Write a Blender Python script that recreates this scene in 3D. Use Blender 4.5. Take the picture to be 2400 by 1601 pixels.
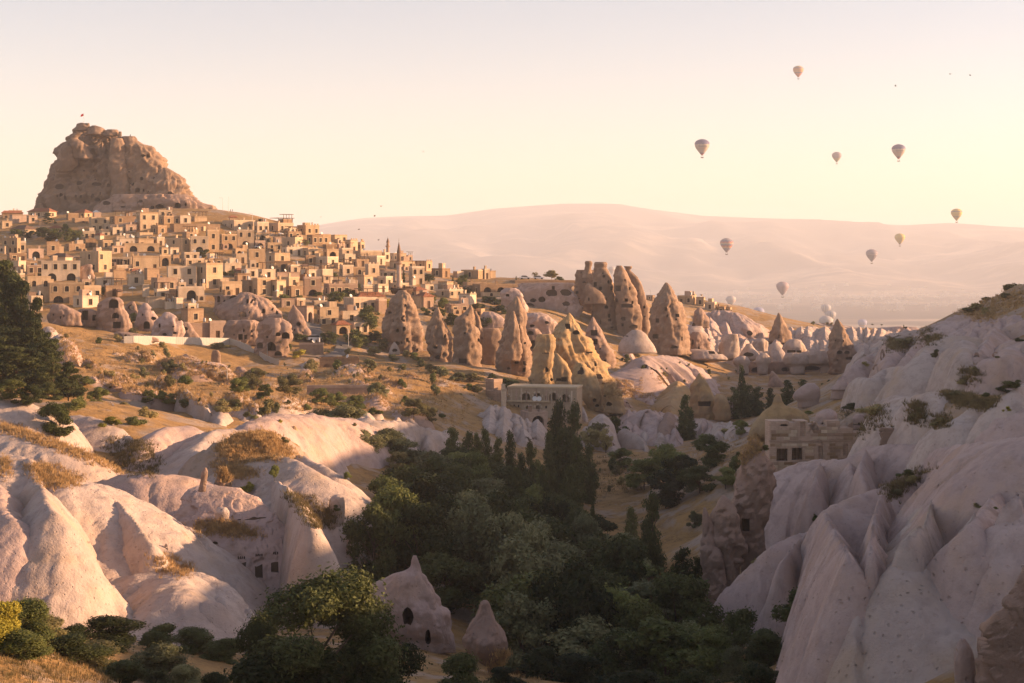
import bpy, bmesh, math, random
import numpy as np
from mathutils import Vector
for o in list(bpy.data.objects): bpy.data.objects.remove(o)
SC = bpy.context.scene
COL = SC.collection
R = math.radians
# ---------------------------------------------------------------- camera
FPX, HX, HY = 3800.0, 1200.0, 620.0          # focal length and horizon, in pixels of a 2400 x 1601 frame
cd = bpy.data.cameras.new('camera'); cam = bpy.data.objects.new('camera', cd); COL.objects.link(cam)
cam.location = (0, 0, 0); cam.rotation_euler = (R(90), 0, 0)
cd.sensor_width = 36.0; cd.lens = FPX / 2400.0 * 36.0
cd.shift_y = -(800.5 - HY) / 2400.0
cd.clip_start = 0.5; cd.clip_end = 80000.0
SC.camera = cam
# ---------------------------------------------------------------- sky, sun, exposure
SUN_AZ, SUN_EL = 86.0, 12.5                   # degrees right of the view direction, above the horizon
w = bpy.data.worlds.new('World'); SC.world = w; w.use_nodes = True
nt = w.node_tree; bg = nt.nodes['Background']
sky = nt.nodes.new('ShaderNodeTexSky'); sky.sky_type = 'NISHITA'; sky.sun_disc = False
sky.sun_elevation = R(SUN_EL); sky.sun_rotation = R(SUN_AZ)
sky.altitude = 1300.0; sky.air_density = 1.0; sky.dust_density = 2.0; sky.ozone_density = 1.0
tn = nt.nodes.new('ShaderNodeMix'); tn.data_type = 'RGBA'; tn.blend_type = 'MULTIPLY'; tn.inputs[0].default_value = 1.0
tn.inputs[7].default_value = (1.20, .95, .87, 1)      # the whole sky a touch rosier
nt.links.new(sky.outputs[0], tn.inputs[6]); nt.links.new(tn.outputs[2], bg.inputs[0]); bg.inputs[1].default_value = 0.086
sd = bpy.data.lights.new('sun', 'SUN'); sun = bpy.data.objects.new('sun', sd); COL.objects.link(sun)
sd.energy = 5.0; sd.angle = R(0.6); sd.color = (1.0, 0.61, 0.34)
SDIR = Vector((math.sin(R(SUN_AZ)) * math.cos(R(SUN_EL)), math.cos(R(SUN_AZ)) * math.cos(R(SUN_EL)), math.sin(R(SUN_EL))))
sun.rotation_euler = (-SDIR).to_track_quat('-Z', 'Y').to_euler()
vs = SC.view_settings
vs.view_transform = 'Standard'; vs.look = 'None'; vs.exposure = 1.45; vs.gamma = 1.0; vs.use_curve_mapping = False
HAZE_D, HAZE_G = 1.05e-4, 0.05
cy = SC.cycles
cy.max_bounces = 5; cy.diffuse_bounces = 2; cy.glossy_bounces = 1; cy.transmission_bounces = 2; cy.volume_bounces = 2
cy.transparent_max_bounces = 4; cy.caustics_reflective = False; cy.caustics_refractive = False
cy.use_adaptive_sampling = True; cy.adaptive_threshold = 0.015; cy.use_denoising = True
# ---------------------------------------------------------------- helpers
VIEW = {'P': (0, 0, 1), 'A': (0, 480, 3.918), 'B': (500, 480, 3.918), 'C': (850, 580, 3.918), 'D': (1250, 580, 3.918), 'E': (1650, 640, 3.1347),
        'F': (0, 600, 3.918), 'G': (0, 950, 2.408), 'H': (350, 1050, 2.845), 'I': (800, 850, 2.851), 'J': (800, 1150, 2.612),
        'K': (1600, 900, 2.236), 'S': (500, 880, 3.918), 'T': (1300, 850, 3.918), 'U': (1950, 640, 4.356), 'W': (1900, 1180, 3.724), 'Z': (0, 240, 3.918)}
def vw(v, x, y):
    a, b, s = VIEW[v]; return a + x / s, b + y / s
def at(px, py, Y):                              # a point seen at pixel (px, py), Y metres ahead of the camera
    return np.array([(px - HX) / FPX * Y, Y, (HY - py) / FPX * Y])
def _h(ix, iy, iz, seed):
    with np.errstate(over='ignore'):
        n = ix.astype(np.uint32) * np.uint32(374761393) + iy.astype(np.uint32) * np.uint32(668265263) + iz.astype(np.uint32) * np.uint32(2246822519) + np.uint32((seed * 3266489917) & 0xffffffff)
        n = (n ^ (n >> np.uint32(13))) * np.uint32(1274126177)
        n = (n ^ (n >> np.uint32(16))) * np.uint32(2654435761)
        n = n ^ (n >> np.uint32(15))
    return n.astype(np.float64) / 4294967295.0
def noise(P, seed=0):                           # value noise in -1..1
    P = np.asarray(P, float) + 4096.0
    i = np.floor(P).astype(np.int64); f = P - i; f = f * f * f * (f * (f * 6 - 15) + 10)
    x, y, z = i[..., 0], i[..., 1], i[..., 2]; u, v, t = f[..., 0], f[..., 1], f[..., 2]
    r = 0
    for a in (0, 1):
        for b in (0, 1):
            for c in (0, 1):
                r = r + _h(x + a, y + b, z + c, seed) * (u if a else 1 - u) * (v if b else 1 - v) * (t if c else 1 - t)
    return r * 2 - 1
def fbm(P, oc=4, seed=0, gain=.5):
    P = np.asarray(P, float); s = 0; a = 1.0; tot = 0
    for k in range(oc):
        s = s + a * noise(P * (2.03 ** k), seed + k * 17); tot += a; a *= gain
    return s / tot
def worley(P, seed=0):                          # distance to the nearest feature point
    P = np.asarray(P, float) + 2048.0
    i = np.floor(P).astype(np.int64); best = np.full(P.shape[:-1], 9.0)
    for a in (-1, 0, 1):
        for b in (-1, 0, 1):
            for c in (-1, 0, 1):
                x, y, z = i[..., 0] + a, i[..., 1] + b, i[..., 2] + c
                dx = x + _h(x, y, z, seed) - P[..., 0]; dy = y + _h(x, y, z, seed + 1) - P[..., 1]; dz = z + _h(x, y, z, seed + 2) - P[..., 2]
                best = np.minimum(best, dx * dx + dy * dy + dz * dz)
    return np.sqrt(best)
def cellv(P, seed=0):                           # one random value for each block of rock
    P = np.asarray(P, float) + 2048.0; i = np.floor(P).astype(np.int64); best = np.full(P.shape[:-1], 9.0); val = np.zeros(P.shape[:-1])
    for a in (-1, 0, 1):
        for b in (-1, 0, 1):
            for c in (-1, 0, 1):
                x, y, z = i[..., 0] + a, i[..., 1] + b, i[..., 2] + c
                d2 = (x + _h(x, y, z, seed) - P[..., 0]) ** 2 + (y + _h(x, y, z, seed + 1) - P[..., 1]) ** 2 + (z + _h(x, y, z, seed + 2) - P[..., 2]) ** 2
                k = d2 < best; best = np.where(k, d2, best); val = np.where(k, _h(x, y, z, seed + 3), val)
    return val * 2 - 1
def mesh(name, V, F, smooth=True):
    V = np.asarray(V, np.float32); me = bpy.data.meshes.new(name)
    if isinstance(F, np.ndarray):
        k = F.shape[1]; n = len(F)
        me.vertices.add(len(V)); me.vertices.foreach_set('co', V.ravel())
        me.loops.add(n * k); me.loops.foreach_set('vertex_index', F.astype(np.int32).ravel())
        me.polygons.add(n); me.polygons.foreach_set('loop_start', np.arange(0, n * k, k, dtype=np.int32))
        if smooth: me.polygons.foreach_set('use_smooth', np.ones(n, bool))
        me.update(calc_edges=True)
    else:
        me.from_pydata([tuple(map(float, v)) for v in V], [], [tuple(map(int, f)) for f in F])
        if smooth: me.polygons.foreach_set('use_smooth', np.ones(len(me.polygons), bool))
    return me
def link(name, me, mat=None, parent=None, loc=None, rz=0):
    o = bpy.data.objects.new(name, me); COL.objects.link(o)
    if mat is not None and me is not None and not me.materials: me.materials.append(mat)
    if parent is not None: o.parent = parent
    if loc is not None: o.location = loc
    o.rotation_euler[2] = rz
    return o
def tag(o, label, cat, group=None):
    o['label'] = label; o['category'] = cat
    if group: o['group'] = group
    return o
def empty(name, loc=(0, 0, 0), rz=0):
    return link(name, None, None, None, tuple(map(float, loc)), rz)
def grid_faces(nr, nc, wrap=False):
    r = np.arange(nr - 1)[:, None]; c = np.arange(nc if wrap else nc - 1)[None, :]
    a = r * nc + c; b = r * nc + (c + 1) % nc
    return np.stack([a, b, b + nc, a + nc], -1).reshape(-1, 4)
class MB:                                       # collects boxes, prisms and bars into one mesh
    def __init__(s): s.v = []; s.f = []
    def add(s, V, F):
        n = len(s.v); s.v += [tuple(map(float, p)) for p in V]; s.f += [tuple(i + n for i in f) for f in F]
    def box(s, x0, x1, y0, y1, z0, z1):
        s.add([(x0, y0, z0), (x1, y0, z0), (x1, y1, z0), (x0, y1, z0), (x0, y0, z1), (x1, y0, z1), (x1, y1, z1), (x0, y1, z1)],
              [(0, 3, 2, 1), (4, 5, 6, 7), (0, 1, 5, 4), (1, 2, 6, 5), (2, 3, 7, 6), (3, 0, 4, 7)])
    def prism(s, poly, y0, y1):                 # poly in x,z (counter-clockwise seen from -y), extruded along y
        n = len(poly)
        V = [(x, y0, z) for x, z in poly] + [(x, y1, z) for x, z in poly]
        s.add(V, [tuple(range(n)), tuple(range(2 * n - 1, n - 1, -1))] + [(i, n + i, n + (i + 1) % n, (i + 1) % n) for i in range(n)])
    def tube(s, pts, rad, k=8, cap=True):
        pts = [Vector(tuple(map(float, p))) for p in pts]; rings = []
        rad = rad if hasattr(rad, '__len__') else [rad] * len(pts)
        for i, p in enumerate(pts):
            d = (pts[min(i + 1, len(pts) - 1)] - pts[max(i - 1, 0)]).normalized()
            u = d.cross(Vector((0, 1, 0)) if abs(d.y) < .9 else Vector((1, 0, 0))).normalized(); v = d.cross(u)
            rings += [p + (u * math.cos(2 * math.pi * j / k) + v * math.sin(2 * math.pi * j / k)) * rad[i] for j in range(k)]
        n = len(pts)
        F = [(i * k + j, i * k + (j + 1) % k, (i + 1) * k + (j + 1) % k, (i + 1) * k + j) for i in range(n - 1) for j in range(k)]
        if cap: F += [tuple(range(k - 1, -1, -1)), tuple(range((n - 1) * k, n * k))]
        s.add(rings, F)
    def lathe(s, prof, k=12, cx=0, cy=0):       # prof: (radius, z) from bottom to top
        V = [(cx + r * math.cos(2 * math.pi * j / k), cy + r * math.sin(2 * math.pi * j / k), z) for r, z in prof for j in range(k)]
        n = len(prof)
        s.add(V, [(i * k + j, i * k + (j + 1) % k, (i + 1) * k + (j + 1) % k, (i + 1) * k + j) for i in range(n - 1) for j in range(k)]
              + [tuple(range(k - 1, -1, -1)), tuple(range((n - 1) * k, n * k))])
    def mesh(s, name, smooth=False): return mesh(name, s.v, s.f, smooth)
    def build(s, name, mat, parent=None, smooth=False, loc=None): return link(name, s.mesh(name, smooth), mat, parent, loc)
ORD = 'first second third fourth fifth sixth seventh eighth ninth tenth eleventh twelfth thirteenth fourteenth fifteenth sixteenth seventeenth eighteenth nineteenth twentieth'.split()
# ---------------------------------------------------------------- materials
class Nd:
    def __init__(s, name):
        s.m = bpy.data.materials.new(name); s.m.use_nodes = True; s.t = s.m.node_tree; s.b = s.t.nodes['Principled BSDF']
        s.b.inputs['Roughness'].default_value = .95
        s.b.inputs['Specular IOR Level'].default_value = .15
        s.tc = s.t.nodes.new('ShaderNodeTexCoord'); s.geo = s.t.nodes.new('ShaderNodeNewGeometry')
        s.P = s.geo.outputs['Position']; s.O = s.tc.outputs['Object']
    def nz(s, scale, detail=4, rough=.55, vec=None, dist=0.0, out=0):
        n = s.t.nodes.new('ShaderNodeTexNoise'); n.inputs['Scale'].default_value = scale; n.inputs['Detail'].default_value = detail
        n.inputs['Roughness'].default_value = rough; n.inputs['Distortion'].default_value = dist
        s.t.links.new(s.P if vec is None else vec, n.inputs['Vector']); return n.outputs[out]
    def vo(s, scale, feat='F1', vec=None, out=0):
        n = s.t.nodes.new('ShaderNodeTexVoronoi'); n.feature = feat; n.inputs['Scale'].default_value = scale
        s.t.links.new(s.P if vec is None else vec, n.inputs['Vector']); return n.outputs[out]
    def mapv(s, sc, vec=None):
        n = s.t.nodes.new('ShaderNodeMapping'); n.inputs['Scale'].default_value = sc
        s.t.links.new(s.P if vec is None else vec, n.inputs['Vector']); return n.outputs[0]
    def ramp(s, fac, stops):
        n = s.t.nodes.new('ShaderNodeValToRGB'); e = n.color_ramp.elements
        while len(e) < len(stops): e.new(.5)
        for k, (p, c) in enumerate(stops): e[k].position = p; e[k].color = (*c, 1) if hasattr(c, '__len__') else (c, c, c, 1)
        s.t.links.new(fac, n.inputs[0]); return n.outputs[0]
    def mix(s, a, b, f, mode='MIX'):
        n = s.t.nodes.new('ShaderNodeMix'); n.data_type = 'RGBA'; n.blend_type = mode
        for v, i in ((a, 6), (b, 7), (f, 0)):
            if isinstance(v, tuple): n.inputs[i].default_value = (*v, 1)
            elif isinstance(v, (int, float)): n.inputs[i].default_value = v
            else: s.t.links.new(v, n.inputs[i])
        return n.outputs[2]
    def math(s, op, a, b=None, clamp=False):
        n = s.t.nodes.new('ShaderNodeMath'); n.operation = op; n.use_clamp = clamp
        for k, v in enumerate((a, b)):
            if v is None: continue
            if isinstance(v, (int, float)): n.inputs[k].default_value = v
            else: s.t.links.new(v, n.inputs[k])
        return n.outputs[0]
    def sep(s, vec, i):
        n = s.t.nodes.new('ShaderNodeSeparateXYZ'); s.t.links.new(vec, n.inputs[0]); return n.outputs[i]
    def rnd(s):
        n = s.t.nodes.new('ShaderNodeObjectInfo'); return n.outputs['Random']
    def attr(s, name):
        n = s.t.nodes.new('ShaderNodeAttribute'); n.attribute_name = name; return n.outputs['Fac']
    def col(s, c):
        if isinstance(c, tuple): s.b.inputs['Base Color'].default_value = (*c, 1)
        else: s.t.links.new(c, s.b.inputs['Base Color'])
        return s
    def bump(s, h, dist=.1, st=1.0):
        n = s.t.nodes.new('ShaderNodeBump'); n.inputs['Distance'].default_value = dist; n.inputs['Strength'].default_value = st
        s.t.links.new(h, n.inputs['Height']); s.t.links.new(n.outputs[0], s.b.inputs['Normal']); return s
def plain(name, c, rough=.8, metal=0.0, var=.0):
    d = Nd(name); d.b.inputs['Roughness'].default_value = rough; d.b.inputs['Metallic'].default_value = metal
    if var: d.col(d.mix(tuple(x * (1 - var) for x in c), tuple(min(1, x * (1 + var)) for x in c), d.nz(1.7, 3)))
    else: d.col(c)
    return d.m
def tuff(name, pale, mid, dark, pit=1.0, grain=1.0, strata=None, cliff=.5):
    d = Nd(name)
    n1 = d.nz(.09, 4, .6); n2 = d.nz(.8, 5, .65); n3 = d.nz(5.0 * grain, 3, .7)
    c = d.mix(pale, mid, d.ramp(n1, [(.38, 0), (.62, 1)]))
    c = d.mix(c, tuple(x * .74 for x in mid), d.math('MULTIPLY', d.ramp(n2, [(.46, 0), (.7, 1)]), .7))
    c = d.mix(c, (pale[0] * .92, pale[1] * .84, pale[2] * .70), d.math('MULTIPLY', d.ramp(d.nz(.22, 3, .6), [(.5, 0), (.68, 1)]), .7))
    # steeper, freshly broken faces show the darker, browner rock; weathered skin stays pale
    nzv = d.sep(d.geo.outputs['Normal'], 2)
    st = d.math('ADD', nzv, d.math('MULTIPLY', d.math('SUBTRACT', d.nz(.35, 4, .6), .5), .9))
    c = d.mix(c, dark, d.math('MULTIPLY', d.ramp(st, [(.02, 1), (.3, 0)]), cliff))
    if strata:
        z = d.mapv((.02, .02, .55)); b = d.nz(1.0, 4, .6, z)
        c = d.mix(c, strata, d.math('MULTIPLY', d.ramp(b, [(.45, 0), (.6, 1)]), .5))
    # lichen and weather streaks running down the rock
    sv = d.mapv((.5, .5, .07)); s2 = d.nz(1.0, 5, .7, sv)
    c = d.mix(c, tuple(x * .62 for x in dark), d.math('MULTIPLY', d.ramp(s2, [(.56, 0), (.74, 1)]), .45))
    vv = d.vo(3.4 * grain, vec=d.mix(d.P, d.nz(1.1, 2, out=1), .35)); pits = d.ramp(vv, [(.02, 0), (.20, 1)])
    c = d.mix(tuple(x * .85 for x in dark), c, d.math('MAXIMUM', pits, d.ramp(d.nz(.5, 4, .7), [(.50, 1), (.66, .35)])))
    d.col(c)
    h = d.math('ADD', d.math('MULTIPLY', n2, .5), d.math('MULTIPLY', n3, .22))
    h = d.math('ADD', h, d.math('MULTIPLY', pits, .25 * pit))
    d.bump(h, .35, .9); return d.m
M = {}
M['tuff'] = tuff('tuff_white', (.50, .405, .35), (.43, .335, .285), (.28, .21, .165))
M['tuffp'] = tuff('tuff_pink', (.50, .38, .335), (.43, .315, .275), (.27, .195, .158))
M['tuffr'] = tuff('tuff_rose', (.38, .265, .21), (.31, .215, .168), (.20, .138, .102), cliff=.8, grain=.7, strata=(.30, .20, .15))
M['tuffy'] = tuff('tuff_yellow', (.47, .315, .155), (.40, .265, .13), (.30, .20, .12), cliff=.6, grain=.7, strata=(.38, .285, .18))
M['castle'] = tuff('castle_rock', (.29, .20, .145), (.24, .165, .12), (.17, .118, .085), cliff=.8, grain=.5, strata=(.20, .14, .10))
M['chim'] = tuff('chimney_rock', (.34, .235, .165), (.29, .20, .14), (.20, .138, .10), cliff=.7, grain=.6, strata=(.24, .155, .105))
M['cave'] = plain('cave_wall', (.10, .072, .055), .95, var=.25)  # darker than the rock around, to put the hollow's shade into its colour
# ---------------------------------------------------------------- terrain
CP = []
def cp(px, py, Y): CP.append(at(px, py, Y))
def cw(x, y, z): CP.append(np.array([x, y, z], float))
for a in [  # left bank, in front
    (0, 1440, 72), (0, 1620, 60), (260, 1620, 72), (150, 1500, 92), (420, 1560, 98), (330, 1640, 80), (560, 1640, 92), (700, 1640, 92), (850, 1650, 98),
    (300, 1505, 126), (540, 1500, 126), (0, 1420, 132), (100, 1480, 118),
    # elephant rock and cone
    (960, 1545, 117), (1090, 1600, 109), (1240, 1590, 112), (850, 1490, 126), (1150, 1640, 104), (700, 1480, 130),
    # valley floor under the trees
    (1200, 1500, 150), (1300, 1400, 190), (1500, 1480, 158), (1350, 1640, 128), (1600, 1290, 215), (1500, 1215, 240), (1440, 1200, 252), (1650, 1560, 135), (1500, 1640, 125),
    (1400, 1150, 275), (1400, 1095, 295), (1250, 1120, 265), (1100, 1180, 220), (1000, 1250, 195), (900, 1350, 165),
    (1600, 1150, 250), (1700, 1100, 240), (1700, 1040, 275),
    # middle left
    (900, 1085, 228), (700, 1100, 205), (860, 1050, 240), (800, 1010, 250), (900, 1000, 262), (1000, 985, 272), (1050, 990, 290), (600, 1040, 205), (500, 1050, 195), (620, 1180, 175), (800, 1180, 185),
    (0, 1020, 182), (120, 1000, 192), (400, 1010, 205), (300, 1100, 180),
    (800, 925, 300), (900, 875, 340), (1000, 905, 330), (960, 950, 305), (1180, 985, 318), (1250, 990, 325), (1120, 930, 335), (700, 930, 300), (700, 980, 265),
    (1000, 855, 410), (1150, 875, 395), (1250, 905, 375), (1400, 955, 365), (1450, 965, 378), (1500, 930, 425), (1320, 940, 360), (880, 850, 400),
    # middle right valley
    (1600, 965, 415), (1650, 900, 470), (1750, 880, 505), (1900, 878, 505), (1700, 1000, 370), (1600, 1025, 340), (1500, 1055, 315), (1450, 870, 455), (1550, 830, 500), (1800, 960, 400), (1650, 850, 540), (1850, 840, 560), (2000, 830, 545),
    # slope and village
    (0, 740, 425), (200, 745, 418), (290, 798, 400), (430, 805, 396), (560, 815, 392), (650, 850, 385), (760, 830, 405), (870, 850, 400), (130, 762, 372), (400, 905, 305), (550, 950, 268), (250, 900, 268), (150, 950, 232), (0, 925, 222), (300, 850, 335), (500, 880, 330), (600, 880, 345),
    (100, 700, 446), (300, 700, 446), (600, 720, 440), (750, 770, 432), (300, 650, 492), (600, 655, 500), (900, 705, 490), (1100, 705, 520), (300, 560, 592), (600, 565, 600), (850, 610, 590), (0, 570, 595), (800, 690, 470),
    (300, 506, 690), (0, 506, 690), (140, 506, 695), (540, 511, 688), (400, 507, 690), (220, 506, 692), (700, 540, 670), (860, 596, 645), (1000, 630, 600), (1150, 658, 565), (1340, 662, 560), (1000, 700, 500), (1200, 720, 500), (1300, 740, 500), (1200, 790, 450), (1050, 780, 450),
    (1400, 800, 500), (1520, 790, 520), (1500, 700, 600), (1700, 735, 620), (1620, 700, 640), (1740, 750, 680), (1900, 766, 850), (2100, 772, 880), (1750, 790, 690), (1950, 800, 690),
    # right hill
    (2400, 700, 318), (2250, 735, 328), (2120, 800, 332), (2010, 865, 330), (2200, 870, 278), (2400, 800, 258), (2400, 960, 205), (2200, 1010, 212), (2000, 975, 258), (1900, 1105, 190), (2100, 1060, 195), (1760, 1180, 190), (1680, 1440, 145), (2000, 1480, 128), (2300, 1150, 135), (2400, 1080, 118), (2120, 1600, 92), (2400, 1330, 84), (2400, 1640, 66), (2200, 1250, 130), (2050, 1250, 150), (1850, 1250, 165), (2080, 900, 290), (1900, 1000, 260), (1850, 1440, 140)]:
    cp(*a)
for a in [(75, 100, -2), (90, 60, 7), (110, 150, 4), (120, 200, 5), (130, 260, 7), (135, 320, 8), (60, 40, 3), (160, 380, 4), (230, 300, 12), (240, 150, 10), (230, 480, -14), (200, 600, -30), (90, 20, 4), (40, 30, -10), (0, 40, -14), (0, 5, -3.5), (-30, 35, -11), (-60, 50, -10), (-90, 90, -9), (-120, 150, -8), (-150, 230, -8), (-170, 320, -8), (-200, 420, -6), (-280, 600, 12), (-330, 700, 18),  # right hill continues out of view, raised there to shade the valley
          (-330, 900, -2), (-120, 900, 0), (100, 900, -38), (300, 900, -45), (60, 740, -20), (-400, 420, -4), (-70, 730, -6), (-35, 690, -14), (0, 650, -18), (30, 640, -20), (-130, 790, 2), (-20, 780, -30), (-100, 700, 6), (-62, 680, -2), (0, -30, -3.5), (60, -20, -5), (-60, -20, -4), (-45, 130, -27), (-32, 140, -28.5), (-18, 150, -29.5), (-50, 158, -25.5), (-30, 162, -27), (-62, 140, -24), (-20, 170, -27), (-5, 160, -32), (200, 60, 2), (-200, 100, -4), (420, 900, -50), (420, 500, -10), (-420, 900, 0), (420, 100, 10), (-420, 100, 0),
          (0, 1100, -48), (300, 1100, -60), (-300, 1100, -35)]:
    cw(*a)
CP = np.array(CP)
_S = 100.0
def _ker(r2): return np.where(r2 > 1e-12, .5 * r2 * np.log(r2 + 1e-300), 0)
def _tps():
    n = len(CP); X = CP[:, :2] / _S
    d2 = ((X[:, None] - X[None]) ** 2).sum(-1)
    K = _ker(d2) + np.eye(n) * .004
    Pm = np.c_[np.ones(n), X]; A = np.zeros((n + 3, n + 3)); A[:n, :n] = K; A[:n, n:] = Pm; A[n:, :n] = Pm.T
    return np.linalg.solve(A, np.r_[CP[:, 2], 0, 0, 0])
_W = _tps()
def H0(x, y):
    x = np.atleast_1d(np.asarray(x, float)); y = np.atleast_1d(np.asarray(y, float)); out = np.empty(x.shape)
    xf, yf, of = x.ravel(), y.ravel(), out.ravel()
    for k in range(0, len(xf), 20000):
        q = np.c_[xf[k:k + 20000], yf[k:k + 20000]] / _S
        c = CP[:, :2] / _S; d2 = q @ (-2 * c.T); d2 += (q * q).sum(1)[:, None]; d2 += (c * c).sum(1)[None]; np.maximum(d2, 1e-9, out=d2)
        d2 *= np.log(d2.astype(np.float32)); of[k:k + 20000] = .5 * (d2 @ _W[:-3]) + _W[-3] + q @ _W[-2:]
    return of.reshape(x.shape)
def H(x, y):
    x = np.atleast_1d(np.asarray(x, float)); y = np.atleast_1d(np.asarray(y, float))
    z = H0(x, y); P = np.stack([x, y, np.zeros_like(x)], -1)
    a = np.clip(y / 250.0, .25, 1.0) * np.where(y > 480, np.clip(1 - (y - 480) / 200, .35, 1), 1)
    z = z + a * (1.3 * fbm(P / 17.0, 4, 3) + .35 * fbm(P / 3.1, 3, 9))
    z = z + a * 1.5 * np.maximum(0, .45 - np.abs(noise(P / 31.0, 21))) * (noise(P / 60.0, 5) > -.3)
    return z
# the ray march that drops a pixel on the ground uses a table of the same surface
_U = np.linspace(-.62, .95, 480); _Y = np.concatenate([np.linspace(-30, 38, 18)[:-1], np.geomspace(38, 1150, 560)])
_YY, _UU = np.meshgrid(_Y, _U, indexing='ij')
_XX = _UU * (np.abs(_YY) * 1.0 + 40 * np.exp(-np.abs(_YY) / 60) + 10)
_ZZ = H(_XX, _YY)
# beyond the plateau the land drops to the plain
_d = np.clip((_YY - 880) / 270, 0, 1); _ZZ = _ZZ * (1 - _d) + (-155) * _d * _d + _ZZ * (_d - _d * _d)
def hit(px, py, y0=45.0, y1=1100.0):
    Ys = np.geomspace(y0, y1, 900); x = (px - HX) / FPX * Ys; z = (HY - py) / FPX * Ys
    g = H(x, Ys); k = np.nonzero(g >= z)[0]
    return float(Ys[k[0]]) if len(k) else 900.0
def ground(px, py, y0=45.0):
    Y = hit(px, py, y0); return at(px, py, Y)
def crest_pt(px, py, h, y0=60.0):                         # the point seen at a pixel that stands h metres above the ground
    Ys = np.geomspace(y0, 1050, 600); x = (px - HX) / FPX * Ys; z = (HY - py) / FPX * Ys
    k = np.nonzero(z - H0(x, Ys) <= h)[0]
    return at(px, py, float(Ys[k[0]]) if len(k) else 800.0)
def gz(x, y): return float(H(x, y)[0])
# ground: dry golden grass, pale tuff where it is steep or worn
d = Nd('ground_dry')
n1 = d.nz(.035, 5, .6); n2 = d.nz(.35, 5, .65); n3 = d.nz(2.5, 4, .7)
grass = d.mix((.38, .225, .085), (.25, .15, .062), d.ramp(n2, [(.35, 0), (.65, 1)]))
grass = d.mix(grass, (.44, .275, .11), d.math('MULTIPLY', d.ramp(n3, [(.5, 0), (.7, 1)]), .6))
soil = d.mix((.40, .31, .24), (.31, .23, .175), n2)
steep = d.math('ADD', d.sep(d.geo.outputs['Normal'], 2), d.math('MULTIPLY', d.math('SUBTRACT', d.nz(.16, 5, .6), .5), .8))
c = d.mix(soil, grass, d.ramp(steep, [(.70, 0), (.90, 1)]))
c = d.mix(c, soil, d.math('MULTIPLY', d.attr('pale'), d.ramp(d.nz(.2, 4, .6), [(.36, 1), (.52, 0)])))
c = d.mix(c, soil, d.math('MULTIPLY', d.ramp(d.nz(.11, 4, .7), [(.53, 0), (.60, 1)]), .85))
c = d.mix(c, (.085, .07, .04), d.math('MULTIPLY', d.ramp(d.nz(.7, 5, .75), [(.54, 0), (.66, 1)]), .42))
d.col(c); d.bump(d.math('ADD', d.math('MULTIPLY', n2, .6), d.math('MULTIPLY', n3, .3)), .5, .9); M['ground'] = d.m
g = link('terrain', mesh('terrain', np.stack([_XX, _YY, _ZZ], -1).reshape(-1, 3), grid_faces(len(_Y), len(_U))), M['ground'])
pa = np.clip((_XX - 14 - .03 * _YY) / 14, 0, 1) * np.clip((420 - _YY) / 60, 0, 1); pa = np.maximum(pa, np.clip((470 - np.hypot(_XX - 110, _YY - 560) * 2) / 200, 0, 1) * .8)
pa = np.maximum(pa, np.clip((-2 - _XX) / 8, 0, 1) * np.clip((_YY - 115) / 12, 0, 1) * np.clip((215 - _YY) / 15, 0, 1))
pa = np.maximum(pa, .9 * np.exp(-((_XX + 17) / 22) ** 2 - ((_YY - 256) / 16) ** 2)); pa = np.maximum(pa, .8 * np.exp(-((_XX - 35) / 30) ** 2 - ((_YY - 350) / 40) ** 2))
at_ = g.data.attributes.new('pale', 'FLOAT', 'POINT'); at_.data.foreach_set('value', pa.ravel().astype(np.float32))
g['kind'] = 'structure'; g['label'] = 'dry golden hillside and valley ground'
# the far plain and the mountain beyond it
d = Nd('far_land')
fv = d.mapv((.0012, .0028, .002)); f1 = d.nz(1.0, 6, .6, fv); f2 = d.nz(.004, 5, .65)
c = d.mix((.13, .11, .10), (.07, .064, .062), d.ramp(f1, [(.4, 0), (.6, 1)]))  # dark patches and pale ones below imitate light and shade on mountain folds
c = d.mix(c, (.46, .36, .27), d.math('MULTIPLY', d.ramp(d.nz(1.0, 6, .65, d.mapv((.0011, .0026, .003))), [(.52, 0), (.66, 1)]), .7))
c = d.mix(c, (.10, .09, .06), d.math('MULTIPLY', d.ramp(f2, [(.56, 0), (.66, 1)]), .6)); d.col(c); M['far'] = d.m
def crest(px):
    k = [(-1500, 560), (-400, 560), (300, 560), (740, 530), (850, 512), (950, 507), (1050, 505), (1150, 490), (1250, 482), (1330, 477), (1450, 478), (1520, 490), (1650, 506), (1800, 512), (1900, 514), (2030, 524), (2120, 528), (2230, 522), (2330, 530), (2450, 536), (3000, 545), (4500, 560)]
    return np.interp(px, [a for a, b in k], [b for a, b in k])
yy = np.concatenate([np.linspace(1090, 4000, 50)[:-1], np.linspace(4000, 8200, 60)[:-1], np.linspace(8200, 13000, 150)[:-1], np.linspace(13000, 22000, 20)])
uu = np.linspace(-.85, 1.15, 330)
Yg, Ug = np.meshgrid(yy, uu, indexing='ij'); Xg = Ug * Yg
P = np.stack([Xg, Yg, 0 * Xg], -1)
base = -150 - 10 * fbm(P / 900.0, 3, 4)
base = np.where(Yg < 2200, base - 6 + 30 * np.clip(fbm(P / 500.0, 4, 8), 0, 1), base)
ct = (HY - crest(HX + Ug * FPX)) / FPX * 13000.0
t = np.clip((Yg - 8200) / 4800.0, 0, 1); ridge = 1 - np.abs(fbm(P / np.array([1100.0, 2600.0, 1]), 5, 31)) * 2
zz = base + (ct - base) * (t ** 1.25) + ridge * 130 * np.sin(np.pi * t) ** .8 + 70 * np.sin(np.pi * t) * fbm(P / 500, 4, 77)
back = np.clip((Yg - 13000) / 5000.0, 0, 1); zz = np.where(Yg > 13000, ct - 700 * back, zz)
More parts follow.
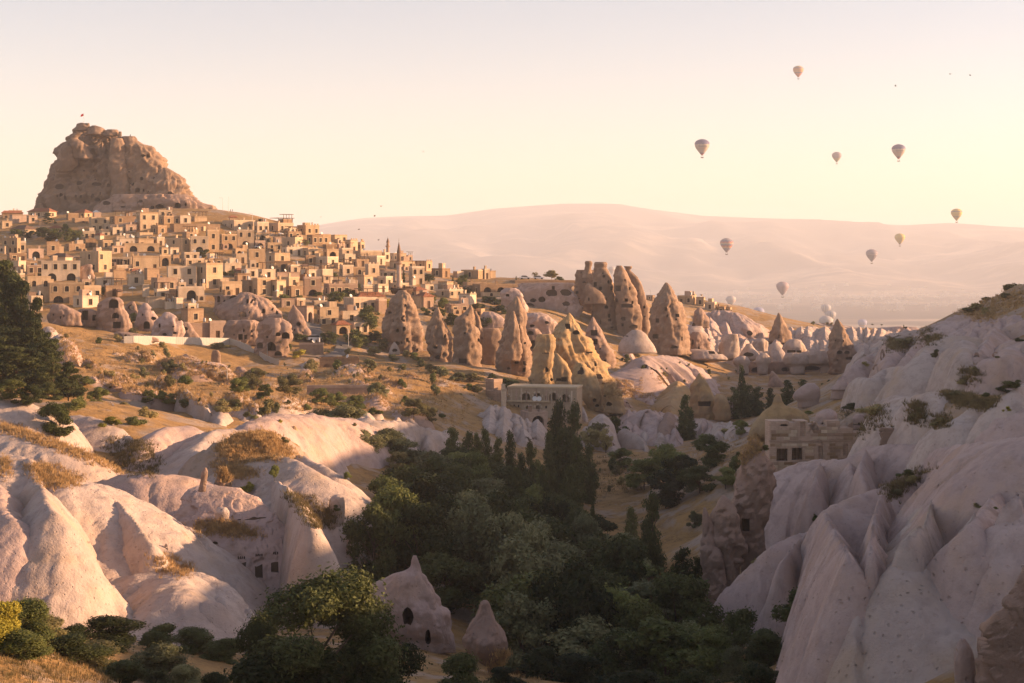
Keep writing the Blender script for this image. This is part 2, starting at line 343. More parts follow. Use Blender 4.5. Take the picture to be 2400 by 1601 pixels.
far = link('far_plain_and_mountains', mesh('far_land', np.stack([Xg, Yg, zz], -1).reshape(-1, 3), grid_faces(len(yy), len(uu))), M['far'])
far.name = 'mountains'; far['kind'] = 'structure'; far['label'] = 'hazy far plain rising to a long mountain'

# the far town on the plain, a scatter of houses nobody could count
rs = random.Random(3); mb = MB()
for k in range(260):
    Y = rs.uniform(5200, 8600); px = rs.gauss(2000, 190) if k % 3 else rs.uniform(1500, 2400); x = (px - HX) / FPX * Y; j = int(np.argmin(np.abs(yy - Y))); z = float(np.interp(x, Xg[j], zz[j])); s = rs.uniform(5, 11)
    mb.box(x - s, x + s, Y - s, Y + s, z - 6, z + s * rs.uniform(.7, 1.6))
ft = mb.build('distant_town', plain('far_walls', (.62, .52, .42), .8)); ft['kind'] = 'stuff'; ft['label'] = 'scatter of tiny pale houses on the hazy plain'
# ---------------------------------------------------------------- rocks: lofted from stations, roughened, with cut caves
from mathutils.bvhtree import BVHTree
BV = []                                          # (vertices, faces) of everything things can stand on
CUT = []                                         # (object, cutter mesh, cave count)
def cubic(A, n):                                 # Catmull-Rom through the stations
    A = np.asarray(A, float); m = len(A)
    B = np.vstack([2 * A[0] - A[1], A, 2 * A[-1] - A[-2]])
    seg = np.sqrt(((A[1:, :4] - A[:-1, :4]) ** 2).sum(1)) ** .8; s = np.r_[0, np.cumsum(seg)]; s /= s[-1]
    q = np.linspace(0, 1, n); k = np.clip(np.searchsorted(s, q, side='right') - 1, 0, m - 2)
    t = ((q - s[k]) / (s[k + 1] - s[k]))[:, None]
    p0, p1, p2, p3 = B[k], B[k + 1], B[k + 2], B[k + 3]
    # limit the tangents so that widths never overshoot
    m1 = np.where((p2 - p1) * (p1 - p0) > 0, (p2 - p0) / 2, (p2 - p1) * .25); m2 = np.where((p3 - p2) * (p2 - p1) > 0, (p3 - p1) / 2, (p2 - p1) * .25)
    t2, t3 = t * t, t * t * t
    return (2 * t3 - 3 * t2 + 1) * p1 + (t3 - 2 * t2 + t) * m1 + (-2 * t3 + 3 * t2) * p2 + (t3 - t2) * m2
def loft(v, Y, rows, n=(0, -1, 0), bulge=.8, a=2.0, b=.5, back=.8, skew=0.0, tilt=0.0, amp=.25, ls=4.0, fl=0.0, fs=2.0, blk=0.0, bs=4.0, seed=1, sp=5.0, cap=1, lip=0.0, rough=0.0, bil=0.0, bls=3.0, crg=0.0, cs=4.0):
    st = []
    for r in rows:
        if len(r) == 3: y, xl, xr = r; q = (xl, y, xr, y)
        else: q = r
        (x0, y0), (x1, y1) = vw(v, q[0], q[1]), vw(v, q[2], q[3])
        st.append((x0, y0, x1, y1))
    st = np.array(st)
    mid = (st[:, :2] + st[:, 2:]) / 2; ln = np.sqrt(((mid[1:] - mid[:-1]) ** 2).sum(1)).sum()
    wd = np.sqrt(((st[:, :2] - st[:, 2:]) ** 2).sum(1)).max()
    nr = int(np.clip(ln / sp, 14, 170)); nf = int(np.clip(wd / sp, 16, 150)); nb = max(8, nf // 3)
    S = cubic(st, nr)
    u = np.linspace(1, 0, nr); Yr = Y + tilt * u
    def un(px, py): return np.stack([(px - HX) / FPX * Yr, Yr, (HY - py) / FPX * Yr], -1)
    L, Rr = un(S[:, 0], S[:, 1]), un(S[:, 2], S[:, 3])
    C = (L + Rr) / 2; hv = (Rr - L) / 2; hl = np.linalg.norm(hv, axis=1)
    n = np.array(n, float); n /= np.linalg.norm(n)
    s = -np.cos(np.linspace(0, np.pi, nf)); s = .5 * s + .5 * np.linspace(-1, 1, nf)
    t = np.where(s > skew, (s - skew) / (1 - skew), (s - skew) / (1 + skew))
    pf = np.clip(1 - np.abs(t) ** a, 0, 1) ** b
    sb = np.linspace(1, -1, nb + 2)[1:-1]; pb = -np.sqrt(np.clip(1 - sb ** 2, 0, 1)) * back / max(bulge, 1e-3)
    ss = np.r_[s, sb]; pp = np.r_[pf, pb] * bulge
    V = C[:, None, :] + ss[None, :, None] * hv[:, None, :] + (pp[None, :] * hl[:, None])[..., None] * n
    D = V - (C[:, None, :] - n * 0.25 * hl[:, None, None] * 0); rad = np.linalg.norm(D, axis=-1, keepdims=True); D = D / np.maximum(rad, 1e-6)
    VB = np.array([bls * .8, bls * .8, bls * 2.6]); off = amp * fbm(V / ls, 4, seed)
    if fl:                                       # folds that run down the rock and widen towards its foot
        th = np.arctan2(pp[None, :] / max(bulge, 1e-3), ss[None, :]) + 0 * hl[:, None]
        q = np.stack([np.cos(th) * fs, np.sin(th) * fs, V[..., 2] / 16.0 + seed], -1) + .12 * fbm(V / 5.0, 2, seed + 3)[..., None]
        off = off + fl * hl[:, None] * ((np.abs(noise(q, seed + 50)) - .3) + .45 * (np.abs(noise(q * 2.3, seed + 51)) - .3))
    if bil: off = off + bil * ((np.abs(noise(V / VB, seed + 80)) - .3) + .5 * (np.abs(noise(V / VB * 2.1, seed + 81)) - .3) + .3 * (np.abs(noise(V / VB * 4.3, seed + 82)) - .3)) * 1.6
    if blk:
        q = V / bs + .5 * np.stack([fbm(V / bs, 2, seed + 5), fbm(V / bs, 2, seed + 6), fbm(V / bs, 2, seed + 7)], -1)
        off = off + blk * (.55 - worley(q * np.array([1, 1, .75]), seed + 9)) * 1.5
    if crg:                                       # blocks and ledges broken along joints
        wq = V + 1.1 * np.stack([fbm(V / cs, 2, seed + 61), fbm(V / cs, 2, seed + 62), fbm(V / cs, 2, seed + 63)], -1)
        off = off + crg * (.65 * cellv(wq / np.array([cs, cs, cs * 1.7]), seed + 64) + .4 * cellv(wq / np.array([cs, cs, cs * 1.5]) * 2.2, seed + 65))
    if lip: off = off + lip * fbm(V / np.array([9, 9, .9]), 3, seed + 30)
    if rough: off = off + rough * fbm(V / (ls * .22), 3, seed + 70)
    off = off * np.clip(rad[..., 0] / (2.5 * (amp + blk + bil) + .05), .1, 1)
    V = V + D * off[..., None]
    if cap: pass
    ring = nf + nb; F = grid_faces(nr, ring, True)[:, ::-1]
    V = V.reshape(-1, 3); top = V[:ring].mean(0); bot = V[-ring:].mean(0)
    V = np.vstack([V, top, bot]); i = np.arange(ring); j = (i + 1) % ring
    tt = np.stack([i, j, j * 0 + len(V) - 2], -1); bb = np.stack([(nr - 1) * ring + j, (nr - 1) * ring + i, i * 0 + len(V) - 1], -1)
    T = np.vstack([F[:, [0, 1, 2]], F[:, [0, 2, 3]], tt, bb])
    return V, T
def sweep(v, pts, w=5.0, wf=None, p=1.6, seed=1, amp=.25, ls=3.5, bil=.12, bls=1.3, wob=.22, extra=2.5, sp=None, fold=0.0, y0=60.0, rill=.55):
    # a ridge: its crest follows pts (x, y, height above the ground), its flanks fall away on both sides
    C = np.array([crest_pt(*vw(v, x, y), h, y0) for x, y, h in pts]); hh = np.array([q[2] for q in pts], float)
    Yc = np.sort(C[:, 1]); med = Yc[len(Yc) // 2]; lim = 12 + .12 * med
    C4 = np.c_[C, hh]; seg = np.linalg.norm(C[1:] - C[:-1], axis=1); L = seg.sum()
    st = sp or max(.3, med / FPX * 4.5); N = int(np.clip(L / st, 8, 190))
    S = cubic(C4, N); P, hh = S[:, :3], np.maximum(S[:, 3], .2)
    k = np.ones(5) / 5.0
    for _ in range(2):
        for c in range(3):
            q = np.r_[[P[0, c]] * 2, P[:, c], [P[-1, c]] * 2]; P[1:-1, c] = np.convolve(q, k, 'valid')[1:-1]
    T = np.gradient(P[:, :2], axis=0); T /= np.linalg.norm(T, axis=1, keepdims=True) + 1e-9
    Nl = np.stack([-T[:, 1], T[:, 0]], 1)         # left of the direction of travel
    wf = w if wf is None else wf                  # wf: the flank that faces the camera
    wl = np.where(Nl[:, 1] < 0, wf, w); wr = np.where(Nl[:, 1] < 0, w, wf)
    tp = np.clip(hh / hh.max(), .15, 1) ** .85; wl = wl * tp; wr = wr * tp   # a lower crest is a narrower ridge
    qq = np.stack([P[:, 0], P[:, 1], P[:, 2] * 0], -1)
    wl = wl * (1 + wob * noise(qq / 4.0, seed)); wr = wr * (1 + wob * noise(qq / 4.0, seed + 1))
    if fold: wl = wl * (1 + fold * (np.abs(noise(qq / 2.2, seed + 2)) - .3)); wr = wr * (1 + fold * (np.abs(noise(qq / 2.2, seed + 3)) - .3))
    if med < 250:                                 # near ridges: a fine heightfield patch, free of folds
        g_ = max(.24, med / FPX * 6.5); R_ = max(wl.max(), wr.max()) * ((hh.max() + extra) / hh.max()) ** (1 / p)
        xs = np.arange(P[:, 0].min() - R_, P[:, 0].max() + R_, g_); ys = np.arange(P[:, 1].min() - R_, P[:, 1].max() + R_, g_)
        gx, gy = np.meshgrid(xs, ys); q = np.stack([gx.ravel(), gy.ravel()], -1); best = np.full(len(q), -1e9); br = np.full(len(q), 99.0); bh = np.ones(len(q)); rmin = np.full(len(q), 99.0); sl = np.zeros(len(q)); arc_ = np.r_[0, np.cumsum(np.linalg.norm(P[1:] - P[:-1], axis=1))]
        for j in range(N):
            dv = q - P[j, :2]; dd = np.sqrt((dv * dv).sum(1)); c = (dv @ Nl[j]) / (dd + 1e-6)
            rj = dd / (wl[j] * (1 + c) / 2 + wr[j] * (1 - c) / 2); val = P[j, 2] - hh[j] * rj ** p
            k = val > best; best[k] = val[k]; br[k] = rj[k]; bh[k] = hh[j]; sl[k] = arc_[j] + 7 * np.sign(c[k]); rmin = np.minimum(rmin, rj)
        G = H0(q[:, 0], q[:, 1]); b = np.clip(rmin, 0, 1) ** 1.5; Z = best * (1 - b) + (G + bh * (1 - br ** p)) * b
        V = np.c_[q, Z]; V3 = V / ls
        off = amp * fbm(V3, 3, seed + 4) + bil * 1.6 * ((np.abs(noise(V / bls, seed + 5)) - .3) + .5 * (np.abs(noise(V / bls * 2.2, seed + 6)) - .3))
        rq = np.stack([sl / 1.5 + .35 * fbm(V / 2.5, 2, seed + 8), rmin * .25, 0 * sl], -1)
        off = off + rill * np.clip(rmin * 2.2 - .25, 0, 1) * np.clip(1.6 - rmin, 0, 1) * ((np.abs(noise(rq, seed + 9)) - .35) + .5 * (np.abs(noise(rq * np.array([2.7, 1, 1]), seed + 10)) - .35))
        V[:, 2] += off; ny, nx = gx.shape
        keep = (V[:, 2] > G - 2.2).reshape(ny, nx); F = grid_faces(ny, nx); F = F[keep.ravel()[F].any(1)]
        us = np.unique(F); rm = np.full(len(V), -1); rm[us] = np.arange(len(us)); V = V[us]; F = rm[F]
        return V, np.vstack([F[:, [0, 1, 2]], F[:, [0, 2, 3]]])
    M_ = 9; aa = np.linspace(0, np.pi, M_ + 2)[1:-1]
    def arc(i, sgn):                              # the rounded end of the ridge
        e = T[i] * sgn; a0 = Nl[i] if sgn > 0 else -Nl[i]; w0, w1 = (wl[i], wr[i]) if sgn > 0 else (wr[i], wl[i])
        d = np.cos(aa)[:, None] * a0 + np.sin(aa)[:, None] * e
        ww = w0 * (1 + np.cos(aa)) / 2 + w1 * (1 - np.cos(aa)) / 2
        return d, ww, np.repeat(i, M_)
    dl = (Nl, wl, np.arange(N)); d1 = arc(N - 1, 1); dr = (-Nl[::-1], wr[::-1], np.arange(N)[::-1]); d0 = arc(0, -1)
    D = np.vstack([dl[0], d1[0], dr[0], d0[0]]); Wd = np.r_[dl[1], d1[1], dr[1], d0[1]]; I = np.r_[dl[2], d1[2], dr[2], d0[2]]
    hb = hh + extra; dmax = (hb / hh) ** (1 / p)
    K = int(np.clip(np.median(Wd * dmax[I]) / st, 10, 46)); u = np.linspace(0, 1, K + 1)
    rel = u[:, None] * dmax[I][None]              # distance in half-widths
    XY = P[I][None, :, :2] + D[None] * (rel * Wd[None])[..., None]
    q = XY.reshape(-1, 2); j0 = np.arange(0, N, max(1, N // 60)); best = np.full(len(q), 1e9); bj = np.zeros(len(q), int)
    for j in j0:                                  # where the offset lines of a bend cross, the higher flank wins
        dv = q - P[j, :2]; dd = np.linalg.norm(dv, axis=1); c = dv @ Nl[j] / (dd + 1e-6)
        rj = dd / (wl[j] * (1 + c) / 2 + wr[j] * (1 - c) / 2)
        val = -(P[j, 2] - hh[j] * rj ** p); k = val < best; best[k] = val[k]; bj[k] = j
    Zt = -best.reshape(rel.shape); Z = P[I][None, :, 2] - hh[I][None] * rel ** p
    fold_ = np.clip((Zt - Z - .25) / .5, 0, 1) * (rel > .15); Z = Z * (1 - fold_) + (Zt - .35) * fold_
    G = H0(XY[..., 0], XY[..., 1]); b = np.clip(rel, 0, 1) ** 1.5      # the flanks settle onto the ground they meet
    Z = Z * (1 - b) + (G + hh[I][None] * (1 - rel ** p)) * b
    V = np.concatenate([XY, Z[..., None]], -1)
    nrm = np.concatenate([D[None] * np.minimum(rel, 1)[..., None], np.ones_like(Z)[..., None]], -1); nrm /= np.linalg.norm(nrm, axis=-1, keepdims=True)
    off = amp * fbm(V / ls, 3, seed + 4) + bil * 1.6 * ((np.abs(noise(V / bls, seed + 5)) - .3) + .5 * (np.abs(noise(V / bls * 2.2, seed + 6)) - .3))
    V = V + nrm * off[..., None]
    F = grid_faces(K + 1, V.shape[1], True)
    V = V.reshape(-1, 3); return V, np.vstack([F[:, [0, 1, 2]], F[:, [0, 2, 3]]])
def ridge(name, label, v, pts, mat='tuff', cat='tuff ridge', group=None, parent=None, **kw):
    V, T = sweep(v, pts, **kw); o0 = V[:, :].mean(0); o0[2] = V[:, 2].min()
    me = mesh(name, V - o0, T); me.materials.append(M[mat]); o = link(name, me, None, None, tuple(map(float, o0)))
    if parent is not None: o.parent = parent; o.location = tuple(float(a - b) for a, b in zip(o0, parent.location))
    elif label: tag(o, label, cat, group)
    BV.append((V, T)); return o
def rows_ridge(name, label, v, rows, mat, cat, group, seed, **kw):   # a lobe given by its outline becomes a ridge of that outline
    R4 = [(r[1], r[0], r[2], r[0]) if len(r) == 3 else r for r in rows]
    sc = VIEW[v][2]; xs = [(a + c) / 2 for a, b, c, d in R4]; ys = [(b + d) / 2 for a, b, c, d in R4]
    Y = hit(*vw(v, xs[-1], ys[-1])); m = Y / FPX / sc
    ext = (max(b for a, b, c, d in R4) - min(b for a, b, c, d in R4)) * m; wid = max(math.hypot(c - a, d - b) for a, b, c, d in R4) * m
    if wid > 1.7 * ext:
        cr = [(a, b) for a, b, c, d in R4[::-1]][1:] + [(c, d) for a, b, c, d in R4][:-1]; n = len(cr)
        pts = [(x, y, ext * (.95 - .75 * abs(2 * i / (n - 1) - 1) ** 2)) for i, (x, y) in enumerate(cr)]
        return ridge(name, label, v, pts, mat, cat, group, seed=seed, w=ext * .8, wf=ext * 1.5, **kw)
    n = len(xs); pts = [(xs[i], ys[i], max(.35, .78 * ext * (1 - (i / (n - 1)) ** 1.5))) for i in range(n)]
    return ridge(name, label, v, pts, mat, cat, group, seed=seed, w=wid * .62, **kw)
def pleats(v, top, bot, n, h, w_, mat, lab, group, seed):   # a row of narrow eroded ribs running down a bank
    rs = random.Random(seed); tx, ty, bx, by = [p[0] for p in top], [p[1] for p in top], [p[0] for p in bot], [p[1] for p in bot]
    for i in range(n):
        f = (i + .5 + rs.uniform(-.3, .3)) / n; T_ = (np.interp(f, np.linspace(0, 1, len(tx)), tx), np.interp(f, np.linspace(0, 1, len(tx)), ty)); B_ = (np.interp(f, np.linspace(0, 1, len(bx)), bx) + rs.uniform(-15, 15), np.interp(f, np.linspace(0, 1, len(bx)), by) + rs.uniform(-12, 12))
        hh = h * rs.uniform(.6, 1.35); sw = rs.uniform(-18, 18)
        pts = [(T_[0] + (B_[0] - T_[0]) * t + sw * math.sin(3.14 * t), T_[1] + (B_[1] - T_[1]) * t, hh * (.55 + 1.1 * t - 1.45 * t * t)) for t in (0, .2, .45, .7, .92)]
        ridge('tuff_rib', f"{lab}, {ORD[i]} from the left", v, pts, mat, 'tuff rib', group, seed=seed * 31 + i, w=w_ * rs.uniform(.7, 1.4), p=rs.uniform(1.25, 1.6), amp=.3, ls=2.5, bil=.3, bls=1.6, wob=.35)
ARCH = {}
def shape(kind, w, h):
    if kind == 'r': return [(-w / 2, -h / 2), (w / 2, -h / 2), (w / 2, h / 2), (-w / 2, h / 2)]
    if kind == 'a':
        r = w / 2; k = 7; y = h / 2 - min(r, h * .55); e = min(r, h * .55)
        return [(-r, -h / 2), (r, -h / 2)] + [(r * math.cos(math.pi * i / k), y + e * math.sin(math.pi * i / k)) for i in range(k + 1)]
    rs = np.random.RandomState(int(abs(w * 977 + h * 131)) % 9999); k = 11
    return [(w / 2 * math.cos(2 * math.pi * i / k) * rs.uniform(.8, 1.08), h / 2 * max(-.8, math.sin(2 * math.pi * i / k)) * rs.uniform(.85, 1.08)) for i in range(k)]
def near(V, px, py, rad=6.0):                    # the distance of a rock's visible skin at a pixel
    f = V[V[:, 1] > 1]; X = HX + f[:, 0] / f[:, 1] * FPX; Z = HY - f[:, 2] / f[:, 1] * FPX
    for r in (rad, rad * 2, rad * 4, rad * 8):
        k = (np.abs(X - px) < r) & (np.abs(Z - py) < r)
        if k.any(): return float(f[k, 1].min())
    return float(f[:, 1].mean())
def cutters(V, v, caves):
    mb = MB(); at_k = []
    for c in caves:
        x, y, w_, h_ = c[:4]; kind = c[4] if len(c) > 4 else 'o'; dep = c[5] if len(c) > 5 else None
        sc = VIEW[v][2]; px, py = vw(v, x, y); Yc = near(V, px, py, max(3, w_ / sc / 2)); m = Yc / FPX
        w_ = w_ / sc * m; h_ = h_ / sc * m
        if dep is None: dep = max(1.5, 1.4 * min(w_, h_))
        pl = shape(kind, w_, h_); o = at(px, py, Yc); n = len(mb.f)
        tmp = MB(); tmp.prism(pl, -1.0 - .25 * w_, dep); yaw = .25 * math.sin(px * 1.7 + py)
        ca, sa = math.cos(yaw), math.sin(yaw)
        mb.add([(o[0] + p[0] * ca - p[1] * sa, o[1] + p[0] * sa + p[1] * ca, o[2] + p[2]) for p in tmp.v], tmp.f)
        at_k += [len(at_k) and at_k[-1] + 1 or 1] * len(tmp.f)
    me = mb.mesh('cutter'); k = me.attributes.new('cav', 'INT', 'FACE'); k.data.foreach_set('value', np.array(at_k, np.int32))
    return me
def rock(name, label, v, Y, rows, mat, parent=None, caves=(), group=None, cat='rock formation', bv=True, **kw):
    if Y is None:
        r = rows[-1]; x, y = ((r[1] + r[2]) / 2, r[0]) if len(r) == 3 else ((r[0] + r[2]) / 2, (r[1] + r[3]) / 2)
        Y = hit(*vw(v, x, y)) + .25 * abs(r[-2 if len(r) == 4 else 2] - r[0 if len(r) == 4 else 1]) / VIEW[v][2] * .03
    V, T = loft(v, Y, rows, **kw)
    me = mesh(name, V, T, smooth=not kw.get('crg')); me.materials.append(M[mat])
    me.attributes.new('cav', 'INT', 'FACE')
    o = link(name, me, None, parent)
    if label and parent is None: tag(o, label, cat, group)
    elif label: o['label'] = label
    if caves: CUT.append((o, cutters(V, v, caves)))
    if bv: BV.append((V, T))
    return o
def carve():                                     # every cave is cut out of its rock, its inside becomes a part of the rock
    tmp = []
    for o, cm in CUT:
        c = bpy.data.objects.new('cutter', cm); COL.objects.link(c); c.parent = o; tmp.append(c)
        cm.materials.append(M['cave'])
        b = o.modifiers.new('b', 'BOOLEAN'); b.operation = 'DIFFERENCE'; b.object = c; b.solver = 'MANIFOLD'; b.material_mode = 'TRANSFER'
    dg = bpy.context.evaluated_depsgraph_get(); res = []
    for o, cm in CUT: res.append(bpy.data.meshes.new_from_object(o.evaluated_get(dg)))
    for (o, cm), me, c in zip(CUT, res, tmp):
        o.modifiers.clear(); bpy.data.objects.remove(c)
        at_ = me.attributes.get('cav'); n = len(me.polygons)
        if o.name.startswith('wall'):
            if n > 6: o.data = me; [me.materials.pop() for _ in range(len(me.materials) - 1)]
            else: print('wall cut failed', o.name, n)
            continue
        if at_ is None or n == 0: print('no cut', o.name, n); continue
        k = np.zeros(n, np.int32); at_.data.foreach_get('value', k)
        if k.max() == 0: print('cut lost', o.name); continue
        old = o.data; rockmat = old.materials[0]
        nv = len(me.vertices); co = np.zeros(nv * 3, np.float32); me.vertices.foreach_get('co', co); co = co.reshape(-1, 3)
        polys = [tuple(p.vertices) for p in me.polygons]
        ids = sorted(set(k.tolist())); depth3 = o.parent is not None and o.parent.parent is not None
        for i in ids:
            sel = [p for p, q in zip(polys, k) if q == i]
            used = sorted({a for p in sel for a in p}); rm = {a: b for b, a in enumerate(used)}
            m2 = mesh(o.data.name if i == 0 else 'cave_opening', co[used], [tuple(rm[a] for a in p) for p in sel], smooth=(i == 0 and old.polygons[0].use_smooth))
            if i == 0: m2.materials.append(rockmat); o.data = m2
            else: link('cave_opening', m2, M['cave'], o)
        bpy.data.meshes.remove(me)
# ---------------------------------------------------------------- the castle rock above the village
cas = tag(empty('castle_rock', at(280, 500, 705)), 'huge brown castle rock riddled with caves towering over the village', 'rock castle')
def cpart(name, rows, Y=708, mat='castle', caves=(), v='Z', **kw):
    o = rock(name, None, v, Y, rows, mat, None, caves, **kw); o.parent = cas; o.matrix_parent_inverse = cas.matrix_world.inverted(); o.location = (-cas.location[0], -cas.location[1], -cas.location[2])
    return o
KW = dict(amp=1.4, ls=10.0, blk=1.2, bs=7.0, fl=.10, fs=4.5, rough=.4, bil=1.0, bls=4.0, crg=1.6, cs=3.6)
cpart('rock_face', [(225, 705, 850), (250, 690, 940), (300, 668, 1060), (325, 648, 1140), (350, 640, 1210), (378, 600, 1270), (405, 556, 1330), (440, 545, 1390), (500, 525, 1420), (600, 505, 1480), (680, 462, 1540), (760, 432, 1600), (840, 385, 1660), (900, 372, 1700), (960, 358, 1740), (1030, 340, 1780), (1090, 330, 1800)], bulge=.45, back=.6, seed=3, sp=3.2,
      caves=[(845, 620, 30, 40), (882, 630, 20, 20), (770, 628, 14, 14), (880, 750, 88, 42), (865, 708, 14, 16), (725, 740, 55, 45), (545, 775, 90, 55, 'o', 2.5), (640, 740, 40, 30), (550, 850, 40, 38), (525, 860, 20, 26), (597, 875, 22, 36, 'r'), (742, 862, 15, 26, 'a'), (695, 860, 16, 26, 'a', .8), (850, 855, 26, 36, 'r', .8), (917, 835, 12, 24, 'r'), (895, 893, 54, 34), (778, 915, 36, 26), (985, 760, 45, 30, 'r', .9)], **KW)
cpart('buttress', [(330, 1030, 1120), (400, 1010, 1140), (500, 1000, 1155), (620, 1010, 1175), (740, 1020, 1200), (830, 1020, 1220), (900, 1010, 1235)], Y=694, bulge=.7, seed=5, sp=3.2, mat='chim', **KW)
cpart('right_shoulder', [(312, 1120, 1240), (345, 1115, 1265), (385, 1110, 1330), (410, 1112, 1410), (450, 1120, 1430), (520, 1130, 1475), (580, 1140, 1520), (680, 1130, 1540), (760, 1130, 1560), (860, 1120, 1580), (960, 1110, 1600)], Y=697, bulge=.55, seed=8, sp=3.2, mat='chim',
      caves=[(1310, 490, 42, 28), (1360, 492, 32, 30, 'r'), (1300, 700, 32, 36), (1220, 750, 20, 30, 'a'), (1258, 806, 38, 44, 'a'), (1318, 808, 15, 28, 'a'), (1362, 820, 14, 20), (1185, 825, 26, 48, 'r'), (1185, 640, 12, 16), (1145, 625, 10, 20), (1215, 630, 10, 14)], **KW)
cpart('boulder_slope', [(600, 1470, 1535), (650, 1440, 1610), (700, 1400, 1665), (760, 1380, 1715), (820, 1370, 1750), (880, 1360, 1800), (960, 1340, 1860)], Y=694, bulge=.6, seed=12, sp=3.2, mat='chim', amp=1.0, ls=5, blk=2.0, bs=4.0, bil=1.0, bls=4.0, crg=2.0, cs=4.0, caves=[(1400, 690, 36, 30), (1560, 835, 95, 45, 'o', 2)])
cpart('cave_terrace', [(845, 1080, 1700), (880, 980, 1790), (920, 930, 1850), (950, 900, 1960), (985, 880, 1990), (1015, 860, 2045), (1060, 840, 2090)], Y=684, bulge=.2, seed=15, sp=3.2, mat='tuffr', amp=.8, ls=5, blk=1.0, bs=5, bil=.9, bls=4.0, crg=1.2, cs=4.0,
      caves=[(975, 925, 78, 45), (1270, 908, 75, 32), (1395, 965, 48, 38), (1465, 962, 88, 52), (1635, 950, 66, 58), (1590, 966, 20, 34), (1985, 1006, 46, 30), (1900, 992, 60, 36), (1130, 960, 50, 20)])
cpart('cave_canopy', [(885, 1330, 1720), (905, 1312, 1790), (940, 1310, 1815), (985, 1312, 1800)], Y=678, bulge=.16, seed=16, sp=3.2, mat='tuffr', amp=.5, ls=4, blk=1.0, bs=4, bil=.8, bls=3.0, caves=[(1395, 965, 46, 40), (1468, 960, 88, 56), (1632, 950, 66, 62), (1575, 965, 22, 34), (1705, 940, 20, 40)])
for k, (rows, Y) in enumerate([([(188, 735, 770), (200, 715, 800), (225, 708, 820), (262, 692, 830)], 700), ([(192, 780, 824), (206, 790, 826), (232, 760, 830)], 699), ([(212, 848, 880), (232, 820, 935), (262, 800, 955), (300, 790, 960)], 699), ([(250, 985, 1075), (270, 960, 1085), (310, 930, 1090)], 699), ([(268, 1092, 1115), (290, 1085, 1118), (330, 1075, 1120)], 697),
                            ([(690, 455, 500), (780, 430, 480), (870, 372, 440), (930, 360, 440), (1000, 352, 450)], 700), ([(925, 356, 390), (960, 352, 400), (1000, 350, 420)], 697), ([(370, 590, 650), (430, 545, 690), (560, 530, 700), (640, 520, 650)], 694), ([(280, 690, 760), (330, 642, 720), (400, 660, 800), (520, 690, 850)], 693)]):
    cpart('rock_block', rows, Y=Y, seed=30 + k, sp=3.0, bulge=.8, amp=.8, ls=4, blk=1.2, bs=4, bil=.8, bls=3.5, crg=1.4, cs=3.5)
# flag pole with its red flag on the summit
fl = tag(empty('flag', at(196, 290, 699)), 'small red flag on a thin pole at the top of the castle rock', 'flag')
mb = MB(); mb.tube([(0, 0, -1), (0, 0, 4.6)], .06, 6); mb.build('pole', plain('flag_pole', (.6, .6, .6), .5), fl)
mb = MB(); q = [(-1.3 * i / 6, .22 * math.sin(i * 1.3), 4.5 - .12 * i) for i in range(7)]
V = [(x, y, z) for x, y, z in q] + [(x, y, z - 1.15 + .04 * i) for i, (x, y, z) in enumerate(q)] + [(x, y + .03, z) for x, y, z in q] + [(x, y + .03, z - 1.15 + .04 * i) for i, (x, y, z) in enumerate(q)]
F = [(i, i + 1, i + 8, i + 7) for i in range(6)] + [(i + 14, i + 21, i + 22, i + 15) for i in range(6)]
mb.add(V, F); mb.build('cloth', plain('flag_red', (.62, .03, .025), .7), fl)
# ---------------------------------------------------------------- fairy chimneys and rock walls in front of the village
CH = dict(amp=.6, ls=4.5, fl=.26, fs=2.2, blk=.3, bs=3.2, rough=.18, bil=.5, bls=2.2, crg=.55, cs=2.0, sp=3.2, bulge=.9, back=.9, cat='fairy chimney', group='fairy chimneys')
rock('fairy_chimney', 'broad grey fairy chimney capped with a dark thatch ring below the minaret', 'C', 425, [(392, 330, 395), (420, 300, 425), (470, 268, 455), (540, 240, 492), (620, 215, 522), (700, 193, 545), (780, 182, 558), (860, 205, 562), (940, 230, 566), (1010, 235, 560), (1060, 240, 560)], 'chim',
     caves=[(380, 750, 36, 46), (322, 765, 28, 40), (405, 850, 24, 40, 'a'), (255, 600, 30, 26), (278, 675, 15, 26), (312, 884, 46, 42), (358, 875, 15, 30), (497, 940, 20, 25, 'a'), (400, 655, 120, 80, 'o', 1.2), (395, 535, 26, 30)], seed=41, skew=.2, **CH)
rock('fairy_chimney', 'slim rounded fairy chimney right beside the broad capped one', 'C', 412, [(548, 676, 698), (575, 660, 712), (640, 640, 738), (720, 612, 768), (800, 588, 798), (880, 584, 826), (950, 588, 838), (1020, 598, 838), (1090, 612, 830)], 'chim',
     caves=[(665, 920, 44, 30), (695, 1010, 46, 46), (755, 815, 24, 40), (815, 1060, 20, 40), (615, 985, 18, 40)], seed=43, **CH)
rock('fairy_chimney', 'blunt yellow-flanked chimney with a square doorway near its foot', 'C', 405, [(528, 984, 996), (562, 968, 1012), (620, 905, 1030), (655, 852, 1038), (720, 845, 1055), (800, 842, 1076), (900, 836, 1082), (1000, 840, 1074), (1110, 846, 1076)], 'chim',
     caves=[(965, 622, 15, 13), (938, 788, 18, 17, 'r'), (922, 1045, 68, 46, 'r'), (1065, 850, 20, 40)], seed=47, **CH)
rock('fairy_chimney', 'low leaning chimney pressed against the blunt yellow-flanked one', 'C', 412, [(585, 1015, 1045), (650, 1030, 1075), (730, 1040, 1098), (800, 1050, 1122), (870, 1055, 1122), (930, 1060, 1105)], 'chim', caves=[(1098, 835, 22, 24)], seed=48, **CH)
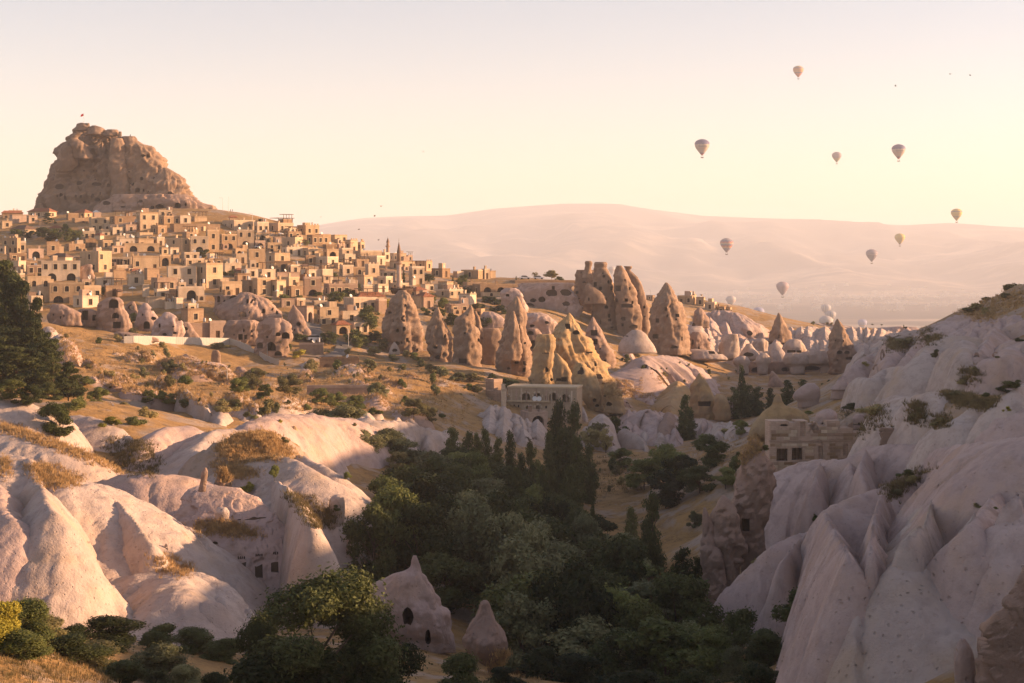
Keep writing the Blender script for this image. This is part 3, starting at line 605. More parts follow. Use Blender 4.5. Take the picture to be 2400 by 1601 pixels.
rock('fairy_chimney', 'tall sharp fairy chimney with one sunlit edge in the middle of the row', 'C', 398, [(446, 1407, 1417), (480, 1380, 1440), (540, 1338, 1470), (620, 1316, 1490), (700, 1300, 1497), (800, 1280, 1508), (900, 1262, 1540), (1000, 1246, 1555), (1100, 1240, 1556), (1200, 1250, 1550)], 'chim',
     caves=[(1438, 735, 22, 42, 'r'), (1437, 805, 16, 24), (1487, 880, 24, 22), (1415, 1060, 42, 30), (1480, 1065, 26, 42, 'r'), (1342, 1113, 26, 26), (1482, 1125, 26, 40, 'r'), (1380, 1005, 70, 55, 'r', .8)], seed=51, skew=.3, **CH)
rock('fairy_chimney', 'short peak standing in front of the tall sharp chimney', 'C', 392, [(582, 1376, 1392), (640, 1350, 1415), (720, 1325, 1440), (820, 1310, 1450), (920, 1300, 1450), (1040, 1300, 1440)], 'chim', seed=52, **CH)
YL = dict(CH, amp=.6, fl=.34, fs=2.6, blk=.4, bil=.6, crg=.5)
rock('fairy_chimney', 'big yellow ochre pyramid chimney with long ribs running down its right flank', 'C', 378, [(598, 1888, 1902), (640, 1862, 1932), (700, 1800, 1962), (780, 1745, 2012), (860, 1725, 2062), (940, 1725, 2110), (1040, 1745, 2168), (1140, 1790, 2235), (1240, 1840, 2290), (1340, 1900, 2335), (1430, 1930, 2345)], 'tuffy',
     caves=[(1888, 725, 44, 48, 'r'), (1960, 785, 70, 46), (2137, 1068, 22, 46, 'r'), (2180, 1188, 68, 42, 'r'), (2208, 1250, 26, 20), (2085, 965, 60, 12, 'r', .8)], seed=53, skew=-.2, **YL)
rock('fairy_chimney', 'flat-fronted yellow rock slab with a row of pigeon holes', 'C', 366, [(798, 1610, 1745), (850, 1590, 1772), (950, 1572, 1765), (1050, 1562, 1757), (1150, 1546, 1752), (1270, 1528, 1775)], 'tuffy',
     caves=[(1690, 1125, 26, 56), (1735, 1215, 26, 32)] + [(1655 + 12 * i, 972, 7, 12, 'r', .5) for i in range(5)], seed=55, **dict(YL, bulge=.5))
rock('fairy_chimney', 'yellow rock fin between the slab and the ribbed pyramid', 'C', 362, [(972, 1762, 1790), (1020, 1755, 1832), (1080, 1750, 1882), (1150, 1750, 1916), (1220, 1752, 1936), (1320, 1758, 1952)], 'tuffy', caves=[(1800, 1215, 46, 26, 'r'), (1850, 1212, 50, 40, 'r', .8)], seed=57, **dict(YL, bulge=.5))
rock('fairy_chimney', 'pale yellow skirt of rock folds at the foot of the ribbed pyramid', 'C', 357, [(1060, 1955, 2030), (1140, 1925, 2110), (1240, 1930, 2170), (1340, 1985, 2200), (1430, 2040, 2206), (1500, 2080, 2210)], 'tuffy', caves=[(2000, 1130, 70, 90, 'o', .7), (2130, 1405, 36, 40), (2155, 1455, 46, 30)], seed=59, **YL)
rock('fairy_chimney', 'lowest yellow spur with a wide dark cave at its foot', 'C', 355, [(1262, 2225, 2300), (1320, 2205, 2340), (1390, 2205, 2380), (1460, 2210, 2395), (1520, 2215, 2400)], 'tuffy', caves=[(2260, 1440, 62, 44), (2225, 1365, 26, 22)], seed=60, **YL)
rock('fairy_chimney', 'egg-shaped pink chimney with stacked square caves beside the ochre pyramid', 'C', 402, [(638, 2106, 2120), (680, 2086, 2142), (740, 2068, 2178), (800, 2055, 2212), (880, 2062, 2262), (960, 2085, 2296), (1040, 2110, 2310), (1110, 2130, 2312)], 'tuffr',
     caves=[(2125, 785, 60, 50, 'r', .9), (2135, 865, 42, 52, 'r'), (2122, 955, 46, 40, 'r'), (2150, 1000, 50, 50), (2225, 1045, 22, 36), (2180, 930, 14, 26)], seed=61, **CH)
# the second fortress rock
fo = tag(empty('fortress_rock', at(1480, 800, 520)), 'tower-topped pink-brown fortress rock full of windows behind the ochre chimneys', 'rock fortress')
def fpart(name, rows, Y, caves=(), v='D', mat='chim', **kw):
    o = rock(name, None, v, Y, rows, mat, None, caves, **dict(dict(amp=.6, ls=5, fl=.2, fs=2.4, blk=.4, bs=4, rough=.2, sp=3.2, bil=.6, bls=3.0, crg=.5, cs=3.0), **kw)); o.parent = fo; o.location = tuple(-x for x in fo.location); return o
fpart('rock_face', [(206, 398, 560), (260, 398, 640), (330, 396, 740), (420, 372, 800), (520, 352, 920), (620, 345, 1010), (720, 350, 1050), (800, 420, 1060), (870, 500, 1060)], 528, bulge=.3, seed=71,
      caves=[(440, 234, 12, 12), (465, 320, 46, 14), (400, 412, 24, 26, 'r'), (425, 600, 52, 32, 'r'), (400, 640, 14, 16), (482, 720, 14, 26, 'r'), (420, 470, 26, 12)])
fpart('turret', [(124, 480, 532), (140, 474, 541), (160, 480, 536), (200, 472, 528), (290, 450, 560)], 522, seed=72)
fpart('turret', [(133, 574, 654), (148, 562, 674), (185, 564, 668), (200, 558, 680), (260, 548, 712), (330, 545, 738), (450, 538, 748), (600, 530, 760), (760, 520, 770)], 517, bulge=.7, seed=73,
      caves=[(640, 238, 16, 16), (648, 264, 30, 30), (568, 340, 30, 44, 'r'), (617, 376, 28, 30, 'r'), (720, 376, 24, 36, 'r'), (690, 318, 22, 36), (663, 474, 18, 34, 'a'), (670, 547, 34, 30, 'a'), (545, 475, 14, 26, 'r'), (695, 628, 20, 36, 'r'), (703, 668, 32, 22, 'r'), (615, 685, 10, 40, 'r'), (725, 735, 32, 16, 'r'), (632, 740, 32, 20, 'r')])
fpart('turret', [(166, 762, 815), (200, 753, 838), (280, 738, 882), (380, 735, 918), (480, 750, 955), (600, 770, 985), (700, 780, 1002), (820, 790, 1012)], 514, bulge=.7, seed=74,
      caves=[(840, 300, 16, 22), (775, 376, 55, 52, 'r', .9), (885, 378, 16, 26, 'r'), (855, 484, 34, 30, 'r'), (908, 506, 16, 28, 'r'), (770, 484, 16, 32, 'r'), (865, 536, 110, 34, 'r', .8), (820, 655, 50, 36, 'r', .8), (820, 710, 20, 30, 'r'), (930, 730, 100, 40, 'o', .9)])
fpart('turret', [(172, 832, 900), (190, 846, 906), (206, 850, 892), (270, 868, 955), (360, 902, 1006), (460, 925, 1034), (570, 955, 1055), (700, 970, 1062), (820, 980, 1062)], 522, bulge=.7, seed=75, caves=[(1018, 548, 20, 24, 'r'), (1020, 635, 16, 16, 'r'), (1015, 740, 16, 18), (960, 400, 12, 18)])
fpart('spur', [(330, 490, 520), (370, 470, 560), (440, 470, 640), (520, 470, 660)], 512, bulge=.5, seed=76, caves=[(510, 476, 14, 30, 'r')])
fpart('spur', [(640, 535, 545), (700, 520, 580), (780, 500, 620), (860, 490, 660)], 508, bulge=.6, seed=77)
fpart('pale_cliff', [(325, 1480, 1960), (360, 1420, 1962), (410, 1370, 1962), (480, 1390, 1975), (560, 1420, 1985), (650, 1440, 1990), (730, 1450, 1990), (800, 1460, 1990)], 515, v='C', mat='tuffp', bulge=.2, seed=78, amp=1.4, ls=7, bil=1.1, bls=4.0, crg=.7, cs=3.0, fl=.08, fs=5,
      caves=[(1567, 487, 58, 40), (1645, 480, 66, 60), (1530, 535, 100, 46), (1595, 585, 42, 46, 'a'), (1665, 590, 22, 36, 'a'), (1640, 575, 12, 26), (1750, 370, 26, 30, 'r'), (1740, 420, 110, 75, 'o', 1.3), (1870, 415, 110, 70, 'o', 1.3), (1870, 520, 80, 46, 'o', 1.0), (1757, 675, 16, 28, 'r'), (1625, 690, 46, 20), (1950, 410, 20, 26, 'r')])
rock('fairy_chimney', 'great pink pyramid chimney standing free at the right end of the fortress', 'D', 505, [(322, 1212, 1228), (345, 1195, 1250), (400, 1160, 1286), (460, 1112, 1326), (520, 1086, 1350), (600, 1070, 1370), (700, 1060, 1392), (800, 1055, 1412), (900, 1060, 1424), (980, 1075, 1440)], 'chim',
     caves=[(1217, 565, 20, 36, 'r'), (1325, 625, 36, 30, 'r'), (1230, 630, 16, 26, 'r'), (1310, 662, 20, 22), (1140, 672, 30, 40, 'r'), (1125, 818, 46, 42, 'r'), (1368, 840, 20, 30, 'r'), (1255, 915, 160, 36, 'o', 1.0)], seed=81, skew=.1, **CH)
rock('tuff_hood', 'smooth white hood of tuff between the fortress and the great pink pyramid', 'D', 470, [(758, 900, 985), (790, 860, 1025), (840, 815, 1060), (900, 785, 1110), (970, 780, 1142)], 'tuff', caves=[(860, 815, 32, 11)], seed=83, amp=.4, ls=5, sp=3.5, bulge=.6)
rock('fairy_chimney', 'small pink cone on the golden slope right of the great pyramid', 'D', 560, [(556, 1505, 1540), (600, 1468, 1568), (660, 1458, 1592), (740, 1460, 1600)], 'tuffr', caves=[(1470, 708, 36, 34, 'a')], seed=85, **CH)
rock('fairy_chimney', 'stubby pink cone with two slits under the small one', 'D', 515, [(775, 1465, 1540), (820, 1432, 1580), (880, 1424, 1612), (940, 1430, 1624), (1010, 1440, 1630)], 'tuffr', caves=[(1465, 870, 16, 44, 'r'), (1520, 922, 16, 26, 'r')], seed=86, **CH)
rock('fairy_chimney', 'brown pointed chimney on the skyline of the plateau', 'E', 575, [(292, 543, 553), (320, 530, 570), (370, 505, 596), (420, 486, 616), (470, 476, 634), (510, 470, 650)], 'chim', caves=[(550, 466, 12, 28, 'a')], seed=87, **CH)
rock('fairy_chimney', 'tall brown chimney with white caves at its base near the plateau rim', 'E', 495, [(337, 975, 985), (370, 955, 1010), (430, 930, 1042), (500, 916, 1072), (560, 910, 1102), (620, 912, 1132), (680, 918, 1150), (740, 920, 1160)], 'chim', caves=[(995, 585, 46, 30), (1055, 585, 50, 26), (1080, 628, 60, 26), (965, 497, 11, 15), (1025, 500, 11, 17), (980, 640, 13, 10)], seed=88, skew=.25, **CH)
rock('fairy_chimney', 'tiny far cone beside a hovering balloon at the plateau edge', 'E', 700, [(303, 345, 355), (330, 332, 370), (362, 322, 384), (385, 320, 390)], 'tuffr', seed=89, **CH)
rock('fairy_chimney', 'low crumbling cone just right of the tiny far cone', 'E', 690, [(350, 395, 410), (370, 375, 440), (395, 365, 455)], 'tuffr', seed=90, **CH)
rock('fairy_chimney', 'lone pink cone with a lit doorway in the valley among poplars', 'E', 470, [(720, 495, 506), (760, 478, 542), (810, 470, 580), (870, 462, 592), (910, 462, 592)], 'tuffr', caves=[(520, 850, 16, 14, 'r')], seed=91, **CH)
rock('fairy_chimney', 'yellow cone with a flat ledge cave in the valley floor', 'T', 395, [(98, 1325, 1336), (140, 1300, 1372), (200, 1272, 1412), (260, 1256, 1450), (320, 1250, 1472), (380, 1256, 1482), (450, 1262, 1490), (530, 1262, 1500)], 'tuffy', caves=[(1372, 380, 140, 44, 'r', 1.4)], seed=93, **dict(YL, skew=.3))
rock('tuff_dome', 'striped cream dome leaning on the yellow valley cone', 'T', 390, [(293, 1485, 1530), (330, 1465, 1576), (400, 1460, 1602), (460, 1462, 1606), (530, 1465, 1606)], 'tuffy', seed=94, **dict(YL, fl=.08))
rock('tuff_dome', 'small pale dome at the right end of the yellow valley cone', 'T', 392, [(348, 1600, 1636), (390, 1592, 1650), (440, 1590, 1652), (510, 1590, 1652)], 'tuffp', seed=95, amp=.3, sp=3.5)
rock('fairy_chimney', 'honey-yellow cone with pigeon holes behind the golden grass mound', 'S', 206, [(463, 736, 750), (500, 720, 772), (560, 690, 802), (640, 664, 846), (700, 668, 890), (760, 690, 940), (830, 700, 985)], 'tuffy', caves=[(848, 690, 22, 40), (845, 745, 14, 14), (882, 735, 14, 30), (905, 740, 12, 30)], seed=96, **dict(CH, amp=.2, fl=.07, blk=.1, bil=.12, rough=.06, crg=.08))
rock('rock_shelter', 'little white pointed shelter at the foot of the broad grey chimney', 'C', 412, [(868, 285, 295), (900, 262, 322), (950, 242, 342), (985, 240, 345)], 'tuff', caves=[(292, 945, 50, 34)], seed=97, amp=.15, sp=2.5)
# ---------------------------------------------------------------- white tuff of the left foreground
TF = dict(amp=.22, ls=3.5, bil=.10, bls=1.2, rough=.05, sp=4.5, cat='tuff ridge')
lump = tag(empty('tuff_ridge', at(270, 1480, 128)), 'big folded pinkish-white tuff mound with a sunlit spur in the lower left', 'tuff ridge')
def part_of(par, name, v, Y, rows, mat='tuff', caves=(), **kw):
    kw = dict(TF, **kw); o = rock(name, None, v, Y, rows, mat, None, caves, **kw); o.parent = par; o.location = tuple(-x for x in par.location); return o
LK = dict(parent=lump, y0=118, fold=.35, rill=.8, amp=.3, ls=4, bil=.13, bls=1.0)
ridge('mound', None, 'G', [(-260, 262, 10), (-60, 268, 10.5), (60, 272, 10.8), (165, 300, 10.8), (310, 375, 10.2), (450, 415, 9.6), (600, 470, 8.6), (700, 550, 7.6), (770, 620, 6.4)], w=2.6, wf=19, p=1.55, seed=101, **LK)
ridge('spur', None, 'G', [(165, 310, 10.8), (230, 450, 10), (300, 590, 9.3), (372, 740, 8.4), (480, 880, 7.2), (580, 1020, 5.6), (680, 1150, 4), (760, 1270, 2)], w=6.5, p=1.35, seed=102, **LK)
ridge('shoulder', None, 'G', [(560, 460, 9), (690, 560, 8.6), (790, 680, 7.8), (870, 780, 6.8), (925, 850, 5.2), (945, 920, 3.4)], w=1.5, wf=3.6, p=1.6, seed=103, **LK)
ridge('lower_dome', None, 'G', [(840, 920, 4.6), (960, 915, 5), (1080, 930, 5), (1180, 965, 4.6), (1235, 1010, 4), (1250, 1080, 3)], w=1.8, wf=8, p=1.8, seed=104, **LK)
ridge('lower_spur', None, 'G', [(1000, 960, 4.9), (1020, 1080, 3.6), (1000, 1200, 2), (980, 1290, .8)], w=5.5, p=1.8, seed=105, **LK)
ridge('toe', None, 'G', [(1170, 1100, 3.4), (1230, 1160, 2.6), (1280, 1230, 1.8), (1318, 1295, .8)], w=3, p=1.8, seed=106, **LK)
ridge('left_flank', None, 'G', [(-120, 300, 10.2), (-20, 480, 9.2), (60, 640, 8), (130, 820, 6), (200, 980, 3.6), (260, 1100, 1.5)], 'tuffp', w=7, p=1.6, seed=107, **LK)
#part_of(lump, 'window_wall', 'G', 140.5, [(760, 840, 940), (790, 800, 985), (840, 790, 1022), (890, 800, 1030), (930, 810, 1030)], bulge=.35, n=(.2, -.95, .2), seed=103, caves=[(885, 852, 46, 50, 'r', 1.2), (938, 822, 16, 50, 'r', 1.0)], sp=3)
for lab, v, pts, mat, kw in [
    ('smooth pink slab of tuff rising behind the big folded mound', 'G', [(540, 440, 3), (640, 402, 4.5), (800, 392, 5.5), (980, 395, 5.5), (1100, 405, 5), (1150, 430, 4)], 'tuffp', dict(w=5, wf=7, p=1.5)),
    ('sunlit white slope at the left edge above the big mound', 'G', [(-250, 90, 4), (0, 112, 5), (150, 155, 5.5), (300, 210, 5.5), (400, 245, 5), (450, 300, 4), (465, 380, 2.5)], 'tuff', dict(w=6, wf=11)),
    ('narrow white tongue of rock below the dry gully on the left', 'G', [(415, 255, 3), (520, 300, 3), (620, 345, 2.6), (710, 385, 1.6)], 'tuff', dict(w=3, wf=5)),
    ('white worn path ridge climbing to the golden grass mound', 'G', [(1380, 135, 3), (1220, 140, 3.2), (1150, 190, 3.2), (1090, 260, 3.0), (1050, 340, 2.6), (1030, 400, 2)], 'tuff', dict(w=5, p=1.4)),
    ('pale bank with thin scrub left of the worn path ridge', 'G', [(1060, 110, 3), (950, 120, 3), (860, 170, 2.6), (790, 240, 2)], 'tuffp', dict(w=4, p=1.6)),
    ('pale eroded bank under the bushes at the far left', 'F', [(-100, 1280, 4), (60, 1300, 4), (200, 1340, 4), (330, 1385, 3.6), (400, 1430, 2.6)], 'tuff', dict(w=4, wf=7, fold=.5)),
    ('white streak of bare rock on the left gully rim with thin grass', 'F', [(690, 1465, 2), (820, 1490, 2.2), (960, 1530, 2.2), (1060, 1580, 1.6)], 'tuff', dict(w=2.5, wf=4)),
    ('golden grass mound on top of the white ridges', 'S', [(30, 690, 4.5), (150, 590, 6), (320, 525, 7), (470, 530, 7), (600, 610, 5.5), (720, 710, 3.5)], 'ground', dict(w=6, wf=7, p=1.9, amp=.5, bil=.3)),
    ('scrubby slope between the two white ridges', 'H', [(900, 300, 2), (1040, 340, 3), (1150, 400, 3), (1200, 480, 2.5)], 'ground', dict(w=6, wf=8, p=1.9, amp=.5, bil=.3)),
    ('long white whaleback ridge sweeping down beside the hollowed facade', 'H', [(760, 205, 4.5), (850, 225, 6), (940, 300, 7.5), (1010, 400, 8.5), (1065, 500, 8.5), (1125, 610, 7.5), (1180, 710, 5.5), (1250, 800, 3)], 'tuff', dict(w=4, wf=1.8, p=1.6)),
    ('upper white ridge running right from under the golden grass mound', 'H', [(520, 105, 4), (700, 75, 5.5), (900, 62, 6.5), (1040, 120, 7), (1160, 190, 7), (1260, 260, 6), (1330, 330, 4.5)], 'tuff', dict(w=4, wf=9, p=1.5)),
    ('second white ridge draped behind the upper one toward the valley trees', 'H', [(990, 45, 5.5), (1120, 95, 6.5), (1250, 165, 7), (1350, 250, 6), (1390, 300, 5), (1380, 370, 3.5)], 'tuff', dict(w=4, wf=6, p=1.5))]:
    ridge('tuff_ridge', lab, v, pts, mat, group='white ridges of the left foreground', seed=len(lab) * 7 % 97, y0=135, **kw)
# cave church facade
fac = tag(empty('cave_facade', at(620, 1400, 150)), 'hollowed tuff facade with four tall pigeon niches left of the valley', 'cave facade')
part_of(fac, 'rock_face', 'H', 143, [(250, 330, 440), (275, 285, 600), (310, 255, 680), (360, 230, 750), (430, 180, 830), (490, 115, 900), (560, 92, 960), (640, 140, 1040), (720, 190, 1085), (800, 230, 1130), (900, 290, 1180), (1000, 350, 1240), (1110, 420, 1260)], 'tuffp', bulge=.22, back=.5, tilt=9, seed=121, amp=.45, bil=.3, bls=2.0, crg=.28, cs=1.6, sp=3.6, skew=.2,
        caves=[(600, 470, 540, 130, 'o', 3.0)] + [(x, y, w_, h_, 'r', .35) for x, y, w_, h_ in ((614, 800, 54, 160), (730, 785, 50, 150), (836, 765, 48, 120), (975, 755, 56, 130))] + [(x + dx, y, 9, 17, 'a', .8) for x, y, n_ in ((594, 732, 4), (712, 714, 4), (816, 702, 4), (956, 708, 3)) for dx in [13 * i for i in range(n_)]] + [(235, 610, 36, 26, 'o', .5), (395, 680, 30, 18, 'o', .4), (440, 636, 36, 20, 'o', .4), (415, 720, 24, 22, 'o', .4), (460, 740, 22, 18, 'o', .4), (370, 790, 20, 16, 'o', .4)])
part_of(fac, 'boulder', 'H', 141.5, [(398, 460, 515), (420, 445, 530), (445, 442, 532), (470, 446, 528)], 'tuff', seed=125, bulge=.8, amp=.12, sp=2.5)
rock('rock_spire', 'thin broken rock spire on the crest of the hollowed facade', 'H', 147, [(132, 368, 380), (160, 352, 386), (200, 344, 384), (250, 336, 380), (290, 330, 380)], 'tuffr', seed=126, amp=.12, bil=.2, bls=.8, sp=2.5)
rock('fairy_chimney', 'stubby brown cone behind the facade crest next to the thin spire', 'H', 166, [(140, 478, 492), (180, 458, 520), (230, 444, 540), (280, 435, 552)], 'chim', caves=[(482, 200, 40, 60, 'o', .5)], group='fairy chimneys', cat='fairy chimney', seed=127, amp=.15, bil=.2, bls=1.0, sp=2.5)
rock('pigeon_house', 'narrow carved rock tower with a doorway at the edge of the trees', 'H', 160, [(312, 1240, 1282), (340, 1210, 1295), (420, 1200, 1300), (500, 1180, 1298), (600, 1150, 1300), (700, 1150, 1312), (800, 1170, 1330), (900, 1180, 1340)], 'tuff', caves=[(1238, 632, 50, 95, 'r', 1.5), (1215, 815, 36, 36, 'a', 1.0)], bulge=.7, seed=131, **dict(TF, bil=.35, bls=1.5))
rock('pigeon_house', 'weathered rock stump with rows of small square pigeon niches', 'H', 158, [(540, 1325, 1352), (580, 1315, 1372), (660, 1312, 1388), (740, 1310, 1396), (840, 1305, 1402), (920, 1300, 1410)], 'tuffp', caves=[(x, y, 20, 24, 'r', .4) for x in (1330, 1356, 1378) for y in (716, 748, 780, 812)], bulge=.7, seed=132, **dict(TF, bil=.35, bls=1.5))
rock('elephant_rock', 'pale tuff rock with a horned peak and two arched hollows like an elephant', 'J', None, [(397, 442, 457), (425, 433, 468), (465, 426, 482), (488, 395, 490), (510, 320, 503), (535, 262, 518), (570, 215, 540), (620, 190, 572), (670, 150, 600), (710, 132, 622), (745, 128, 672), (800, 140, 686), (860, 200, 690), (920, 320, 696), (990, 400, 696)], 'tuffp', bulge=.4, n=(0, -1, .1),
     caves=[(408, 775, 76, 120, 'o', 3.0), (530, 905, 40, 115, 'o', 2.5)], seed=141, **dict(TF, amp=.55, ls=2.2, bil=.25, bls=1.4, fl=.1, fs=2.5, sp=3.0))
rock('fairy_chimney', 'small top-shaped tuff cone beside the elephant-like rock', 'J', None, [(671, 868, 892), (688, 850, 906), (740, 836, 926), (800, 800, 958), (860, 764, 996), (915, 742, 1020), (975, 765, 1022), (1030, 830, 1005), (1080, 890, 970), (1130, 905, 955)], 'tuffr', seed=142, bulge=.9, amp=.12, bil=.14, bls=.9, rough=.04, sp=3.2, cat='fairy chimney', group='fairy chimneys')
# ---------------------------------------------------------------- lobes of the middle ground
ridge('tuff_ridge', 'long white scarp joining the tops of the lichened lobes', 'S', [(1180, 420, 2), (1330, 380, 3), (1450, 400, 3.4), (1600, 420, 3.4), (1750, 425, 3.4), (1880, 460, 3.2), (2000, 500, 3), (2130, 520, 2.4)], 'tuff', w=3.5, wf=3.4, p=1.8, seed=77, fold=.5, bil=.25)
for k, (lab, v, Y, rows) in enumerate([
    ('rounded white lobe furthest left of the cluster below the golden hill', 'S', 262, [(298, 1180, 1230), (340, 1145, 1262), (390, 1132, 1274), (450, 1130, 1278)]),
    ('broad white lobe veined with dark lichen below the orchard', 'S', 258, [(345, 1385, 1450), (375, 1330, 1490), (430, 1290, 1502), (490, 1290, 1500), (560, 1300, 1490)]),
    ('upright white lobe second in the lichened cluster', 'S', 256, [(408, 1540, 1575), (450, 1500, 1602), (520, 1465, 1604), (590, 1450, 1600), (640, 1450, 1600)]),
    ('low white toe of rock at the foot of the lichened cluster', 'S', 254, [(485, 1490, 1530), (520, 1468, 1570), (570, 1460, 1590), (630, 1455, 1600)]),
    ('tall narrow white lobe in the middle of the lichened cluster', 'S', 256, [(388, 1640, 1750), (420, 1620, 1740), (500, 1600, 1730), (580, 1590, 1720), (650, 1590, 1720)]),
    ('white lobe with a crisp ridge right of the tall narrow one', 'S', 254, [(448, 1700, 1730), (490, 1680, 1755), (560, 1650, 1780), (640, 1640, 1790), (700, 1640, 1800)]),
    ('wide sunlit white lobe at the upper right of the lichened cluster', 'S', 258, [(402, 1770, 1850), (430, 1735, 1900), (480, 1725, 1922), (540, 1740, 1910), (580, 1750, 1900)]),
    ('pointed white lobe low at the right of the cluster', 'S', 253, [(560, 1770, 1800), (610, 1755, 1845), (670, 1750, 1885), (720, 1750, 1895)]),
    ('smooth white thumb of rock left of the dark poplars', 'S', 255, [(490, 1950, 1995), (530, 1920, 2030), (600, 1890, 2038), (670, 1870, 2040), (720, 1865, 2040)]),
    ('small white lobe touching the dark poplars', 'S', 256, [(500, 2120, 2160), (560, 2070, 2170), (620, 2055, 2180), (680, 2050, 2180)]),
    ('pale grooved outcrop above the gully on the left middle slope', 'S', 250, [(160, 130, 260), (200, 90, 340), (250, 80, 400), (320, 100, 440), (400, 120, 450)]),
    ('pale knob of rock at the end of the grooved outcrop', 'S', 244, [(245, 370, 410), (300, 355, 435), (360, 350, 446), (420, 350, 450)]),
    ('rounded white outcrop under the orchard trees', 'S', 262, [(195, 640, 760), (230, 590, 850), (290, 550, 930), (350, 535, 980), (410, 530, 1000)]),
    ('bare dome left of the rounded outcrop under the orchard', 'S', 268, [(215, 540, 600), (270, 490, 640), (330, 450, 650), (400, 440, 650)]),
    ('long eroded pink bank above the dark shrubs', 'S', 240, [(370, 560, 900), (400, 400, 1180), (450, 300, 1350), (520, 280, 1450), (600, 500, 1600), (680, 900, 1740)]),
    ('fluted pink toe of the eroded bank', 'S', 236, [(495, 1280, 1370), (550, 1260, 1500), (620, 1280, 1640), (690, 1350, 1740), (740, 1400, 1740)]),
    ('white knob on the slope edge at the foot of the green bushes', 'F', 255, [(1270, 1760, 1860), (1310, 1740, 1940), (1370, 1740, 1985), (1430, 1760, 1995)]),
    ('pale blunt snout of rock ending the bushy slope', 'F', 248, [(1400, 1960, 2040), (1430, 1930, 2100), (1480, 1920, 2118), (1530, 1930, 2110)]),
    ('smooth cream dome standing in the dry grass by the pines', 'F', 335, [(648, 425, 480), (680, 412, 520), (715, 405, 532), (750, 410, 530)]),
    ('low cream dome below the smooth one by the pines', 'F', 330, [(725, 530, 570), (755, 490, 600), (790, 480, 606), (820, 490, 600)]),
    ('long grey whaleback rock in the golden slope by the pines', 'F', 318, [(770, 600, 640), (820, 560, 680), (880, 545, 720), (940, 560, 770), (1000, 600, 790)]),
    ('thin white tail of rock below the grey whaleback', 'F', 305, [(770, 940, 830, 935), (800, 980, 880, 970), (850, 1020, 920, 1010), (900, 1060, 960, 1040)]),
    ('bare white slab half buried in the golden slope', 'F', 330, [(890, 1190, 1280), (910, 1150, 1310), (950, 1150, 1310), (980, 1160, 1300)]),
    ('pale broken slab left of the buried white slab', 'F', 335, [(888, 1050, 1100), (905, 1030, 1112), (935, 1035, 1110)]),
    ('ribbed white outcrop in the middle of the bushy slope', 'F', 275, [(1085, 1440, 1530), (1120, 1420, 1600), (1170, 1430, 1640), (1230, 1480, 1680), (1290, 1540, 1720)]),
    ('narrow white rib running down the bushy slope', 'F', 268, [(1050, 1110, 1130, 1040), (1120, 1110, 1190, 1100), (1170, 1180, 1250, 1160), (1200, 1250, 1280, 1240)]),
    ('long white chute of bare tuff between the green bushes', 'F', 252, [(1640, 1200, 1720, 1190), (1690, 1270, 1800, 1250), (1760, 1340, 1900, 1330), (1850, 1420, 1990, 1430), (1900, 1480, 2000, 1490)]),
    ('curved white tusk of rock among the lower bushes', 'F', 240, [(1000, 1330, 1020, 1320), (1030, 1380, 1060, 1370), (1060, 1430, 1100, 1420), (1080, 1480, 1120, 1470)])]):
    rows_ridge('tuff_lobe', lab, v, rows, 'tuffp' if 'pink' in lab or 'grey' in lab else 'tuff', 'tuff lobe', 'tuff lobes of the middle ground', 200 + k, p=2.0, bil=.2)
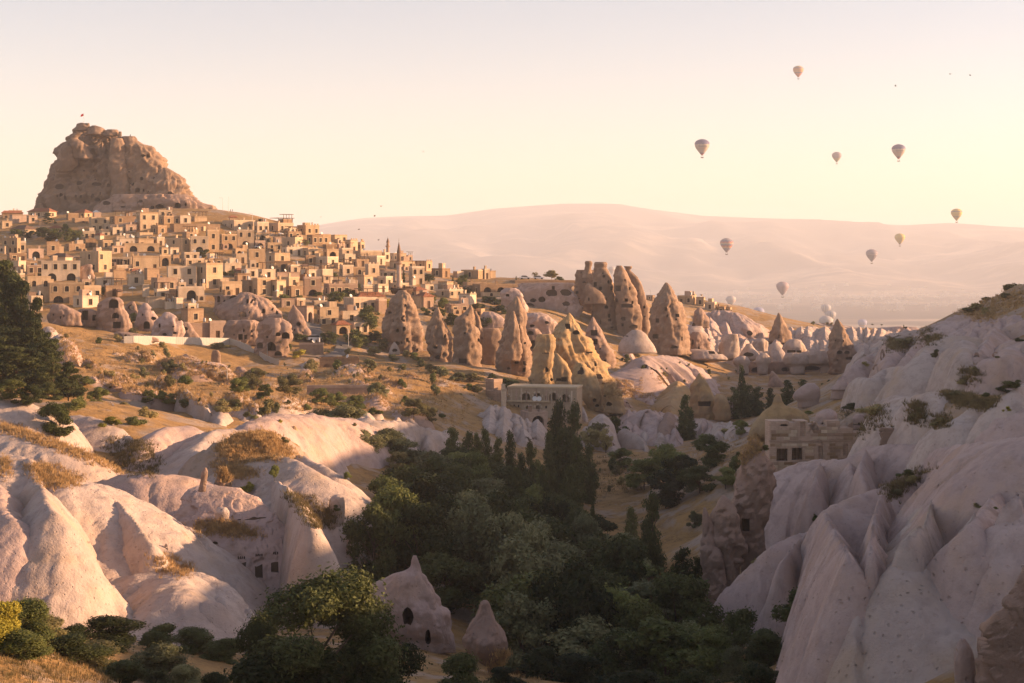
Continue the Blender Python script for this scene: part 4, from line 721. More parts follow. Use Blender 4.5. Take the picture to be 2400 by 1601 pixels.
# behind and right of the arcaded house
for k, (lab, v, Y, rows, mat) in enumerate([
    ('white dome curling down beside the tall poplars under the arcaded house', 'T', 330, [(465, 390, 460), (510, 350, 540), (580, 330, 600), (670, 360, 638), (760, 420, 648), (810, 440, 650)], 'tuff'),
    ('pale hook of rock behind the chimney stump by the poplars', 'T', 338, [(402, 232, 280), (430, 228, 310), (480, 235, 330), (540, 250, 340)], 'tuff'),
    ('long white tail of rock lying right of the curling dome', 'T', 328, [(590, 620, 680, 596), (650, 650, 780, 640), (720, 700, 860, 700), (760, 770, 892, 740), (790, 810, 890, 800)], 'tuff'),
    ('low pale shoulder under the tall poplars', 'T', 322, [(590, 280, 310), (650, 280, 360), (720, 280, 385), (780, 285, 390)], 'tuff'),
    ('round grey-pink dome cluster in the valley with caves', 'T', 350, [(428, 800, 930), (455, 720, 1030), (500, 670, 1080), (560, 660, 1120), (640, 680, 1140), (720, 720, 1140)], 'tuffp'),
    ('brown rock shoulder with a hollow at the right of the dome cluster', 'T', 345, [(465, 1030, 1080), (520, 940, 1120), (600, 900, 1138), (680, 880, 1140), (740, 880, 1140)], 'tuffr'),
    ('little white cone at the foot of the dome cluster', 'T', 340, [(625, 815, 830), (660, 798, 860), (710, 790, 885), (750, 785, 895)], 'tuff'),
    ('pale bulge rising at the right foot of the dome cluster', 'T', 336, [(645, 950, 1000), (690, 915, 1030), (730, 905, 1050), (770, 905, 1050)], 'tuff'),
    ('pointed white rock left of a pair in the valley bottom', 'T', 342, [(512, 1365, 1385), (550, 1330, 1398), (600, 1310, 1400), (650, 1305, 1400), (700, 1300, 1400)], 'tuffp'),
    ('round white rock right of a pair in the valley bottom', 'T', 340, [(556, 1400, 1435), (600, 1390, 1462), (650, 1390, 1465), (700, 1390, 1465)], 'tuffp'),
    ('wide low white hump near the bare trees', 'T', 335, [(575, 1500, 1550), (610, 1450, 1580), (660, 1410, 1600), (720, 1400, 1610)], 'tuff'),
    ('pale ribbed slope running down left of the yellow valley cone', 'T', 405, [(168, 1115, 1150), (230, 1050, 1190), (310, 970, 1200), (390, 900, 1210), (440, 900, 1210)], 'tuffy'),
    ('small yellow wall of rock below the ribbed slope', 'T', 398, [(385, 1040, 1130), (420, 1010, 1140), (480, 1005, 1140)], 'tuffy'),
    ('pink whaleback ridge behind the yellow valley cone', 'T', 455, [(55, 1260, 1300), (90, 1240, 1420), (130, 1200, 1500), (190, 1180, 1540), (250, 1300, 1565), (300, 1400, 1575)], 'tuffp'),
    ('pink pleated fan of rock above the golden hollow', 'D', 455, [(1000, 1020, 1260), (1030, 1000, 1380), (1080, 990, 1440), (1140, 1000, 1520), (1200, 1040, 1560), (1260, 1100, 1560)], 'tuffp'),
    ('pointed pink cone in front of the pleated fan', 'D', 445, [(1052, 1002, 1014), (1090, 985, 1050), (1140, 960, 1110), (1200, 945, 1145), (1240, 940, 1150)], 'tuffp'),
    ('sharp pink pleat in the middle of the pleated fan', 'D', 446, [(1000, 1235, 1250), (1060, 1220, 1280), (1140, 1190, 1300), (1220, 1170, 1310), (1260, 1170, 1310)], 'tuffp'),
    ('white strip of rock lying on the golden hollow', 'D', 425, [(1100, 740, 860, 1130), (740, 1130, 860, 1120), (800, 1170, 900, 1170), (860, 1220, 935, 1250)][1:], 'tuff'),
    ('small hooked rock with a hollow above the golden hollow', 'D', 462, [(930, 835, 900), (960, 815, 925), (1000, 880, 935), (1040, 900, 940)], 'tuffp')]):
    ca = {4: [(800, 690, 60, 30)], 5: [(1060, 610, 110, 60, 'o', .8)], 18: [(865, 975, 50, 40, 'o', .8)]}.get(k, ())
    fold = dict(fl=.3, fs=3.2) if 'pleat' in lab or 'ribbed' in lab else {}
    rows_ridge('tuff_lobe', lab, v, rows, mat, 'tuff lobe', 'tuff lobes of the valley', 260 + k, p=1.7, bil=.3, bls=2.0, fold=.5 if fold else 0)
# slope and mushroom ledge at the far right of the middle ground
for k, (lab, v, Y, rows, mat, ca) in enumerate([
    ('pink fluted flank below the stone houses on the plateau', 'D', 590, [(585, 1640, 1800), (630, 1580, 1900), (690, 1560, 1960), (760, 1560, 2020), (830, 1580, 2060)], 'tuffp', []),
    ('sunlit fluted spur right of the plateau flank', 'D', 585, [(600, 1800, 1880), (660, 1780, 1990), (730, 1760, 2090), (800, 1760, 2150), (850, 1780, 2160)], 'tuffp', [(1990, 790, 60, 50, 'o', 1)]),
    ('white saddle of tuff right of the great pink pyramid', 'D', 520, [(725, 1440, 1550), (755, 1400, 1565), (800, 1400, 1600), (850, 1420, 1620)], 'tuff', []),
    ('white lower saddle with round doorways', 'D', 505, [(935, 1440, 1520), (960, 1430, 1700), (1000, 1440, 1760), (1040, 1450, 1780)], 'tuff', [(1645, 960, 56, 36, 'a'), (1720, 960, 56, 40, 'a')]),
    ('white wishbone ridge above the mushroom ledge', 'D', 520, [(800, 1750, 1890), (860, 1720, 1900), (930, 1700, 1900), (1000, 1690, 1880), (1030, 1690, 1870)], 'tuff', []),
    ('white tent-shaped hood at the left of the mushroom ledge', 'E', 505, [(610, 255, 300), (630, 225, 330), (650, 212, 340), (668, 216, 340), (690, 240, 330), (745, 240, 330)], 'tuff', []),
    ('white tent-shaped hood second along the mushroom ledge', 'E', 505, [(588, 420, 460), (612, 395, 482), (640, 385, 488), (660, 385, 486), (680, 400, 470), (745, 400, 470)], 'tuff', []),
    ('white tent-shaped hood above the second one', 'E', 520, [(515, 515, 545), (545, 490, 575), (590, 480, 600), (640, 490, 605), (670, 495, 600), (690, 520, 590), (745, 525, 590)], 'tuff', []),
    ('wide drooping hood in the middle of the mushroom ledge', 'E', 505, [(590, 590, 740), (620, 585, 770), (650, 590, 775), (672, 600, 770), (690, 640, 740), (745, 640, 740)], 'tuff', []),
    ('wide drooping hood right of the middle of the mushroom ledge', 'E', 505, [(568, 790, 900), (600, 760, 930), (640, 755, 950), (670, 760, 950), (690, 860, 930), (755, 850, 930)], 'tuff', []),
    ('big rounded hood with two dark windows above the ledge', 'E', 530, [(488, 625, 690), (520, 590, 725), (560, 575, 748), (590, 575, 750), (620, 580, 750)], 'tuff', [(645, 580, 56, 26, 'r'), (700, 580, 38, 24, 'r')]),
    ('pale hood with a cave at the left above the ledge', 'E', 525, [(520, 310, 350), (560, 280, 380), (600, 260, 405), (640, 260, 405)], 'tuff', [(325, 600, 80, 36)]),
    ('long white ridge running up left above the ledge', 'E', 545, [(485, 380, 450), (510, 355, 466), (550, 340, 470), (600, 340, 470)], 'tuff', []),
    ('brown undercut wall below the mushroom ledge', 'E', 515, [(655, 300, 900), (690, 290, 930), (740, 290, 940), (780, 290, 940)], 'tuffr', [(390, 712, 90, 40), (790, 700, 130, 40), (600, 710, 70, 36)]),
    ('white pleated bank under the plateau rim', 'E', 660, [(385, 620, 1000), (420, 640, 1150), (470, 700, 1200), (530, 740, 1240), (580, 760, 1240)], 'tuff', []),
    ('white fan of tuff right of the tall brown chimney', 'E', 590, [(500, 1200, 1260), (530, 1160, 1290), (580, 1140, 1320), (640, 1130, 1330)], 'tuff', []),
    ('pale pleated bank at the right end of the plateau', 'E', 640, [(405, 1280, 1560), (440, 1240, 1590), (480, 1200, 1590), (530, 1190, 1560), (570, 1200, 1500)], 'tuffp', []),
    ('low pink hump on the plateau slope near the skyline chimney', 'E', 640, [(440, 720, 790), (470, 700, 800), (510, 700, 800)], 'tuffp', [])]):
    rock('tuff_hood', lab, v, Y, rows, mat, n=(0, -.95, .2), bulge=.5 if 'wall' not in lab else .12, tilt=4 if 'ledge' not in lab else 0, seed=300 + k, amp=.45, ls=4, bil=.5, bls=3.0, fl=.22 if ('fluted' in lab or 'pleat' in lab or 'fan' in lab) else .06, fs=3.5, sp=3.2, cat='tuff hood', group='tuff hoods across the valley', caves=ca)
pleats('E', [(620, 392), (800, 390), (1000, 395), (1200, 400), (1400, 412), (1560, 420)], [(640, 470), (800, 500), (1000, 520), (1180, 520), (1300, 520), (1450, 500)], 16, 4.2, 3.4, 'tuff', 'narrow white rib under the plateau rim', 'white ribs under the plateau rim', 3)
pleats('D', [(1450, 720), (1600, 600), (1800, 590), (1950, 640), (2100, 720)], [(1500, 930), (1650, 830), (1850, 830), (2000, 850), (2160, 850)], 13, 3.4, 3.2, 'tuffp', 'pink rib below the plateau houses', 'pink ribs below the plateau houses', 4)
pleats('D', [(1000, 1000), (1150, 1000), (1300, 1020), (1440, 1060), (1540, 1110)], [(960, 1200), (1120, 1250), (1300, 1260), (1420, 1240), (1560, 1260)], 10, 3.8, 2.6, 'tuffp', 'sharp pink rib of the pleated fan', 'pink ribs of the pleated fan', 5)
pleats('E', [(20, 480), (150, 455), (300, 475), (430, 485)], [(20, 640), (130, 640), (230, 625), (340, 615)], 8, 4, 3, 'tuff', 'white rib left of the mushroom ledge', 'white ribs by the mushroom ledge', 6)
pleats('E', [(430, 470), (560, 450), (720, 470), (880, 480), (1130, 520), (1250, 500)], [(420, 600), (540, 620), (700, 600), (880, 600), (1160, 640), (1300, 620)], 14, 4, 3.2, 'tuff', 'white rib above the mushroom ledge', 'white ribs above the mushroom ledge', 7)
pleats('T', [(660, 440), (900, 440), (1120, 480)], [(640, 700), (900, 740), (1130, 720)], 8, 3, 2.2, 'tuffp', 'grey-pink rib of the valley dome cluster', 'ribs of the valley dome cluster', 8)
pleats('U', [(900, 600), (1100, 500), (1300, 430), (1600, 470), (1900, 420)], [(950, 700), (1150, 690), (1400, 680), (1650, 640), (1850, 620)], 15, 1.6, 2.2, 'tuffp', 'thin eroded rib high on the right hill', 'thin ribs high on the right hill', 9)
pleats('T', [(1300, 500), (1450, 560), (1600, 540), (1760, 560)], [(1290, 660), (1430, 700), (1580, 690), (1780, 660)], 8, 2.4, 1.9, 'tuff', 'low white rib in the valley bottom', 'low white ribs in the valley bottom', 10)
pleats('I', [(980, 290), (1060, 275), (1150, 330), (1220, 380), (1330, 380)], [(960, 430), (1060, 470), (1150, 500), (1240, 540), (1330, 540)], 8, 3, 2.0, 'tuff', 'cream rib below the arcaded house', 'cream ribs below the arcaded house', 11)
ridge('tuff_ridge', 'white bank that the mushroom hoods stand on', 'E', [(205, 620, 3), (330, 590, 5), (480, 570, 6), (640, 560, 6.5), (800, 580, 6), (930, 610, 4)], 'tuff', w=5, wf=4, p=1.6, seed=91, fold=.6, bil=.4)
rs = random.Random(21); nb = 0                   # pale outcrops breaking through the open slopes
for zn, pl in {'below the white fence': [(230, 810), (420, 870), (600, 910), (640, 870), (560, 835), (330, 815)], 'on the golden hill': [(720, 930), (880, 860), (1060, 880), (1090, 960), (960, 970), (760, 960)], 'on the bushy left slope': [(200, 880), (350, 930), (540, 975), (600, 950), (420, 900), (250, 850)], 'at the village foot': [(650, 850), (860, 845), (900, 900), (720, 905)], 'in the far hollow': [(1430, 890), (1540, 880), (1560, 940), (1440, 950)]}.items():
    x0, x1 = min(q[0] for q in pl), max(q[0] for q in pl); y0, y1 = min(q[1] for q in pl), max(q[1] for q in pl); L = []
    while len(L) < 11:
        x, y = rs.uniform(x0, x1), rs.uniform(y0, y1)
        j = len(pl) - 1; r_ = False
        for i in range(len(pl)):
            if (pl[i][1] > y) != (pl[j][1] > y) and x < (pl[j][0] - pl[i][0]) * (y - pl[i][1]) / (pl[j][1] - pl[i][1]) + pl[i][0]: r_ = not r_
            j = i
        if r_: L.append((x, y))
    for i, (x, y) in enumerate(sorted(L)):
        h = rs.uniform(.7, 2.0); dx, dy = rs.uniform(-8, 22), rs.uniform(5, 16); nb += 1
        ridge('tuff_outcrop', f'pale rock outcrop {zn}, {ORD[i]} from the left', 'P', [(x, y, h * .6), (x + dx * .3, y + dy * .25, h), (x + dx * .7, y + dy * .7, h * .8), (x + dx, y + dy, h * .3)], rs.choice(['tuff', 'tuffp', 'tuffp', 'tuffr']), 'rock outcrop', f'pale outcrops {zn}', seed=900 + nb, w=h * rs.uniform(1.0, 2.0), p=1.8, bil=.35, bls=1.2, amp=.4, ls=2)
# ---------------------------------------------------------------- right hillside
RG = dict(amp=.25, ls=4.0, bil=.09, bls=1.3, rough=.04, sp=4.0, cat='tuff ridge')
for k, (lab, v, pts, mat, kw) in enumerate([
    ('long pale spine falling between the prow and the near cliffs', 'K', [(1400, 425, 3), (1330, 560, 5), (1250, 720, 6), (1165, 900, 6), (1095, 1080, 5), (1045, 1250, 2.5)], 'tuff', dict(w=6, p=1.45)),
    ('wide smooth shoulder of tuff behind the long pale spine', 'K', [(1260, 360, 3), (1330, 345, 4), (1450, 325, 5), (1600, 300, 5.5), (1800, 285, 6), (1950, 270, 6)], 'tuffp', dict(w=5, wf=13)),
    ('great prow of pink tuff rising to a sharp corner over the dark bushes', 'K', [(1180, 480, 3.5), (1060, 530, 5.5), (900, 590, 7), (800, 635, 7.8), (742, 660, 8)], 'tuffp', dict(w=4, wf=9, p=1.5)),
    ('lit fold running down the front of the great prow', 'K', [(742, 665, 8), (800, 770, 8), (870, 880, 7.4), (950, 980, 6.2), (1000, 1090, 4.6), (1015, 1210, 2)], 'tuffp', dict(w=4.5, p=1.3)),
    ('smooth pink knee of rock above the dark bushes', 'K', [(735, 745, 4.5), (640, 780, 5.5), (540, 805, 6), (440, 875, 6), (340, 975, 5), (305, 1060, 3.5)], 'tuffp', dict(w=4, wf=6, p=1.6)),
    ('small pink fold between the knee and the great prow', 'K', [(720, 960, 4), (640, 1000, 4.2), (560, 1060, 3.6), (530, 1150, 2)], 'tuffp', dict(w=4, p=1.7)),
    ('broad pink ridge wall below the stone ruin', 'K', [(1345, 325, 3), (1200, 312, 4), (1080, 312, 4.6), (940, 332, 5), (850, 398, 5), (720, 395, 5.5), (600, 420, 6), (480, 465, 6.5), (440, 480, 6)], 'tuffp', dict(w=3.5, wf=10, p=1.45)),
    ('pink spur dropping from the ridge wall beside its grassy hollow', 'K', [(870, 410, 5), (890, 500, 4.6), (850, 580, 3.6), (800, 650, 2)], 'tuffp', dict(w=4, p=1.5)),
    ('overhanging pink tongue of rock at the right edge', 'K', [(1900, 440, 5), (1700, 560, 5), (1560, 670, 5.5), (1420, 800, 5.5), (1320, 900, 5), (1285, 950, 4.5)], 'tuffp', dict(w=3.5, p=1.6)),
    ('pale buttress plunging to the lower right corner', 'K', [(1900, 610, 5), (1720, 690, 5.5), (1595, 765, 6), (1495, 880, 6.5), (1430, 1040, 6), (1340, 1190, 5.5), (1270, 1330, 4.5), (1240, 1450, 3)], 'tuffp', dict(w=5, wf=6, p=1.5, amp=.35, bil=.2)),
    ('second fold of the pale buttress nearer the corner', 'K', [(1850, 720, 6), (1740, 900, 6.5), (1680, 1080, 6), (1620, 1250, 5.4), (1585, 1400, 4)], 'tuffp', dict(w=4, p=1.5)),
    ('leaning pod of pink rock with hollows at the left of the upper hillside', 'U', [(590, 650, 3.5), (612, 735, 5), (580, 850, 5), (510, 990, 3.5), (480, 1050, 2)], 'tuffp', dict(w=5, p=1.8)),
    ('tilted pink fin right of the leaning pod', 'U', [(935, 628, 3.5), (860, 740, 4.5), (760, 850, 4.5), (680, 930, 3)], 'tuffp', dict(w=4, p=1.6)),
    ('rounded pink nub below the tilted fin', 'U', [(830, 758, 3.5), (815, 850, 4), (800, 950, 2.5)], 'tuffp', dict(w=4, p=1.9)),
    ('low pink hump at the left base of the upper hillside', 'U', [(445, 798, 3), (340, 855, 4), (200, 950, 4), (120, 1040, 3), (90, 1110, 2)], 'tuffp', dict(w=4, wf=6, p=1.8)),
    ('great smooth dome with a carved cave house in its front', 'U', [(1480, 660, 5), (1300, 645, 6.5), (1110, 648, 7), (1010, 725, 7), (900, 840, 6.5), (800, 960, 5)], 'tuff', dict(w=6, wf=13, p=1.7)),
    ('right shoulder of the great smooth dome', 'U', [(1330, 680, 7), (1345, 850, 6), (1320, 1000, 4), (1290, 1060, 2)], 'tuff', dict(w=6, p=1.9)),
    ('white rounded ledge of rock jutting left below the carved cave house', 'U', [(800, 955, 5), (640, 955, 5), (540, 985, 5), (430, 1060, 5), (270, 1075, 5), (212, 1120, 4.5)], 'tuff', dict(w=4, wf=4, p=2.4)),
    ('tall pink fin with a doorway right of the great smooth dome', 'U', [(1662, 542, 4), (1610, 640, 5), (1520, 770, 5.5), (1430, 880, 5), (1390, 960, 3.5)], 'tuffp', dict(w=5, p=1.5)),
    ('pink shoulder with a niche beside the tall fin', 'U', [(1800, 690, 4), (1720, 740, 4), (1660, 830, 3), (1640, 910, 1.5)], 'tuffp', dict(w=4, p=1.7)),
    ('jutting pink slab with a shadowed underside at the right edge', 'U', [(2050, 690, 5), (1830, 710, 5), (1820, 830, 5), (1680, 880, 5), (1540, 895, 4.8), (1475, 935, 4.2)], 'tuffp', dict(w=4, wf=4, p=2.4)),
    ('broad white double dome above the stone ruin', 'U', [(1300, 1330, 4.5), (1170, 1250, 6), (1030, 1203, 7), (920, 1235, 7), (810, 1268, 6.4), (690, 1252, 6.6), (580, 1308, 5), (510, 1370, 3.5)], 'tuff', dict(w=5, wf=9, p=1.8)),
    ('front bulge of the white double dome', 'U', [(1030, 1215, 7), (1080, 1340, 6), (1080, 1470, 4), (1060, 1580, 2)], 'tuff', dict(w=5.5, p=1.9)),
    ('left half of the white double dome falling to the ruin', 'U', [(690, 1260, 6.6), (660, 1390, 5.5), (650, 1520, 3.5)], 'tuff', dict(w=5, p=1.8)),
    ('white whaleback curling up to the right edge', 'U', [(1590, 1370, 4), (1500, 1342, 5), (1400, 1385, 5.5), (1300, 1465, 5.5), (1190, 1560, 4.5), (1090, 1650, 3)], 'tuff', dict(w=4, wf=6, p=1.8)),
    ('slim white whaleback beside the curling one', 'U', [(2050, 1080, 5), (1880, 1180, 5.5), (1760, 1270, 5.5), (1650, 1360, 5.5), (1570, 1470, 4.5), (1510, 1600, 3)], 'tuff', dict(w=4.5, p=1.7)),
    ('pink pyramid face with a small tree at its crack on the right edge', 'U', [(2050, 1270, 5), (1880, 1305, 5), (1790, 1370, 5), (1720, 1480, 4), (1650, 1600, 2.5)], 'tuffp', dict(w=4.5, wf=7, p=1.5)),
    ('thin pale rib high on the upper hillside', 'U', [(1960, 470, 3), (1800, 540, 3), (1700, 620, 2.5)], 'tuffp', dict(w=4, p=1.7)),
    ('small pointed rib left of the thin pale one', 'U', [(1440, 570, 2.2), (1400, 640, 2), (1300, 690, 1)], 'tuffp', dict(w=3, p=1.5)),
    ('eroded pale crest along the skyline of the right hill', 'U', [(900, 605, 2), (1000, 550, 2.4), (1130, 490, 2.6), (1270, 430, 2.4)], 'tuffp', dict(w=5, wf=10, p=1.5, fold=.6)),
    ('cream spur standing left of the tall pink fin', 'U', [(1050, 630, 2.6), (1020, 690, 2.6), (980, 740, 2)], 'tuff', dict(w=2.6, p=1.5)),
    ('sharp pink fin hanging from the crest of the great prow', 'K', [(1050, 545, 7), (1005, 700, 7.6), (985, 860, 7.2), (1005, 1000, 5.5)], 'tuffp', dict(w=2.6, p=1.4)),
    ('sharp pale crest fin along the long spine', 'K', [(1395, 440, 5.5), (1305, 600, 7.2), (1205, 780, 7.8), (1120, 960, 7.2), (1070, 1120, 5.5)], 'tuff', dict(w=2.4, p=1.35)),
    ('pale fin right of the long spine', 'K', [(1525, 640, 6), (1425, 800, 7.2), (1335, 960, 7.2), (1270, 1120, 5.5)], 'tuff', dict(w=2.6, p=1.4)),
    ('pink fin above the plunging buttress', 'K', [(1760, 560, 6.5), (1625, 700, 7.8), (1505, 850, 8.2), (1445, 1000, 7.6), (1365, 1160, 6.5)], 'tuffp', dict(w=2.4, p=1.4)),
    ('pale fin low on the plunging buttress', 'K', [(1700, 760, 7), (1610, 900, 8.2), (1550, 1040, 8), (1490, 1170, 7), (1420, 1290, 5.5)], 'tuffp', dict(w=2.5, p=1.4)),
    ('narrow pink fin on the smooth knee', 'K', [(640, 785, 6.5), (565, 855, 7.2), (500, 950, 6.6), (470, 1050, 5)], 'tuffp', dict(w=2.2, p=1.4)),
    ('short fin on the ridge wall left of its grassy hollow', 'K', [(720, 400, 6), (690, 500, 6.6), (650, 600, 5.6), (620, 680, 4)], 'tuffp', dict(w=2.6, p=1.4)),
    ('short fin in the middle of the ridge wall', 'K', [(960, 340, 5.6), (930, 430, 6), (960, 520, 5)], 'tuffp', dict(w=2.4, p=1.4)),
    ('grassy dip between the white domes and the pale wall', 'U', [(1130, 1210, 4), (1250, 1250, 5), (1400, 1280, 5), (1560, 1290, 5), (1680, 1260, 4)], 'ground', dict(w=5, wf=8, p=2))]):
    kw = dict(kw, w=kw['w'] * .66, wf=kw.get('wf', kw['w']) * .7, rill=1.15, fold=kw.get('fold', .75))
    if kw.get('p', 1.6) < 1.75: kw['p'] = kw.get('p', 1.6) * .88
    ridge('tuff_ridge', lab, v, pts, mat, group='tuff ridges of the right hillside', seed=400 + 3 * k, y0=150 if v == 'U' else 78, **kw)
for k, (lab, v, Y, rows, mat, ca, kw) in enumerate([
    ('thin pointed pinnacle at the left foot of the right hillside', 'K', 163, [(648, 108, 120), (690, 102, 138), (760, 98, 160), (860, 98, 190), (960, 102, 215), (1060, 115, 230), (1180, 140, 230)], 'tuffr', [], dict(bulge=.8, bil=.3, crg=.35, cs=1.6)),
    ('rough pinnacle right of the thin one at the hillside foot', 'K', 166, [(583, 206, 222), (620, 180, 250), (690, 150, 282), (760, 140, 300), (860, 130, 312), (960, 140, 312), (1060, 150, 300), (1160, 160, 280)], 'tuffr', [], dict(bulge=.8, bil=.3, crg=.35, cs=1.6)),
    ('tall brown crag with a dark doorway below the stone ruin', 'K', 170, [(290, 366, 384), (330, 336, 420), (390, 316, 446), (450, 300, 472), (550, 272, 470), (650, 252, 440), (750, 282, 425), (850, 300, 422), (960, 312, 420), (1060, 320, 410)], 'tuffr', [(330, 740, 38, 68, 'r', 1.5)], dict(bulge=.7, bil=.3, amp=.4, fl=.12, fs=2.5, crg=.4, cs=1.8)),
    ('rough brown foot of the buttress at the bottom edge', 'K', 89, [(1258, 1230, 1330), (1300, 1150, 1420), (1360, 1102, 1500), (1430, 1104, 1540), (1500, 1100, 1555), (1580, 1085, 1560), (1680, 1070, 1560)], 'tuffr', [], dict(bulge=.4, bil=.3, bls=1.6, amp=.4, crg=.4, cs=1.4)),
    ('oval pale boulder leaning on the buttress foot', 'K', 84, [(1335, 1455, 1480), (1380, 1430, 1510), (1450, 1415, 1528), (1520, 1418, 1532), (1600, 1420, 1530), (1680, 1420, 1530)], 'tuffp', [], dict(bulge=.7, bil=.15, bls=.8)),
    ('dark brown cliff in the lower right corner', 'K', 84, [(960, 1800, 2050), (1080, 1730, 2050), (1180, 1660, 2050), (1290, 1596, 2050), (1400, 1578, 2050), (1520, 1570, 2050), (1680, 1560, 2050)], 'tuffr', [], dict(bulge=.2, bil=.3, bls=1.5, amp=.4, crg=.3, cs=1.2)),
    ('small horned rock lodged below the overhanging tongue', 'K', 104, [(1168, 1238, 1248), (1190, 1238, 1290), (1215, 1245, 1310), (1240, 1255, 1310)], 'tuffr', [], dict(bulge=.7, bil=.2, bls=.6, sp=2.5)),
    ('grey-pink boulder with a cut base left of the white ledge', 'U', 318, [(1113, 75, 140), (1140, 25, 175), (1175, -10, 188), (1190, -25, 190), (1200, 0, 175), (1290, -20, 175)], 'tuffp', [], dict(bulge=.6)),
    ('capped pink boulder further left beside the poplars', 'E', 345, [(808, 760, 810), (840, 700, 850), (870, 665, 862), (905, 650, 862), (925, 655, 855), (940, 680, 850), (990, 690, 850)], 'tuffp', [], dict(bulge=.5)),
    ('striped cream mound with a small knob left of the stone ruin', 'E', 290, [(895, 530, 560), (920, 518, 568), (945, 512, 575), (975, 500, 600), (1010, 450, 700), (1060, 400, 760), (1110, 360, 770), (1170, 330, 770), (1220, 320, 770)], 'tuffy', [], dict(bulge=.35, amp=.4, n=(0, -.9, .4))),
    ('rough front wall of the carved cave house', 'U', 281, [(855, 1040, 1140), (880, 960, 1150), (920, 870, 1185), (980, 820, 1205), (1040, 790, 1215), (1100, 780, 1220), (1140, 780, 1220)], 'tuffr', [(1005, 945, 32, 130, 'r', .9), (1085, 940, 34, 38, 'a', .9), (940, 946, 24, 48, 'a', .9), (1135, 1016, 28, 20, 'r', .8), (1075, 1040, 14, 80, 'r', .3)], dict(bulge=.12, bil=.5, bls=1.5, amp=.4)),
    ('leaning white fold right of the ruin', 'K', 196, [(130, 1060, 1090), (170, 1045, 1140), (220, 1040, 1175), (270, 1050, 1200), (320, 1060, 1215)], 'tuff', [(1052, 250, 18, 36, 'r', .9)] + [(1044 + 9 * i, 208, 6, 9, 'r', .4) for i in range(3)], dict(bulge=.5, sp=3)),
    ]):
    rock('rock_outcrop', lab, v, None if 'pinnacle' in lab or 'crag' in lab or 'cliff in' in lab or 'boulder' in lab or 'mound' in lab else Y, rows, mat, caves=ca, seed=500 + k, group='rock outcrops of the right hillside', **dict(RG, **kw))
# ---------------------------------------------------------------- village houses
def masonry(name, c1, c2, mortar, sx=.55, sy=.26):
    d = Nd(name); b = d.t.nodes.new('ShaderNodeTexBrick'); v = d.t.nodes.new('ShaderNodeCombineXYZ')
    d.t.links.new(d.math('ADD', d.sep(d.O, 0), d.sep(d.O, 1)), v.inputs[0]); d.t.links.new(d.sep(d.O, 2), v.inputs[1])
    d.t.links.new(v.outputs[0], b.inputs['Vector']); b.inputs['Scale'].default_value = 1.0
    b.inputs['Brick Width'].default_value = sx; b.inputs['Row Height'].default_value = sy; b.inputs['Mortar Size'].default_value = .012
    b.inputs['Color1'].default_value = (*c1, 1); b.inputs['Color2'].default_value = (*c2, 1); b.inputs['Mortar'].default_value = (*mortar, 1)
    r = d.rnd(); c = d.mix(b.outputs[0], d.mix((.74, .66, .58), (1.22, 1.17, 1.12), r), 1.0, 'MULTIPLY')
    st = d.ramp(d.nz(1.0, 5, .7, d.mapv((.5, .5, .12))), [(.45, 1.0), (.75, .66)])
    c = d.mix(c, st, 1.0, 'MULTIPLY'); d.col(c)
    d.bump(d.math('ADD', b.outputs[1], d.math('MULTIPLY', d.nz(3.0, 4, .6), -.6)), .05, -.5); return d.m
HM = {'c': masonry('stone_cream', (.52, .395, .265), (.47, .35, .23), (.42, .315, .21)), 'w': masonry('stone_pale', (.58, .48, .37), (.54, .44, .33), (.48, .39, .30)),
      'b': masonry('stone_brown', (.36, .255, .165), (.29, .20, .13), (.25, .18, .12)), 'g': masonry('stone_rose', (.44, .33, .26), (.38, .28, .22), (.33, .25, .19))}
M['glass'] = plain('window_dark', (.035, .03, .028), .25); M['wood'] = plain('dark_wood', (.085, .05, .03), .75, var=.3); M['woodl'] = plain('weathered_wood', (.22, .14, .08), .8, var=.3)
M['white'] = plain('white_paint', (.72, .68, .62), .6); M['metal'] = plain('dull_metal', (.34, .34, .35), .45, .6); M['trim'] = plain('stone_trim', (.55, .42, .27), .9, var=.15)
d = Nd('roof_tiles'); tx = d.t.nodes.new('ShaderNodeTexWave'); tx.inputs['Scale'].default_value = 3.2; d.t.links.new(d.O, tx.inputs['Vector'])
d.col(d.mix(d.mix((.36, .14, .075), (.26, .115, .07), d.nz(1.2, 4)), (.16, .09, .06), d.math('MULTIPLY', d.ramp(d.nz(4.0, 2), [(.5, 0), (.6, 1)]), .5))); d.bump(tx.outputs[1], .06, .8); M['tile'] = d.m
d = Nd('roof_brown'); d.col(d.mix((.17, .10, .07), (.12, .08, .06), d.nz(1.2, 4))); M['tiled'] = d.m
M['shut'] = plain('green_shutter', (.10, .13, .10), .7); M['canvas'] = plain('white_canvas', (.78, .74, .68), .8)
WIN = {}
